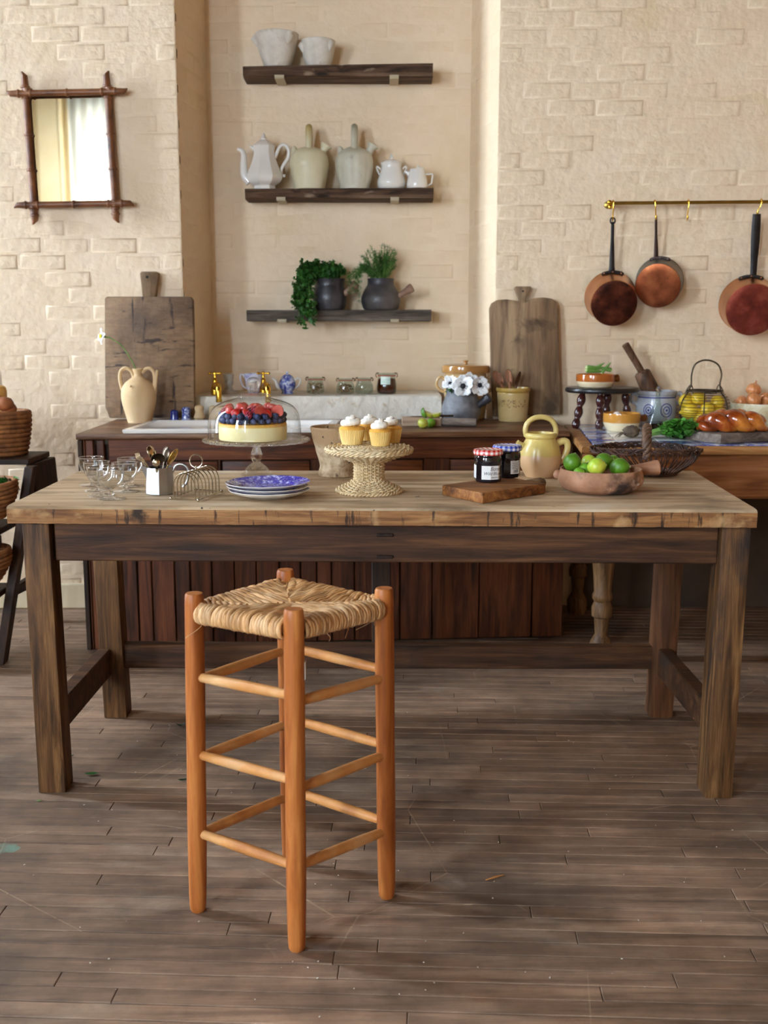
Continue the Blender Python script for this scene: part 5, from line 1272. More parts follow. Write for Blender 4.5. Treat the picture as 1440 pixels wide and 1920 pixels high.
def whole_lime(px, py, r, m, label, rot):
    q = at(px, py + r * .93, z=SBZ); k = mpp(q); R = r * k
    t = thing('lime', label, 'lime', q + Vector((0, 0, R * .98)), 'whole limes')
    M = Rz(rot) @ Ry(1.2)
    G().lathe(sp([(0, -R * 1.1), (R * .2, -R * 1.06), (R * .75, -R * .72), (R, 0), (R * .75, R * .72), (R * .22, R * 1.06), (R * .1, R * 1.14), (0, R * 1.16)], 4), 24, M).build('fruit', m, t)
whole_lime(793, 794, 9.5, LIMEO, 'whole yellowish lime lying in front of the paddle board', 2.6)
whole_lime(808, 793, 8.5, LIME[1], 'whole green lime lying in front of the paddle board, right of the yellow one', .5)

# ================================================================ ON THE WORK TABLE
Z = TZ + 0.0006
def on_table(px, py): p = at(px, py, z=Z); return p, mpp(p)
# goblets
p, k = on_table(209, 935)
def make_goblet(label):
    t = thing('glass_goblet', label, 'goblet', p, 'footed glass goblets at the left of the table')
    G().lathe(sp(K([(3.6, 19), (9, 21), (18, 26), (23.5, 35), (25.3, 45), (25.5, 56)], k), 5), 36, cap=False).build('bowl', GOBLET, t, 3.1)
    G().lathe(K([(25.5, 55.6), (26.0, 56.2), (25.5, 56.9), (24.7, 56.9), (24.4, 56.2), (24.8, 55.6)], k), 36, cap=False).build('rim', CUT, t, 3.1)
    G().lathe(sp(K([(3.5, 3), (3.4, 6), (5.6, 9), (6.0, 11.5), (4.0, 14.5), (4.4, 18), (8, 20.5), (0, 22)], k), 4), 24, cap=False).build('stem', CUT, t, 3.1)
    G().lathe(sp(K([(25.5, 0), (25.8, .8), (20, 1.8), (8, 3), (3.5, 4.4)], k), 4) + [(0, 4.4 * k)], 36).build('foot', GOBLET, t, 3.1)
    return t
gob = make_goblet('glass goblet nearest the table front, alone in front of the others')
spots_ = [(183, 919, 'glass goblet in the left pair, just behind the front goblet'), (173, 909, 'glass goblet at the very back left of the group'),
          (246, 911, 'glass goblet at the back right, next to the metal jug'), (236, 921, 'glass goblet in front of the one beside the metal jug'),
          (190, 929, 'glass goblet left of the front goblet, its foot showing')]
for x, y, lab in spots_:
    c = dup(gob); q, _ = on_table(x, y); c.location = q; c.rotation_euler.z = RN.uniform(0, 6); c['label'] = lab
# metal jug with spoons
p, k = on_table(301, 925); pj, kj = p, k
t = thing('metal_jug', 'faceted aluminium jug full of silver serving spoons', 'jug', p)
def dec(a, i, z): q = (a + PI / 10) % (PI / 5) - PI / 10; return math.cos(PI / 10) / math.cos(q)
G().lathe(K([(26.5, 0), (27, 1), (26.2, 20), (24.2, 46), (24.0, 50)], k) + K([(23.2, 50), (24.5, 30), (25, 3), (0, 2)], k), 80, Rz(.12), dec).build('body', ALU, t, 0.25)
G().add(*(lambda v: (v, [(0, 1, 2), (0, 2, 3), (3, 2, 4), (0, 3, 5), (5, 3, 4)]))([(x * k, y * k, z * k) for x, y, z in ((-22, -9, 50), (-24, -5, 24), (-25, 0, 26), (-36, 0, 51), (-22, 9, 50), (-22, -8, 50.2))])).build('spout', ALU, t, 0.3)
G().tube(sm(KX([(23, 40), (30, 52), (40, 55), (50, 50), (54, 38), (50, 22), (42, 12)], k)), 1.3 * k, 8, squash=2.2).build('handle', ALU, t)
def spoon_in(px, py, w, h, foot, m, label, yaw, cup=1, yy=0.0, name='serving_spoon', fork=False):
    c = at(px, py, y=pj.y + yy); b0 = pj + Vector((foot[0] * kj, foot[1] * kj, 6 * kj)); L = (c - b0).length
    t = thing(name, label, 'fork' if fork else 'spoon', b0, 'serving cutlery in the metal jug'); M = aim(b0, c).to_3x3().to_4x4()
    G().tube([(0, 0, 0), (0, 0, L * .4), (0, 0, L - h * k * .7)], [.0034, .003, .0028], 8, squash=.6, M=M).build('handle', m, t)
    if not fork:
        vs, fs = [], []; nu, nv = 12, 12
        for i in range(nu + 1):
            for j in range(nv):
                r = i / nu; a = 2 * PI * j / nv; x, z = r * math.cos(a) * w * k, r * math.sin(a) * h * k
                vs.append((x, (-1 + r * r) * .0055 * cup, z * (1 - .12 * math.sin(a) * r)))
        for i in range(nu):
            for j in range(nv): fs.append((i * nv + j, i * nv + (j + 1) % nv, (i + 1) * nv + (j + 1) % nv, (i + 1) * nv + j))
        o = G().add(vs, fs, M @ Tr(0, 0, L) @ Rz(yaw)).build('bowl', m, t, 3.1); o.modifiers.new('thickness', 'SOLIDIFY').thickness = .0012
    else:
        g = G(); Q = M @ Tr(0, 0, L) @ Rz(yaw)
        g.prism([(-.004, 0, -.03), (.004, 0, -.03), (w * k, 0, -.010), (w * k, 0, 0), (-w * k, 0, 0), (-w * k, 0, -.010)], (0, .0016, 0), .0004)
        for i in range(5):
            x = (-1 + 2 * i / 4) * w * k * .88
            g.tube([(x, .0008, -.001), (x * 1.08, -.002, .012), (x * 1.14, .003, h * k)], [.0018, .0016, .0006], 6)
        G().add(g.v, g.f, Q).build('tines', m, t, 0.8)
spoon_in(266, 864, 9, 17, (9, 2), SILVER, 'gilt serving fork with five tines leaning left out of the jug', .3, yy=-.02, name='serving_fork', fork=True)
spoon_in(284, 848, 9.5, 15, (10, 8), SILVER, 'long silver spoon with its tip tallest on the left of the jug', -.6, yy=.015, cup=-1)
spoon_in(296, 860, 13, 12, (0, -4), DARKS, 'round dark ladle bowl at the front of the jug', PI + .2, yy=-.03, cup=1)
spoon_in(311, 850, 12, 15, (-6, 9), DARKS, 'blackened oval spoon turned away at the back of the jug', .3, yy=.025, cup=-1)
spoon_in(325, 855, 12, 18, (-11, -3), GILT, 'bright gilt oval spoon leaning right over the jug rim', -.25, yy=-.012)
c = at(292, 868, y=pj.y - .045); b0 = pj + Vector((0, 0, 6 * kj))
t = thing('serving_spoon', 'small silver spoon end low at the front of the jug', 'spoon', b0, 'serving cutlery in the metal jug')
G().tube([b0 - b0 + Vector((0, -.006, 0)), (c - b0) * .8], .0032, 8).build('handle', SILVER, t); G().ball(c - b0 + Vector((0, .006, 0)), (.0105, .006, .011), 16, 10).build('bowl', SILVER, t)
# toast rack
f0, f1, r1 = at(321, 937, z=Z), at(372, 941, z=Z), at(416, 924, z=Z)
f0.z = f1.z = r1.z = Z; wv = f1 - f0; lv = r1 - f1; r0 = f0 + lv
t = thing('toast_rack', 'silver wire toast rack with seven arches and a ring handle', 'toast rack', (f0 + r1) / 2); O = (f0 + r1) / 2
k = mpp(O); up = Vector((0, 0, 1)); hb = 3.4 * k
g = G()
for a, b_ in ((f0, f1), (f1, r1), (r1, r0), (r0, f0)): g.tube([a - O + up * hb, b_ - O + up * hb], 1.25 * k, 8)
g.build('base_frame', STEEL, t)
for c in (f0, f1, r1, r0): G().ball(c - O + up * 2.9 * k, 2.9 * k, 14, 10).build('ball_foot', STEEL, t)
for i in range(8):
    s = f0 - O + lv * (i / 7.0) + wv * .10; e = f0 - O + lv * (i / 7.0) + wv * .90; H = 47 * k; w2 = e - s
    pts = [s + up * hb] + [s + w2 * (.5 - .5 * math.cos(a)) * 1.0 + up * (hb + H * (.45 + .55 * math.sin(a))) + w2 * 0 for a in [x * PI / 10 for x in range(11)]] + [e + up * hb]
    G().tube(sm(pts, 3), 1.15 * k, 8).build('arch', STEEL, t)
cc = (r0 + f1) / 2 - O + up * (hb + 49 * k); u = (wv.normalized() * .8 + lv.normalized() * -.6).normalized()
u = Vector((1, -.15, 0)).normalized()
G().tube([cc + up * (14 * k) + u * math.cos(a) * 12.2 * k + up * math.sin(a) * 12.2 * k for a in [x * PI / 16 for x in range(32)]], 1.25 * k, 8, closed=True).build('ring_handle', STEEL, t)
G().tube([cc - up * 3 * k, cc + up * 3 * k], 1.6 * k, 8).ball(cc + up * 3.5 * k, 2.4 * k, 12, 8).build('handle_stud', STEEL, t)
G().tube([f0 - O + wv * .5 + up * (hb + 47 * k), r0 - O + wv * .5 + up * (hb + 47 * k)], 1.1 * k, 8).build('top_bar', STEEL, t)
# plates
p, k = on_table(503, 931)
def plate(dz, sx, m, label, tilt, r=79):
    t = thing('plate', label, 'plate', p + Vector((sx * k, 0, dz * k)), 'stacked blue and white plates'); t.rotation_euler = (tilt[0], tilt[1], RN.uniform(0, 6) * 0)
    fn = lambda a, i, z: 1 + .008 * math.cos(12 * a) * (1 if i > 6 else 0)
    body = sp(K([(40, 0), (42, 0), (52, 3.5), (66, 8), (r - 1, 13.2), (r, 14.0)], k), 3)
    G().lathe([(0, .6 * k)] + body, 72, None, fn, cap=False).build('underside', WHITE, t, 0.9)
    top = K([(r, 14.0), (r - .8, 14.6)], k); o = G().lathe(top, 72, None, lambda a, i, z: 1 + .008 * math.cos(12 * a), cap=False).build('rim', WHITE, t)
    up_ = sp(K([(r - .8, 14.6), (66, 10.2), (54, 6.5), (48, 3.6), (30, 3.0)], k), 3) + [(0, 3 * k)]
    G().lathe(up_, 72, None, lambda a, i, z: 1 + .008 * math.cos(12 * a) * (1 if i < 4 else 0), cap=False).build('printed_face', m, t, 0.9)
    return t
plate(0.2, 2, BLUEP, 'bottom plate of the stack of three, mostly its white underside showing', (0, 0), 76)
plate(7.0, -1, BLUEP, 'middle plate of the stack of three', (0, .012), 77)
plate(14.5, 0, BLUEP, 'top plate of the stack, blue and white landscape print facing up', (0.004, -.012), 79)
# cake stand, dome and cake
p, k = on_table(482, 891)
cs = thing('cake_stand', 'pressed glass cake stand on a faceted stem with scalloped edge', 'cake stand', p)
fl = lambda a, i, z: 1 + .035 * math.cos(12 * a)
G().lathe(sp(K([(30, 0), (30, 1.5), (24, 6), (19, 14), (13, 20), (8, 24), (6, 26)], k), 4) + [(0, 26 * k)], 72, None, fl).build('foot', CUT, cs, 3.1)
G().lathe(sp(K([(6, 25), (8, 27), (11, 33), (11.5, 38), (9, 46), (6.4, 54), (5.8, 60), (9, 63), (20, 65)], k), 4), 10, Rz(.2), cap=False).build('stem', CUT, cs, 0.3)
sc2 = lambda a, i, z: 1 + (.018 * math.cos(28 * a) if i in (2, 3, 4, 5) else 0)
G().lathe(K([(4, 64), (50, 65.5), (90, 63.5), (98, 64.5), (98.5, 69), (95.5, 70), (88, 67.6), (0, 67.6)], k), 168, None, sc2).build('plate', CUT, cs, 0.7)
g = G()
for i in range(56):
    a = 2 * PI * i / 56; g.tube([(91 * math.cos(a) * k, 91 * math.sin(a) * k, 65.5 * k), (98.5 * math.cos(a + .06) * k, 98.5 * math.sin(a + .06) * k, 69 * k)], [1.2 * k, 1.5 * k], 6)
g.build('scalloped_edge', CUT, cs, kind='stuff')
dz = 68.2
dm = thing('glass_dome', 'clear glass dome with a ball knob covering the cheesecake', 'dome', p + Vector((-3 * k, 0, dz * k)))
G().lathe(sp(K([(86.5, .4), (86.5, 10), (85.5, 30), (82.5, 46), (74, 60), (58, 69), (38, 75), (30, 77.5), (29, 80)], k), 6), 72, cap=False).build('dome', CLEAR, dm, 3.1)
G().lathe(K([(86.5, 0), (87.6, .6), (87.4, 1.8), (86.2, 1.6), (85.8, .6)], k), 72, cap=False).build('rim', CUT, dm, 3.1)
G().lathe(sp(K([(29, 80), (30.5, 81.5), (29, 83.5), (16, 85.5), (11, 88), (10, 90), (0, 90)], k), 4), 48, cap=False).build('collar', CUT, dm, 3.1)
G().lathe(sp(K([(6, 88), (8.5, 91), (8, 94), (11.5, 99), (12.4, 105), (11, 110), (7, 114), (0, 115.5)], k), 5), 32, cap=False).build('knob', CUT, dm, 3.1)
ck = thing('cheesecake', 'cheesecake topped with blueberries and cut strawberries under the glass dome', 'cake', p + Vector((-6 * k, 0, dz * k)))
G().lathe(K([(62, .3), (63, 2), (63.2, 27), (62, 29.5), (0, 30)], k), 64).build('filling', CHEESE, ck, 0.8)
G().lathe(K([(61, 28.6), (62.6, 29.8), (62.0, 31), (0, 31.4)], k), 64).build('golden_top', SPONGE, ck, 0.8)
r2 = random.Random(9); k_ = k
bb = None
for ring, n, zz in ((57.5, 27, 37), (46.5, 21, 38), (58, 26, 46.0), (47, 20, 47.5), (33, 14, 40)):
    for i in range(n):
        a = 2 * PI * (i + r2.uniform(-.2, .2) + (.5 if zz > 44 else 0)) / n
        if zz > 44 and r2.random() < .25: continue
        pos = Vector((ring * math.cos(a) * k, ring * math.sin(a) * k, (zz + r2.uniform(-.8, .8)) * k))
        if bb is None:
            g = G().lathe(sp([(0, -6), (3.4, -5.2), (5.9, -1.4), (5.9, 1.2), (3.8, 4.7), (2.2, 5.0), (1.9, 5.6), (1.2, 4.8), (0, 4.6)], 2), 12); g.v = [tuple(Vector(v) * k) for v in g.v]
            bb = g.build('blueberry', BLUEB, ck, 1.2)
            o = bb
        else:
            o = bb.copy(); C.objects.link(o)
        o.location = pos; o.rotation_euler = (r2.uniform(-2.2, 2.2), r2.uniform(-2.2, 2.2), r2.uniform(0, 6)); s = r2.uniform(.88, 1.08); o.scale = (s, s, s)
def berry_half(pos, rot, s):
    R = Rz(rot[2] + (PI if s < 1.12 and int(pos.x / k) % 3 else 0)) @ Ry(rot[1]) @ Rx(rot[0])
    pr = [(0, -12), (3.5, -10.5), (7.5, -4), (9, 2), (7, 7), (2, 9), (0, 9)]
    g = G(); n = 14; vs, fs = [], []
    P_ = sp(pr, 2)
    for (r, z) in P_:
        for j in range(n + 1): a = PI * j / n; vs.append((r * math.cos(a) * s * k, r * math.sin(a) * s * k * .8, z * s * k))
    for i in range(len(P_) - 1):
        for j in range(n): fs.append((i * (n + 1) + j, i * (n + 1) + j + 1, (i + 1) * (n + 1) + j + 1, (i + 1) * (n + 1) + j))
    o = g.add(vs, fs, R).build('strawberry_half', STRAW, ck, 1.2, loc=pos)
    g = G(); v2 = [(r * s * k, -.0004, z * s * k) for r, z in P_] + [(-r * s * k, -.0004, z * s * k) for r, z in reversed(P_)]
    g.add(v2, [tuple(range(len(v2)))], R); g.build('cut_face', STRAWF, o)
for x, y, z, rt, s in ((-24, -50, 51, (.15, .5, -.1), 1.0), (-36, -40, 57, (1.25, .9, .3), 1.0), (-6, -50, 53, (1.2, -.3, .2), .85), (20, -48, 55, (.3, -.8, .4), 1.15), (33, -46, 50, (.9, .6, -.5), 1.0),
                       (50, -32, 55, (.05, 1.4, -.35), 1.2), (-18, -30, 60, (1.3, 1.4, .5), 1.1), (14, -22, 60, (1.3, .4, 2), 1.1), (38, -10, 59, (1.3, 2.2, 1), 1.1), (-42, -12, 58, (1.2, -.6, 2), 1.1),
                       (0, 6, 58, (1.3, 0, 1), 1.1), (-18, 26, 57, (1.2, 1, 3), 1.1), (24, 28, 57, (1.2, -1, 4), 1.1)):
    berry_half(Vector((x * k, y * k, z * k)), rt, s)
for x, y, z in ((-1, -57, 49), (8, -40, 57), (-48, -30, 53)):
    g = G()
    for i in range(34):
        u = (i + .5) / 34; ph = math.acos(1 - 2 * u); a = i * 2.4; g.ball((5.5 * math.sin(ph) * math.cos(a) * k, 5.5 * math.sin(ph) * math.sin(a) * k, 6.5 * math.cos(ph) * k), 1.7 * k, 8, 5)
    g.build('raspberry', RASP, ck, 1.2, loc=Vector((x * k, y * k, z * k)))
# carved mortar
p, k = on_table(632, 892)
t = thing('stone_mortar', 'large weathered tan mortar with flared rim behind the wicker stand', 'mortar', p)
MORT = mat('weathered_mortar', [(0.35, '#9c8060'), (0.5, '#c2a884'), (0.65, '#dac6a6')], 30, rough=0.8, bump=0.9, bscale=60, bdist=0.006, spots=[('#8a6844', 16, 0.54, 0.64, (1, 1, .6)), ('#2a211c', 60, 0.66, 0.69)], bands=[(0.07, '#ab8b64', 0.04, .05)])
def irr(a, i, z): return 1 + .02 * noise.noise(Vector((math.cos(a) * 1.6, math.sin(a) * 1.6, z * 14)))
G().lathe(sp(K([(32, 0), (34, 2), (34.5, 8), (32, 20), (35, 34), (42, 58), (47, 80), (49, 90), (48, 93)], k), 5) + sp(K([(43, 92), (39, 70), (28, 45), (0, 38)], k), 4), 60, None, irr).rough(.0014, 45, True).build('bowl', MORT, t, 0.9)
G().tube(sm(KX([(10, 60, -38), (11, 74, -47), (12, 88, -50)], k)), [5 * k, 8 * k, 7 * k], 12).build('lug', MORT, t)
G().box((26 * k, -33.4 * k, 36 * k), (2.2 * k, 2 * k, 17 * k), .0006, Ry(.25)).build('crack', GAP, t)
# wicker stand
p, k = on_table(692, 922)
wk = thing('wicker_cake_stand', 'pale woven wicker cake stand holding the cupcakes', 'cake stand', p)
def weave(prof, n_st, rr, name, amp=1.5, st_r=1.5, par=0):
    g = G()
    for i, (r, z) in enumerate(prof):
        N = n_st * 4; pts = []
        for j in range(N):
            a = 2 * PI * j / N; w = amp * math.cos(n_st / 2 * a + PI * (i + par)) * k
            j0, j1 = prof[max(i - 1, 0)], prof[min(i + 1, len(prof) - 1)]; d = Vector((j1[0] - j0[0], j1[1] - j0[1])).normalized(); nr, nz = d.y, -d.x
            pts.append(((r * k + w * nr) * math.cos(a), (r * k + w * nr) * math.sin(a), z * k + w * nz))
        g.tube(pts, rr * k * RN.uniform(.9, 1.1), 6, closed=True)
    g.build(name, WICKER, wk, 1.2, kind='stuff')
    g = G()
    for s in range(n_st):
        a = 2 * PI * s / n_st; g.tube([(r * k * math.cos(a), r * k * math.sin(a), z * k) for r, z in prof], st_r * k, 6)
    g.build(name.replace('weave', 'stakes'), WICKER, wk, 1.2, kind='stuff')
base_p = [(60 - 2.9 * i, 5.2 + 1.35 * i + (0 if i < 7 else .5 * (i - 7) ** 1.3)) for i in range(12)]
weave(base_p, 28, 1.6, 'base_weave', 2.2)
weave([(26.5, 21 + 2.9 * i) for i in range(13)], 22, 1.45, 'column_weave', 2.1)
weave([(27 + i * 4.2, 58 + 1.5 * i - (0 if i > 3 else .3 * (3 - i))) for i in range(13)], 30, 1.6, 'underside_weave', 2.3)
weave([(79 - i * 4.1, 84 - (1.5 if i == 0 else 0)) for i in range(19)], 36, 1.75, 'top_weave', 1.7, 1.2)
def braid(R, z, rr, name, m_):
    g = G()
    for s in range(2):
        pts = [((R + 1.6 * math.cos(26 * a + s * PI)) * k * math.cos(a), (R + 1.6 * math.cos(26 * a + s * PI)) * k * math.sin(a), (z + 1.6 * math.sin(26 * a + s * PI)) * k) for a in [2 * PI * j / 208 for j in range(208)]]
        g.tube(pts, rr * k, 6, closed=True)
    g.build(name, WICKER, wk, 1.2)
braid(60.5, 2.6, 2.1, 'foot_braid', 0); braid(80, 80.5, 2.3, 'rim_braid', 0); braid(79, 76.8, 2.2, 'rim_braid', 0)
G().lathe(K([(23, 8), (23, 60), (40, 63), (74, 76), (74, 81), (0, 81)], k), 40).lathe(K([(52, 2), (24, 18), (23, 20)], k), 40).build('core', COIL, wk)
# cupcakes
tzc = Z + 86.6 * k
def make_cupcake(label, pos, seed, frill=1.0):
    r2 = random.Random(seed); t = thing('cupcake', label, 'cupcake', pos, 'cupcakes on the wicker stand'); t.rotation_euler.z = r2.uniform(0, 6)
    pl = lambda a, i, z: 1 + .028 * (1 if int(a / (2 * PI) * 80 + .5) % 2 else -1) * min(1, z / (6 * k))
    n = 80; G().lathe(K([(16, .2), (16.6, 1.5), (18.6, 13), (20.6, 25), (20.9, 26.5)], k), n, None, pl, cap=False).add([(15.5 * k * math.cos(2 * PI * j / n), 15.5 * k * math.sin(2 * PI * j / n), .3 * k) for j in range(n)], [tuple(range(n))]).build('paper_case', CASE, t, 0.25)
    G().lathe(sp(K([(19.2, 21), (20.6, 27), (20.2, 29.5), (14, 32), (0, 33)], k), 3), 36).rough(.0006, 160).build('sponge', SPONGE, t, 0.9)
    g = G(); pts, rs2 = [], []                         # piped swirl
    for i in range(90):
        u = i / 89; a = u * 4.2 * PI + seed; R = (12.0 - 12.0 * u ** 1.15) * frill; pts.append((R * k * math.cos(a), R * k * math.sin(a), (35 + 15 * u) * k)); rs2.append((6.6 - 4.4 * u ** 1.4) * k * (1 + .06 * math.sin(i * 1.9)))
    g.tube(pts, rs2, 10).build('frosting', CREAM, t, 1.2)
    g = G()
    for i in range(46):
        u = r2.random() * .8; a = r2.uniform(0, 6.28); R = 14 * (1 - u) + 2; c = ((R * math.cos(a)) * k, R * math.sin(a) * k, (38 + 12 * u) * k); g.ball(c, r2.uniform(.45, .75) * k, 6, 4)
    g.build('sprinkles', SPRINK, t, 1.2, kind='stuff'); return t
def cpos(px, py): q = at(px, py, z=tzc); return Vector((q.x, q.y, tzc))
make_cupcake('cupcake at the left of the wicker stand, largest and nearest that edge', cpos(660, 833), 2, 1.12).scale = (1.16, 1.16, 1.08)
make_cupcake('cupcake at the front of the wicker stand, its swirl peaked', cpos(713, 835.5), 5)
make_cupcake('cupcake at the back of the wicker stand, mostly hidden by the front ones', cpos(693, 825.5), 7)
make_cupcake('cupcake at the right of the wicker stand, sprinkled with purple', cpos(733, 830), 11)
# bread board, jam jars, yellow jug
bz = Z + 0.0285
a, b_, c = at(828.5, 909, z=bz), at(905, 924, z=bz), at(1024, 906, z=bz); d = a + (c - b_)
t = thing('bread_board', 'thick brown chopping board with a stub handle under the jam jars', 'chopping board', (a + c) / 2)
for v in (a, b_, c, d): v.z = Z
G().prism([a, b_, c, d], (0, 0, .0285), .004, 2).build('board', BOARDB, t, 0.5, world=True)
u = (c - b_).normalized(); s = c.lerp(d, .42) + Vector((0, 0, .0155)); 
G().tube([s - u * .01, s + u * .01, s + u * .05, s + u * .062], [.014, .0152, .0152, .012], 16).build('handle', BOARDR, t, 0.8, world=True)
def text_mesh(body, size, shear=0.3):
    cu_ = bpy.data.curves.new('lettering', 'FONT'); cu_.body = body; cu_.size = size; cu_.shear = shear; cu_.resolution_u = 2; cu_.fill_mode = 'FRONT'
    o = bpy.data.objects.new('lettering', cu_); C.objects.link(o); bpy.context.view_layer.update()
    me = bpy.data.meshes.new_from_object(o.evaluated_get(bpy.context.evaluated_depsgraph_get())); bpy.data.objects.remove(o); bpy.data.curves.remove(cu_)
    vs = [v.co.copy() for v in me.vertices]; fs = [tuple(p_.vertices) for p_ in me.polygons]; bpy.data.meshes.remove(me); return vs, fs
NJ = 10
def jam_jar(px, py, scale, lidm, label, rot, fullpaper):
    q = at(px, py, z=bz + .0006); kk = mpp(q) * scale
    t = thing('jam_jar', label, 'jar', Vector((q.x, q.y, bz + .0006)), 'jam jars with gingham lids'); t.rotation_euler.z = rot
    def fac(a, i, z): w = min(1, max(0, (37 * kk - z) / (6 * kk))); qq = (a + PI / NJ) % (2 * PI / NJ) - PI / NJ; return (1 - w) + w * math.cos(PI / NJ) / math.cos(qq) * 1.0
    G().lathe(sp(K([(23, 0), (24.5, 1.6), (25.4, 5), (25.6, 30), (25.8, 40), (25.2, 46), (24, 49.5), (24, 54)], kk), 3), 80, None, fac).build('jar_body', JAM, t, 0.35)
    l = G().lathe(sp([(.0372 * kk * 690 * 1.0, .0) for _ in range(0)] or K([(27.0, 50.5), (27.8, 51.5), (27.8, 57.5), (26.5, 60), (24.5, 60.6), (23.5, 60.2)], kk), 2) + [(0, 60.2 * kk)], 60)
    l.build('gingham_lid', lidm, t, 0.7)
    R = 25.75 * kk * math.cos(PI / NJ) + .0003; side = 2 * 25.75 * kk * math.sin(PI / NJ)
    def wrap(u, z, off):                                  # u runs along the facets, 0 at the middle edge facing -y
        f = math.floor(u / side); a0 = -PI / 2 + PI / NJ + 2 * PI / NJ * f; w = u - (f + .5) * side
        n_ = Vector((math.cos(a0), math.sin(a0), 0)); tn = Vector((-math.sin(a0), math.cos(a0), 0)); return n_ * (R + off) + tn * w + Vector((0, 0, z))
    def patch(u0, u1, z0, z1, name='label'):
        us = [u0] + [j * side for j in range(int(math.ceil(u0 / side + 1e-6)), int(math.floor(u1 / side - 1e-6)) + 1)] + [u1]; vs, fs = [], []
        for uu in us: vs += [wrap(uu, z0, 0.0002), wrap(uu, z1, .0002)]
        for j in range(len(us) - 1): fs.append((2 * j, 2 * j + 2, 2 * j + 3, 2 * j + 1))
        return G().add(vs, fs).build(name, PAPER, t, 0.2)
    def write(body, size, u0, z, par, sh=.35):
        vs, fs = text_mesh(body, size, sh); G().add([wrap(u0 + v.x, z + v.y, .0005) for v in vs], fs).build('lettering', INK, par, 3.1)
    if fullpaper:
        lb = patch(-side * 1.05, side * 1.35, 6 * kk, 31.5 * kk)
        write('Bonne Maman', 10.0 * kk, -side * .08, 22.5 * kk, lb); write('Wild Blueberry', 8.2 * kk, -side * .85, 14.5 * kk, lb); write('PRESERVES', 3.8 * kk, side * .1, 8.5 * kk, lb, 0)
        patch(-side * 3.2, -side * 1.9, 7 * kk, 32 * kk)
    else:
        lb = patch(-side * .2, side * 1.15, 8 * kk, 33 * kk)
        for j in range(7):
            vs = []; z0 = (31 - j * 2.1) * kk; n2 = [wrap(uu, zz, .0005) for zz in (z0, z0 - .7 * kk) for uu in (-side * .12, 0, side * .999, side * (1.1 - .12 * (j % 3)))]
            G().add(n2, [(0, 1, 5, 4), (1, 2, 6, 5), (2, 3, 7, 6)]).build('printed_line', INK, lb, 3.1)
        for j, (x, w, h) in enumerate(((.22, .07, 6), (.34, .03, 6), (.42, .1, 6), (.58, .03, 6), (.66, .12, 7), (.84, .04, 7))):
            G().add([wrap(side * xx, zz, .0005) for xx, zz in ((x, 10 * kk), (x + w, 10 * kk), (x + w, (10 + h) * kk), (x, (10 + h) * kk))], [(0, 1, 2, 3)]).build('barcode_bar', INK, lb, 3.1)
jam_jar(914.5, 902, 1.0, LIDR, 'dark jam jar with a red gingham lid and a script label', .10, True)
jam_jar(950, 893.5, .985, LIDB, 'dark jam jar with a blue gingham lid, behind the red-lidded one', .30, False)
p, k = on_table(1012, 893)
t = thing('yellow_jug', 'yellow-glazed clay jug with an overhead loop handle behind the bread board', 'jug', p)
G().lathe(sp(K([(26, 0), (28, 3), (36, 18), (38.8, 30), (38, 42), (35, 56), (30, 66), (27.5, 71), (30, 74), (30, 79), (27.5, 82)], k), 4) + sp(K([(24, 82), (24, 70), (30, 40), (0, 20)], k), 3), 48).build('body', YELLOWB, t, 0.9)
G().tube(sm(KX([(-27, 76), (-29, 88), (-25, 100), (-13, 109), (3, 111), (18, 106), (26, 95), (28, 84), (27, 75)], k)), 4.9 * k, 14, squash=1.25).build('loop_handle', YELLOW, t)
G().tube(sm(KX([(30, 61), (40, 66), (48, 65), (51, 56), (48, 44), (41, 32), (36, 26)], k)), [5.0 * k, 4.4 * k], 12, squash=1.3).build('side_handle', YELLOW, t)
G().lathe(K([(6.5, 0), (5.2, 8), (4.4, 14), (4.6, 17), (3, 17.2), (2.4, 14), (0, 13)], k), 16, aim(Vector((-31 * k, -6 * k, 56 * k)), Vector((-50 * k, -10 * k, 69 * k)))).build('spout', YELLOW, t)
# terracotta bowl of limes
p, k = on_table(1125, 921)
t = thing('terracotta_bowl', 'low scorched terracotta bowl with a stub handle holding limes', 'bowl', p); pb2, kb2 = p, k
G().lathe(sp(K([(46, 0), (57, 1.5), (71, 8), (78, 18), (79, 29), (76, 38), (75.5, 43.5)], k), 4) + sp(K([(72.5, 43.5), (71, 38), (72, 26), (60, 10), (0, 6)], k), 4), 72, None, lambda a, i, z: 1 + (.03 * math.exp(-((a - 5.35) / .16) ** 2) if z > 36 * k else 0)).build('body', TERRA, t, 0.9)
hb_ = Vector((62 * k, 40 * k, 33 * k)); he = Vector((118 * k, 40 * k, 40 * k))
G().lathe(K([(10, 0), (10.5, 14), (12.5, 34), (14.2, 50), (14, 56), (11, 58.5), (0, 59)], k), 22, aim(hb_, he)).build('handle', TERRAH, t, 0.8)
G().ball((-78 * k, 12 * k, 30 * k), (9 * k, 10 * k, 9 * k), 14, 10).build('lug', TERRAH, t)
G().ball((57 * k, -52 * k, 21 * k), (5 * k, 2.5 * k, 4 * k), 12, 8).build('boss', TERRA, t)
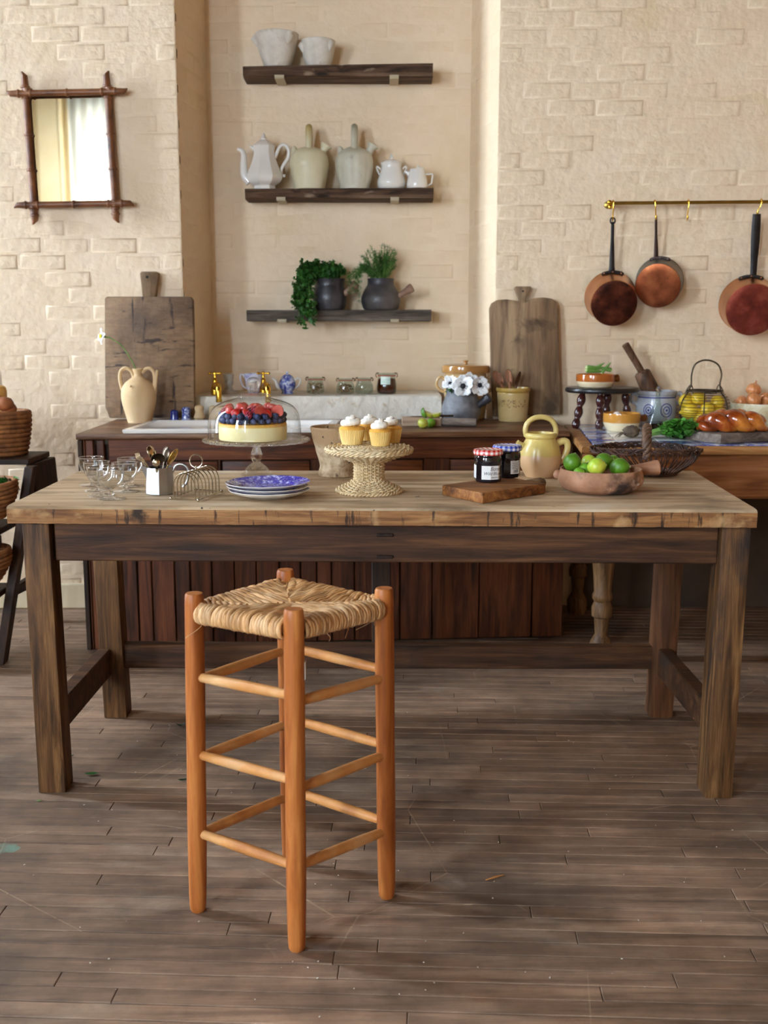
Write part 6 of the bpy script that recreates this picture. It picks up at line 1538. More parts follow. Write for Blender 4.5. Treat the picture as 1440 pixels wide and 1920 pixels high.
def bowl_lime(px, py, r, m, yoff, label, rot):
    c = at(px, py, y=pb2.y + yoff * kb2); R = r * mpp(c)
    t = thing('lime', label, 'lime', c, 'limes in the terracotta bowl'); M = Rz(rot[0]) @ Ry(rot[1])
    G().lathe(sp([(0, -R * 1.1), (R * .2, -R * 1.06), (R * .45, -R * .95), (R * .85, -R * .55), (R, 0), (R * .85, R * .55), (R * .42, R * .95), (R * .15, R * 1.07), (R * .1, R * 1.12), (0, R * 1.13)], 4), 28, M).build('fruit', m, t, 1.2)
    G().lathe([(R * .12, R * 1.08), (R * .11, R * 1.14), (R * .05, R * 1.12), (0, R * 1.115)], 10, M).build('stalk_scar', OKRAE, t)
bowl_lime(1073, 867, 16.5, LIME[0], -6, 'round dark green lime at the left rim of the bowl', (0, .3))
bowl_lime(1104, 866, 13.5, LIME[2], 18, 'yellow-green lime at the back of the bowl, second from the left', (.3, 1.2))
bowl_lime(1132, 866, 17, LIME[0], 14, 'dark green lime at the back of the bowl, on top', (-.3, 1.3))
bowl_lime(1097, 880, 12.5, LIME[1], -18, 'small green lime wedged left of the yellow-patched one', (.5, 1.0))
bowl_lime(1119, 875, 16.5, LIME[2], -42, 'yellow-patched lime at the front centre of the bowl', (-.4, 1.35))
bowl_lime(1162, 876, 17.5, LIME[0], -16, 'dark green lime at the right of the bowl, its pale stalk end showing', (-.45, 1.45))
bowl_lime(1086, 887, 11, LIME[1], -36, 'green lime low at the front left, barely above the bowl rim', (.2, 1.4))
bowl_lime(1149, 865, 12, LIME[1], 34, 'green lime mostly hidden at the back right of the bowl', (.2, 1.4))
# willow basket
p, k = on_table(1216, 889)
t = thing('willow_basket', 'dark twiggy willow trug with a twisted handle behind the limes', 'basket', p, rz=-.22)
r2 = random.Random(31)
RC = Vector((-7 * k, 0, 0)); AX_, BX = 97 * k, 68 * k
def rim(a, s=1.0): return Vector((AX_ * s * math.cos(a), BX * s * math.sin(a), (44 + 6 * math.sin(a) * 0 - 0 * abs(math.cos(a))) * k + 4 * k * (1 - abs(math.cos(a))))) + RC
def foot(a, z=3): return Vector((44 * k * math.cos(a), 34 * k * math.sin(a), z * k)) + Vector((6 * k, 0, 0))
g = G()
for i in range(54):
    a = 2 * PI * i / 54 + r2.uniform(-.03, .03); A, B = foot(a), rim(a); m_ = A.lerp(B, .55) + Vector((math.cos(a), math.sin(a), 0)) * 9 * k
    g.tube(sm([A, m_, B], 4), [1.5 * k, .9 * k], 6)
g.build('ribs', WILLOW, t, 1.2, kind='stuff')
g = G()
for i in range(74):                                       # long twigs wrapped round the rim
    a0 = r2.uniform(0, 6.28); ln = r2.uniform(.5, 1.5); s0 = r2.uniform(.90, 1.05); ph = r2.uniform(0, 6.28); pts = []
    for j in range(14):
        a = a0 + ln * j / 13; q = rim(a, s0 + .035 * math.sin(ph + j * .7)); q.z += 5.5 * k * math.sin(ph + j * .9) + 1 * k; pts.append(q)
    g.tube(pts, [r2.uniform(1.0, 1.9) * k, r2.uniform(.7, 1.2) * k], 6)
for i in range(26):
    a = r2.uniform(0, 6.28); A = rim(a, .98); d_ = Vector((math.cos(a) * r2.uniform(.2, 1), math.sin(a) * r2.uniform(.2, 1), r2.uniform(-.2, .5))).normalized()
    tn = Vector((-math.sin(a), math.cos(a), .1)) * (1 if i % 2 else -1)
    g.tube([A, A + (tn * .7 + d_ * .3) * 10 * k, A + (tn * .6 + d_ * .5) * r2.uniform(13, 22) * k], [1.2 * k, .5 * k], 5)
g.build('rim_twigs', WILLOW, t, 1.2, kind='stuff')
g = G()
for z in (2, 5, 8):
    for s in range(2): g.tube([foot(2 * PI * j / 60, z) * 1.0 + Vector((math.cos(2 * PI * j / 60), math.sin(2 * PI * j / 60), 0)) * (1.6 * k * math.cos(13 * 2 * PI * j / 60 + s * PI)) for j in range(60)], 1.7 * k, 6, closed=True)
g.build('base_weave', WILLOW, t, 1.2, kind='stuff')
G().lathe(K([(40, 1), (40, 3), (0, 3.5)], k), 30, Tr(6 * k, 0, 0) @ Matrix.Diagonal((1, .78, 1, 1))).build('base_board', WILLOW, t)
g = G(); hp_ = sm([(-6 * k, -66 * k, 40 * k), (-6 * k, -62 * k, 66 * k), (-6 * k, -36 * k, 81 * k), (-6 * k, 0, 87 * k), (-6 * k, 36 * k, 81 * k), (-6 * k, 62 * k, 66 * k), (-6 * k, 66 * k, 40 * k)], 9)
for s in range(4):
    pts = []
    for j, q in enumerate(hp_):
        d_ = (hp_[min(j + 1, len(hp_) - 1)] - hp_[max(j - 1, 0)]).normalized(); n1 = Vector((1, 0, 0)); n2 = d_.cross(n1); a = s * PI / 2 + j * .42
        pts.append(q + n1 * math.cos(a) * 4.8 * k + n2 * math.sin(a) * 4.4 * k)
    g.tube(pts, 4.2 * k, 7)
g.build('twisted_handle', WILLOWH, t, 1.2)
g = G()
for i in range(14): q = Vector((-6 * k, -66 * k, 44 * k)); a = i * .9; g.tube(sm([q + Vector((-9 * k, 2 * k, (i - 7) * 1.2 * k)), q + Vector((0, -6 * k, (i - 7) * 1.2 * k + 2 * k)), q + Vector((10 * k, 1 * k, (i - 7) * .9 * k + 4 * k))], 3), 1.3 * k, 6)
g.build('handle_lashing', WILLOW, t, 1.2, kind='stuff')

# ================================================================ TILED COUNTER, RIGHT
CZ = 0.79
kA, kD = at(1091, 838, z=CZ), at(1066, 803, z=CZ)                     # front-left corner; back-left
x_end = 2.05
qA, qB, qC, qD = Vector((kA.x, kA.y, 0)), Vector((x_end, kA.y - .02, 0)), Vector((x_end, WR_Y - .008, 0)), Vector((kA.x + .078, WR_Y - .008, 0))
t = thing('tiled_counter', 'pine counter topped with blue and white tiles against the right wall', 'counter', qA); ct = t
fr = 0.05
iA, iB, iC, iD = qA + Vector((fr, fr, 0)), qB + Vector((0, fr, 0)), qC + Vector((0, -.02, 0)), qD + Vector((fr, -.02, 0))
def up3(q, z): return [Vector((p.x, p.y, z)) for p in q]
def slab(q, z0, z1, name, m, bev=.006): return G().hexa(up3(q, z0), up3(q, z1), bev, 3).build(name, m, t, 0.6, world=True)
slab([qA, qB, iB, iA], CZ - .028, CZ, 'front_edge', PINE, .010)
slab([qA, iA, iD, qD], CZ - .028, CZ - .001, 'side_edge', PINE, .006)
slab([iD, iC, qC, qD + Vector((fr, 0, 0))], CZ - .028, CZ, 'back_edge', PINE, .004)
slab([iA, iB, iC, iD], CZ - .030, CZ - .0085, 'tile_bed', PAINT_PLAIN, 0)
tw = 0.150; ny_ = 4; dd = (iC.y - iB.y - .004) / 3.6
nrow = 0; y = iA.y + .0015
while y < iC.y - .01:
    y1_ = min(y + tw, iC.y - .002); s0 = (y - iA.y) / (iD.y - iA.y); s1 = (y1_ - iA.y) / (iD.y - iA.y); x = 0.0; n = 0
    while x < 1.25:
        w = tw if n else tw * .62
        xa0 = iA.x + (iD.x - iA.x) * s0 + x + .0015; xa1 = iA.x + (iD.x - iA.x) * s1 + x + .0015
        q = [Vector((xa0, y, 0)), Vector((xa0 + w - .003, y, 0)), Vector((xa1 + w - .003, y1_ - .003, 0)), Vector((xa1, y1_ - .003, 0))]
        if q[1].x < x_end - .01:
            slab(q, CZ - .0085, CZ + .0005, 'tile', TILEB if (n == 0 or nrow == 0) else TILEW, .0012)
        x += w; n += 1
    y += tw; nrow += 1
ap0 = at(1200, 935, y=kA.y + .05).z; ap1 = CZ - .030
G().box(((qA.x + .03 + x_end) / 2, kA.y + .055, (ap0 + ap1) / 2), (x_end - qA.x - .03, .025, ap1 - ap0), .003).build('apron', PINED, t, world=True)
G().box(((qA.x + .03 + x_end) / 2, kA.y + .040, ap0 + .012), (x_end - qA.x - .03, .008, .012), .003).build('apron_bead', PINED, t, world=True)
G().hexa(up3([qA + Vector((.035, .06, 0)), qA + Vector((.06, .06, 0)), qD + Vector((.06, -.03, 0)), qD + Vector((.035, -.03, 0))], ap0), up3([qA + Vector((.035, .06, 0)), qA + Vector((.06, .06, 0)), qD + Vector((.06, -.03, 0)), qD + Vector((.035, -.03, 0))], ap1), .003).build('apron', PINED, t, world=True)
G().box(((qD.x + .06 + x_end) / 2, WR_Y - .022, ap1 / 2), (x_end - qD.x - .06, .022, ap1 - .002), .002).build('shade_panel', SHADEP, t, world=True)  # added smooth panel over the bricks, its dark brown standing in for under-counter shade
def turned_leg(x, y, m):
    s = .00187; pr = [(20, 0), (24, 10), (25, 28), (22, 36), (16, 46), (13, 51), (16, 84), (21, 87), (22, 104), (17, 116), (21, 122), (21, 130), (18, 135), (21, 174), (24, 200), (24, 215), (18, 222), (25, 230), (25, 240)]
    pr = [(r * s * .92, z * s) for r, z in pr]; zt = pr[-1][1]
    G().lathe(pr, 28, Tr(x, y, 0)).box((x, y, (zt + ap1) / 2), (.052, .052, ap1 - zt), .003).build('leg', m, t, 0.6, world=True)
lg = at(1127, 1190, y=kA.y + .10); turned_leg(lg.x, lg.y, PINEL); turned_leg(lg.x + .045 - .02, WR_Y - .13, PINEL); turned_leg(x_end - .08, kA.y + .09, PINEL); turned_leg(x_end - .08, WR_Y - .13, PINEL)
CT = CZ + .0012
def on_ctr(px, py): p = at(px, py, z=CT); return p, mpp(p)
# small four-legged stool
zs = None
p, k = on_ctr(1127, 797)
p.y = 4.44; p.x = at(1127, 797, y=p.y).x; p.z = CT
t = thing('milking_stool', 'small dark stool with four bobbin-turned legs standing on the counter', 'stool', p); ps, ks = p, k
H = at(1127, 730, y=p.y).z - CT
G().lathe(sp([(0, H - .002)][:0] + [(.139, H - .012), (.148, H - .007), (.149, H), (.146, H + .007), (.139, H + .009)], 3) + [(0, H + .009)], 48, Matrix.Diagonal((1, .82, 1, 1))).build('seat', EBON, t, 0.8)
def bobbin(tx, ty, bx, by):
    pr = [(.010, 0), (.0145, .008), (.0165, .022), (.014, .036), (.0105, .046), (.015, .060), (.0172, .074), (.014, .090), (.0105, .100), (.0155, .116), (.0178, .130), (.0150, .146), (.011, .156), (.0125, .17)]
    A, B = Vector((bx, by, 0)), Vector((tx, ty, H - .008)); L = (B - A).length; f = L / .17
    mz = min((aim(A, B) @ Vector((r * math.cos(a), r * math.sin(a), 0))).z for r in (.012,) for a in [j * .5 for j in range(13)])
    G().lathe(sp([(r, z * f) for r, z in pr], 3), 20, Tr(0, 0, -min(mz, 0)) @ aim(A, B)).build('leg', MAHOG, t, 0.9)
bobbin(-.085, -.045, -.118, -.072); bobbin(-.022, -.078, -.026, -.092) ; bobbin(.035, .052, .028, .070); bobbin(.098, .03, .124, .055)
# okra dish
pz = ps.z + H + .0098
q = at(1116, 723, y=ps.y - .02); k = mpp(q)
t = thing('okra_dish', 'brown and cream glazed dish of okra on the small dark stool', 'dish', Vector((q.x, q.y, pz)))
G().lathe(sp(K([(28, 0), (31, 1.5), (35, 8), (36, 14), (35.8, 23), (35.2, 24.5)], k), 4) + sp(K([(33, 24), (33, 12), (26, 5), (0, 4)], k), 3), 44).build('body', mat('okra_dish_glaze', [(0.3, '#dcc39a'), (0.7, '#ecd9b4')], 6, rough=0.14, coat=0.6, bands=[(0.0235, '#a8591f', 0.0015, 0.002)]), t, 0.9)
G().lathe(K([(5, 0), (6, 5), (7.4, 12), (7, 14.5), (0, 15)], k), 18, aim(Vector((31 * k, 8 * k, 15 * k)), Vector((50 * k, 12 * k, 17.5 * k)))).build('handle', BROWNG, t)
do = Vector((q.x, q.y, pz))
def okra(a, b, r, label):
    A, B = at(*a, y=do.y - .01), at(*b, y=do.y - .012); A.z = max(A.z, pz + .046); B.z = max(B.z, pz + .046)
    t = thing('okra_pod', label, 'okra', A, 'okra pods in the glazed dish'); d = B - A
    G().tube([d * s for s in (0, .05, .25, .6, .9, 1)], [r * k * .75, r * k, r * k * .95, r * k * .7, r * k * .3, .0006], 7).build('pod', OKRA, t, 0.4)
    G().tube([d * -.06, d * .02], [r * k * .55, r * k * .8], 10).build('cap', OKRAE, t)
okra((1100, 689), (1138, 691), 4.6, 'okra pod lying across the front of the dish, cut end left')
okra((1099, 695), (1134, 697), 4.4, 'okra pod lowest at the front of the dish, cut end left')
okra((1146, 694), (1118, 688), 4.2, 'okra pod pointing left with its cut end at the right')
okra((1128, 699), (1146, 679), 3.4, 'okra pod standing up at a slant with its tip highest')
okra((1118, 690), (1134, 680), 3.0, 'slim okra pod at the back of the dish, tip up')
# mixing bowl
p, k = on_ctr(1165, 808)
t = thing('pouring_bowl', 'amber and cream stoneware bowl with pouring lip and brown handle', 'bowl', p)
G().lathe(sp(K([(25, 0), (28, 2), (32.5, 10), (34.5, 18), (35, 30), (34.8, 34)], k), 4) + sp(K([(32.5, 34), (32, 18), (24, 6), (0, 5)], k), 3), 48, None, lambda a, i, z: 1 + (.05 * math.exp(-((a - 5.6) / .2) ** 2) if z > 27 * k else 0)).build('body', TWOB, t, 0.9)
G().lathe(K([(6, 0), (6.5, 8), (7.5, 16), (7, 19), (0, 20)], k), 18, aim(Vector((31 * k, 12 * k, 22 * k)), Vector((55 * k, 20 * k, 23 * k)))).build('handle', BROWNG, t)
tag(G().ball((0, 0, 0), (9 * k, 9 * k, 8 * k), 18, 12, fn=lambda v: 1 + .05 * math.cos(7 * math.atan2(v.y, v.x))).build('garlic_bulb', mat('garlic_skin', [(.3, '#d9c8bc'), (.7, '#efe4da')], 20, rough=.5), loc=p + Vector((-8 * k, 4 * k, 27.5 * k))), 'pale garlic bulb just showing inside the pouring bowl', 'garlic')
# salt-glazed crock and pestle
p, k = on_ctr(1229, 796); p.y = 4.525; p.x = at(1229, 796, y=p.y).x; p.z = CT
t = thing('salt_glaze_crock', 'grey stoneware crock with cobalt scrolls and ear handles holding a big pestle', 'crock', p); px_, kx_ = p, k
G().lathe(sp(K([(30, 0), (32, 3), (36, 18), (37, 34), (35, 50), (33.5, 56), (35.5, 59), (36, 65)], k), 4) + sp(K([(32.5, 65), (32, 40), (26, 6), (0, 5)], k), 3), 48).build('body', SALTG, t, 0.8)
for s in (-1, 1): G().tube(sm(KX([(s * 34, 57), (s * 42, 60), (s * 46, 54), (s * 44, 45), (s * 36, 40)], k)), 4 * k, 12).build('ear_handle', SALTG, t)
def rad(z): return {1: 0}.get(0, 0) or (36.2 + .9 * math.sin((z - 15) / 30 * PI * .6)) * k
g = G()
def bandring(z, h): 
    R = (34.2 if z > 50 else 36.0) * k + .0012; n = 40; g.add([(R * math.cos(2 * PI * j / n), R * math.sin(2 * PI * j / n), (z + dz_) * k) for dz_ in (0, h) for j in range(n)], [(j, (j + 1) % n, n + (j + 1) % n, n + j) for j in range(n)])
bandring(52.5, 2.2)
for ang0, R1 in ((-PI / 2 - .62, 9), (-PI / 2 + .28, 10.5)):
    for rr_2 in (1.0, .55):
        pts = []
        for j in range(25):
            a = 2 * PI * j / 24; zz = 31 + R1 * rr_2 * math.sin(a) * 1.15; aa = ang0 + R1 * rr_2 * math.cos(a) / 36
            R = 36.9 * k + .0006 - (abs(zz - 31) ** 2) * .004 * k; pts.append((R * math.cos(aa), R * math.sin(aa), zz * k))
        g.tube(pts, .9 * k, 6)
    g.ball((36.9 * k * math.cos(ang0), 36.9 * k * math.sin(ang0), 31 * k), 2.2 * k, 10, 6)
g.build('cobalt_scrolls', COBALT, t, 1.2, kind='stuff')
A, B = at(1229, 752, y=px_.y - .01), at(1203, 697, y=px_.y - .01); B2 = at(1172, 645, y=px_.y - .02)
t = thing('pestle', 'thick wooden pestle with a thin handle leaning out of the blue crock', 'pestle', A)
L1 = (B - A).length; G().lathe(K([(12, 0), (16, 4), (17, 14), (15.5, 40)], k) + [(14.5 * k, L1 - .006), (12 * k, L1), (6 * k, L1 + .002), (0, L1 + .002)], 26, aim(A, B)).build('head', PESTW, t, 0.7, world=True)
G().tube([B - (B2 - B) * .08, B.lerp(B2, .5), B2.lerp(B, .02), B2], [6 * k, 6.4 * k, 7 * k, 5.6 * k], 18).build('handle', PESTW, t, 0.7, world=True)
# conical glass decanter of oil
p, k = on_ctr(1231, 812)
t = thing('oil_decanter', 'conical clear glass decanter with dark oil in front of the blue crock', 'decanter', p)
G().lathe(sp(K([(26, 0), (28, 1.5), (27, 6), (17, 30), (8, 50), (5, 60), (5, 74), (7.5, 78)], k), 5), 36, cap=False).build('glass_body', JARG, t, 3.1)
G().lathe(K([(25, 1), (26.4, 3), (25.6, 6), (20, 20), (0, 20)], k), 32).build('oil', OIL, t)
G().ball((0, 0, 82 * k), (5 * k, 5 * k, 6 * k), 12, 8).tube([(0, 0, 70 * k), (0, 0, 80 * k)], 3 * k, 10).build('stopper', CUT, t, 3.1)
# wire basket of lemons
p, k = on_ctr(1318, 797); p.y = 4.43; p.x = at(1318, 797, y=p.y).x; p.z = CT
t = thing('wire_basket', 'round wire egg basket with a bail handle full of lemons', 'basket', p); pwb, kwb = p, k
prb = [(30, 1), (41, 8), (47, 22), (48, 34), (43, 52), (34, 64), (31, 68)]
g = G()
for i in range(6): a = 2 * PI * i / 6 + .25; g.tube(sm([(r * k * math.cos(a), r * k * math.sin(a), z * k) for r, z in prb], 4), 1.1 * k, 6)
for r, z in sp(prb, 3): g.tube([(r * k * math.cos(2 * PI * j / 40), r * k * math.sin(2 * PI * j / 40), z * k) for j in range(40)], .5 * k, 5, closed=True)
g.tube([(31 * k * math.cos(2 * PI * j / 40), 31 * k * math.sin(2 * PI * j / 40), 68 * k) for j in range(40)], 1.3 * k, 6, closed=True)
for q in range(6): a = 2 * PI * q / 6; g.tube([(30 * k * math.cos(a), 30 * k * math.sin(a), 1 * k), (-30 * k * math.cos(a), -30 * k * math.sin(a), 1 * k)], .7 * k, 5)
g.build('wire_body', WIRE, t, 1.2, kind='stuff')
g = G().tube(sm(KX([(-29, 69), (-25, 78), (-25, 96), (-20, 114), (-6, 122), (10, 121), (23, 113), (29, 97), (27, 80), (29, 69)], k)), 1.5 * k, 8)
for s in (-1, 1): g.tube(sm(KX([(s * 34, 66), (s * 31, 72), (s * 25.5, 78), (s * 22, 72), (s * 21, 62)], k)), 1.0 * k, 6)
g.build('bail_handle', WIRE, t)
def lemon(px, py, r, yoff, rot, label):
    c = at(px, py, y=pwb.y + yoff * kwb); R = r * mpp(c) * .98
    t = thing('lemon', label, 'lemon', c, 'lemons in the wire basket'); M = Rz(rot[0]) @ Ry(rot[1])
    G().lathe(sp([(0, -R * 1.28), (R * .14, -R * 1.25), (R * .3, -R * 1.08), (R * .8, -R * .6), (R, 0), (R * .8, R * .62), (R * .28, R * 1.08), (R * .16, R * 1.25), (0, R * 1.3)], 4), 24, M).build('fruit', LEMON, t, 1.2)
for a_ in ((1286, 752, 13.5, 0, (.2, .5), 'lemon at the upper left of the wire basket'), (1310, 747, 14, -8, (1.2, 1.2), 'lemon at the top centre of the wire basket'),
           (1345, 754, 13.5, 0, (.6, 1.3), 'lemon at the upper right of the wire basket'), (1293, 771, 15.5, -16, (-.3, 1.4), 'large lemon at the front left of the wire basket'),
           (1326, 767, 13.5, -18, (.4, 1.2), 'lemon at the middle front of the wire basket'), (1314, 783, 14, -20, (1.5, .8), 'lemon low at the front of the wire basket'),
           (1345, 775, 14, -8, (.2, 1), 'lemon low at the right of the wire basket, behind the bread'), (1300, 785, 11, 10, (.2, 1), 'lemon low at the back of the wire basket')): lemon(*a_)
# bunch of watercress
p, k = on_ctr(1270, 822)
t = thing('watercress_bunch', 'bunch of leafy green watercress lying at the counter edge', 'greens', p)
r2 = random.Random(77); gs, g, pts = G(), G(), []
for i in range(36):
    y0 = r2.uniform(-.03, .03); z0 = .006 + r2.uniform(0, .016)
    A = Vector((-58 * k, y0, z0)); B = Vector((r2.uniform(-8, 46) * k, y0 * 1.9 + r2.uniform(-.02, .02), r2.uniform(.006, .06)))
    path = sm([A, A.lerp(B, .5) + Vector((0, 0, .010)), B], 5); gs.tube(path, [.0018, .0012], 5)
    for q in path[5:]: pts += [q + Vector((r2.gauss(0, .008), r2.gauss(0, .010), r2.gauss(0, .006))) for _ in range(3)]
pts = [Vector((q.x, q.y, max(q.z, .008))) for q in pts]
for q in pts:
    s = r2.uniform(.011, .021); M = Tr(*q) @ Rz(r2.uniform(0, 6.28)) @ Rx(r2.uniform(-.9, .9)) @ Ry(r2.uniform(-.7, .7)); n = 8
    vs = [(0, 0, -s * .15)] + [(s * math.cos(2 * PI * j / n) * .9, s * .75 * math.sin(2 * PI * j / n), s * .18 * math.cos(4 * PI * j / n)) for j in range(n)]
    g.add(vs, [(0, 1 + j, 1 + (j + 1) % n) for j in range(n)], M)
gs.build('stems', STEM, t, kind='stuff'); g.build('foliage', HERB3, t, 3.1, kind='stuff')
# knobbly root
p, k = on_ctr(1183, 820)
t = thing('celeriac_root', 'brown hairy root lying behind the willow trug', 'root', p)
G().ball((0, 0, 11 * k), (15 * k, 13 * k, 11 * k), 24, 16, fn=lambda v: 1 + .22 * noise.noise(v * 3.0) + .1 * noise.noise(v * 9)).build('root_ball', ROOT, t, 1.2)
g = G()
for i in range(16):
    a = RN.uniform(2.2, 4.2); s = Vector((13 * math.cos(a) * k, 12 * math.sin(a) * k, 7 * k)); g.tube(sm([s, s * 1.5 + Vector((0, 0, -2 * k)), Vector((s.x * 2.3, s.y * 1.8, 1.2 * k))], 4), [.0014, .0005], 5)
g.build('rootlets', ROOT, t, kind='stuff')
# challah on its board
zb = CT
p0 = at(1396, 822, z=zb)
t = thing('challah_board', 'grey wooden board under the braided loaf', 'chopping board', p0)
zt_ = zb + .034; A_, B_, C_ = at(1352, 814.5, z=zt_), at(1318.5, 811, z=zt_), at(1440, 810, z=zt_)
uu = (C_ - A_).normalized(); vv = Vector((-uu.y, uu.x, 0)); ex_ = (B_ - A_); q = [A_, A_ + uu * .42, A_ + uu * .42 + vv * .15, B_ + vv * .10, B_]
G().prism([Vector((v.x, v.y, zb)) for v in q], (0, 0, .034), .004, 2).build('board', BOARDG, t, 0.5, world=True)
zc = zb + .0345
p0 = at(1371, 808, z=zc); k = mpp(p0)
t = thing('challah_loaf', 'shiny brown braided challah loaf on a wooden board', 'bread', Vector((p0.x, p0.y, zc)))
for s in range(3):
    pts, rs3 = [], []
    for j in range(64):
        u = j / 63; ph = u * 2.35 * PI + s * 2 * PI / 3; env = math.sin(PI * min(1, max(0, u * .94 + .03))) ** .5
        x = (-60 + 122 * u) * k; y = 19 * k * math.sin(ph) * env; z = (15 + 9 * math.sin(2 * ph + .6)) * k * (.55 + .45 * env)
        pts.append((x, y, z)); rs3.append((4.5 + 13.5 * env * (.78 + .22 * math.sin(2 * ph + .6))) * k)
    g = G().tube(pts, rs3, 16); 
    for i, v in enumerate(g.v): g.v[i] = (v[0], v[1], max(v[2], .0005 + .001 * (i % 3)))
    g.build('strand', CRUST, t, 1.2)
# onion bowl
p, k = on_ctr(1424, 800); p.y = 4.485; p.x = at(1424, 800, y=p.y).x; p.z = CT
ob = thing('onion_bowl', 'cream marbled bowl heaped with onions at the right edge', 'bowl', p); po, ko = p, k
G().lathe(sp(K([(30, 0), (36, 3), (47, 14), (53, 28), (56, 42), (56, 45)], k), 4) + sp(K([(53, 45), (49, 28), (34, 8), (0, 6)], k), 3), 52).build('body', mat('marbled_cream_glaze', [(.35, '#c4b088'), (.5, '#ddd0ac'), (.65, '#e8dfc4')], 14, rough=.3, coat=.3, distort=1.5), ob, 0.9)
def onion(px, py, r, yoff, rot, label):
    c = at(px, py, y=po.y + yoff * ko); R = r * mpp(c); t = thing('onion', label, 'onion', c, 'onions in the marbled bowl'); M = Rz(rot[0]) @ Ry(rot[1])
    G().lathe(sp([(0, -R * .86), (R * .35, -R * .82), (R * .9, -R * .4), (R, .05 * R), (R * .78, R * .55), (R * .3, R * .86), (R * .12, R * 1.05), (R * .09, R * 1.3)], 5) + [(0, R * 1.32)], 32, M).build('bulb', ONION, t, 1.2)
    g = G()
    for i in range(12): a = i * .52; g.tube([M @ Vector((0, 0, -R * .84)), M @ Vector((R * .12 * math.cos(a), R * .12 * math.sin(a), -R * .98))], .0006, 4)
    g.build('root_hairs', BRISTLE, t, kind='stuff')
for a_ in ((1413, 731, 14, 4, (.4, .3), 'onion on top of the heap'), (1413, 750, 15, -16, (-.4, 1.1), 'onion at the front of the heap, below the top one'), (1390, 753, 11.5, -6, (2.6, 1.4), 'small onion at the left of the heap, root end out'),
           (1438, 749, 15, -4, (.4, .6), 'onion at the right edge of the photo'), (1425, 762, 13, 14, (0, .5), 'onion low in the bowl behind the front one'), (1455, 752, 14, 4, (0, 1), 'onion at the far right of the bowl')): onion(*a_)

# ================================================================ STAND AND BASKETS, LEFT
SZ = 0.728
e = at(88, 836, y=4.13); xs = e.x
t = thing('plant_stand', 'dark tiered wooden stand holding baskets by the left wall', 'stand', (xs - .4, 4.1, 0)); 
fa = at(62, 849, y=3.93); xr = -1.27
# top tier
G().hexa([(xr - .9, 3.92, SZ - .022), (xr - .012, 3.92, SZ - .022), (xs, 4.16, SZ - .022), (xr - .9, 4.16, SZ - .022)], [(xr - .9, 3.92, SZ), (xr - .012, 3.92, SZ), (xs, 4.16, SZ), (xr - .9, 4.16, SZ)], .003).build('shelf_board', STANDX, t, world=True)
ea, eb = at(62, 852, y=3.95), at(91, 838, y=4.17); ec, ed = at(62, 905, y=3.95), at(91, 895, y=4.17)
xp = at(76, 870, y=4.06).x
G().hexa([(xp - .012, 3.955, .60), (xp + .012, 3.955, .60), (xp + .03, 4.17, .60), (xp + .006, 4.17, .60)], [(xp - .02, 3.955, SZ - .023), (xp + .004, 3.955, SZ - .023), (xp + .024, 4.17, SZ - .023), (xp, 4.17, SZ - .023)], .003).build('end_panel', STANDW, t, world=True)
A, B = at(52, 850, y=3.90), at(6, 1240, z=.0)
def strut(a, b, w, d_, name='leg', m=STANDW):
    a, b = Vector(a), Vector(b); x = Vector((w / 2, 0, 0)); y = Vector((0, d_ / 2, 0)); q = lambda p: [p - x - y, p + x - y, p + x + y, p - x + y]
    return G().hexa(q(b), q(a), .003).build(name, m, t, world=True)
strut((A.x + .008, 3.905, SZ - .024), (B.x, 3.80, 0.0), .034, .05)
rl_ = at(81, 930, y=4.19); strut((rl_.x - .02, 4.20, .60), (rl_.x - .05, 4.36, 0), .034, .045)
strut((xr - .86, 3.905, SZ - .024), (xr - .86, 3.78, 0), .034, .05); strut((xr - .86, 4.2, SZ - .024), (xr - .86, 4.36, 0), .034, .045)
# middle and lower tiers step forward
zm = 0.50; zl = .27
G().box((xr - .49, 3.86, zm - .011), (.83, .22, .022), .003).build('shelf_board', STANDX, t, world=True)
G().box((xr - .51, 3.80, zl - .011), (.83, .24, .022), .003).build('shelf_board', STANDX, t, world=True)
sA_, sB_ = at(50, 1010, y=3.86), at(52, 1075, y=3.9)
G().box((xr - .49, 3.765, zm - .045), (.83, .02, .045), .003).build('shelf_rail', STANDX, t, world=True)
G().hexa([(xr - .085, 3.82, zl - .03), (xr - .062, 3.82, zl - .03), (xr - .062, 4.30, .20), (xr - .085, 4.30, .20)], [(xr - .085, 3.82, zl), (xr - .062, 3.82, zl), (xr - .062, 4.30, .26), (xr - .085, 4.30, .26)], .002).build('side_brace', STANDW, t, world=True)
def coil_basket(cx, cy, z, r0, r1, h, label, tilt=(0, 0), n=9, sq=1.0):
    t = thing('coil_basket', label, 'basket', (cx, cy, z), 'coiled brown baskets on the stand'); t.rotation_euler = (tilt[0], tilt[1], 0); g = G()
    fz = h / n
    for i in range(n):
        u = (i + .5) / n; r = r0 + (r1 - r0) * math.sin(u * PI * .5) * (1 if u < .8 else 1 - (u - .8) * .12); pts = []
        for j in range(150):
            a = 2 * PI * j / 150; w = 1 + .006 * (1 if (j + i) % 2 else -1); pts.append((r * w * math.cos(a), r * w * sq * math.sin(a), fz * (i + .5)))
        g.tube(pts, fz * .56, 8, closed=True)
    g.lathe([(r0 * 1.02, fz * .3), (0, fz * .3)], 40, Matrix.Diagonal((1, sq, 1, 1)), cap=False)
    g.build('coils', COIL, t, 1.2, kind='stuff')
    R = r1 * .985; g = G().tube([(R * math.cos(2 * PI * j / 160) * (1 + .006 * (j % 2)), R * sq * math.sin(2 * PI * j / 160), h + fz * .2) for j in range(160)], fz * .62, 8, closed=True)
    g.build('rim', COIL, t, 1.2); return t
rx = at(61, 800, y=4.04).x; r_ = .20
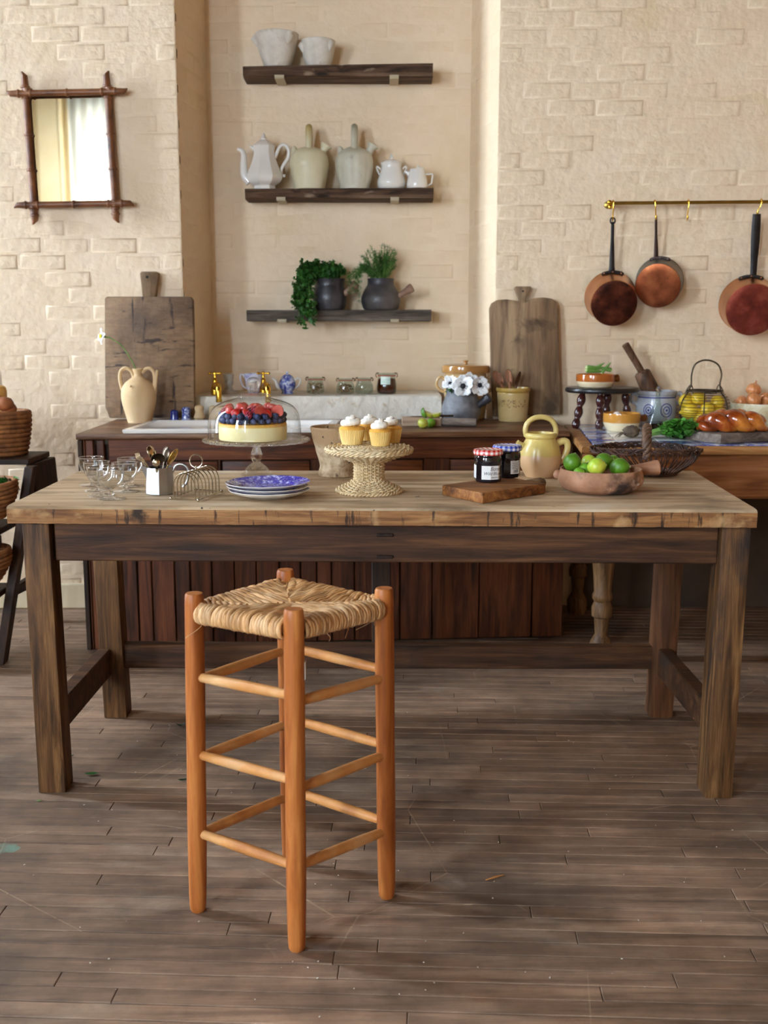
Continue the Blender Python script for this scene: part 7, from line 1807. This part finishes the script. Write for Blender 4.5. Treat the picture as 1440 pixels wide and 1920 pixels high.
coil_basket(rx - r_ - .012, 4.04, SZ + .001, .178, .20, .152, 'large coiled basket on the top of the stand holding a squash and bread', sq=.58)
bx_ = rx - r_ - .012
q = at(2, 725, y=4.05); t = thing('butternut_squash', 'pale orange butternut squash standing in the top basket', 'squash', (q.x - .012, 4.06, SZ + .085))
G().lathe(sp([(.0, 0), (.03, .004), (.055, .03), (.055, .055), (.038, .09), (.032, .12), (.034, .15), (.028, .168), (.01, .174), (.008, .178)], 4) + [(0, .178)], 28, Rx(.12)).build('body', SQUASH, t, 1.2)
for i, (px, py, r, lab) in enumerate(((8, 757, .034, 'round brown loaf at the right of the top basket, under the squash'), (-14, 752, .036, 'round brown loaf at the left of the top basket'), (16, 766, .030, 'small dark bread roll against the basket rim'))):
    c = at(px, py, y=3.99 + .01 * i); t = thing('bread_roll', lab, 'bread', c, 'bread in the top basket'); G().ball((0, 0, 0), (r, r * .9, r * .75), 20, 12, fn=lambda v: 1 + .06 * noise.noise(v * 3)).build('crust', LOAF, t, 1.2)
r2b = at(41, 868, y=3.84).x; rb2 = .17
coil_basket(r2b - rb2 - .01, 3.84, zm + .016, .10, .172, .125, 'tilted coiled basket of greens on the middle tier', (0.13, -.10), 8, sq=.52)
t = thing('leafy_greens', 'dark leafy greens in the middle basket', 'greens', (r2b - rb2, 3.84, zm + .13)); g = G(); r3 = random.Random(3)
leaf_cloud(g, [Vector((r3.uniform(-.12, .14), r3.uniform(-.06, .06), r3.uniform(-.02, .035))) for _ in range(220)], .022, r3, lobes=3); g.build('foliage', HERB1, t, 3.1, kind='stuff')
r4 = at(24, 990, y=3.78).x
coil_basket(r4 - rb2 - .005, 3.79, zl + .016, .10, .172, .12, 'tilted coiled basket on the lowest tier of the stand', (0.13, -.10), 8, sq=.52)

# ================================================================ SCRAPS ON THE FLOOR
def scrap(px, py, L, label, m, rot, curl=.3):
    c = at(px, py, z=.0006); g = G(); n = 8; vs, fs = [], []
    for i in range(n + 1):
        u = i / n; w = math.sin(PI * min(1, u * .9 + .06)) * L * .22
        for s in (-1, 0, 1): vs.append(((u - .5) * L, s * w, .0008 + curl * L * (4 * (u - .5) ** 2) * .5 + (abs(s) * w * .5)))
    for i in range(n):
        for j in range(2): fs.append((i * 3 + j, i * 3 + j + 1, i * 3 + 4 + j, i * 3 + 3 + j))
    o = g.add(vs, fs, Rz(rot)).build('fallen_leaf', m, None, 3.1, loc=c); o.modifiers.new('thickness', 'SOLIDIFY').thickness = .0004
    tag(o, label, 'leaf', 'fallen leaf scraps')
DLEAF = mat('fallen_green', [(.3, '#10240f'), (.7, '#23401f')], 40, rough=.6)
scrap(339, 1362, .030, 'dark green leaf curled up on the floor left of the stool', DLEAF, .3, .8)
scrap(172, 1453, .036, 'thin green leaf scrap on the floor behind the left table leg', HERB1, .15, .2)
scrap(134, 1419, .018, 'small leaf scrap touching the left table leg', DLEAF, 1.0, .4)
scrap(343, 1464, .026, 'black leaf scrap on the floor beside the stool leg', DLEAF, .25, .3)
scrap(73, 1502, .014, 'tiny pale green scrap in front of the left table leg', STEM, .1, .1)
a, b_ = at(911, 1650, z=.002), at(945, 1640, z=.002)
tag(G().tube([(0, 0, 0), ((b_ - a) * .5 + Vector((0, 0, .0006))), (b_ - a)], [.0012, .002, .0008], 6).build('wood_splinter', STOOLX, None, loc=a), 'thin pale splinter of wood lying on the floor at the right', 'splinter')
g = G(); r5 = random.Random(13)
for _ in range(90):
    q = at(r5.uniform(0, 1440), r5.uniform(1330, 1910), z=.0008); s = r5.uniform(.0008, .0022); g.box(q, (s * r5.uniform(1, 2.2), s, .0008), 0, Rz(r5.uniform(0, 3)))
o = g.build('plaster_crumbs', WHITE_STONE); o['kind'] = 'stuff'; o['label'] = 'white crumbs of plaster scattered over the floorboards'; o['category'] = 'crumbs'
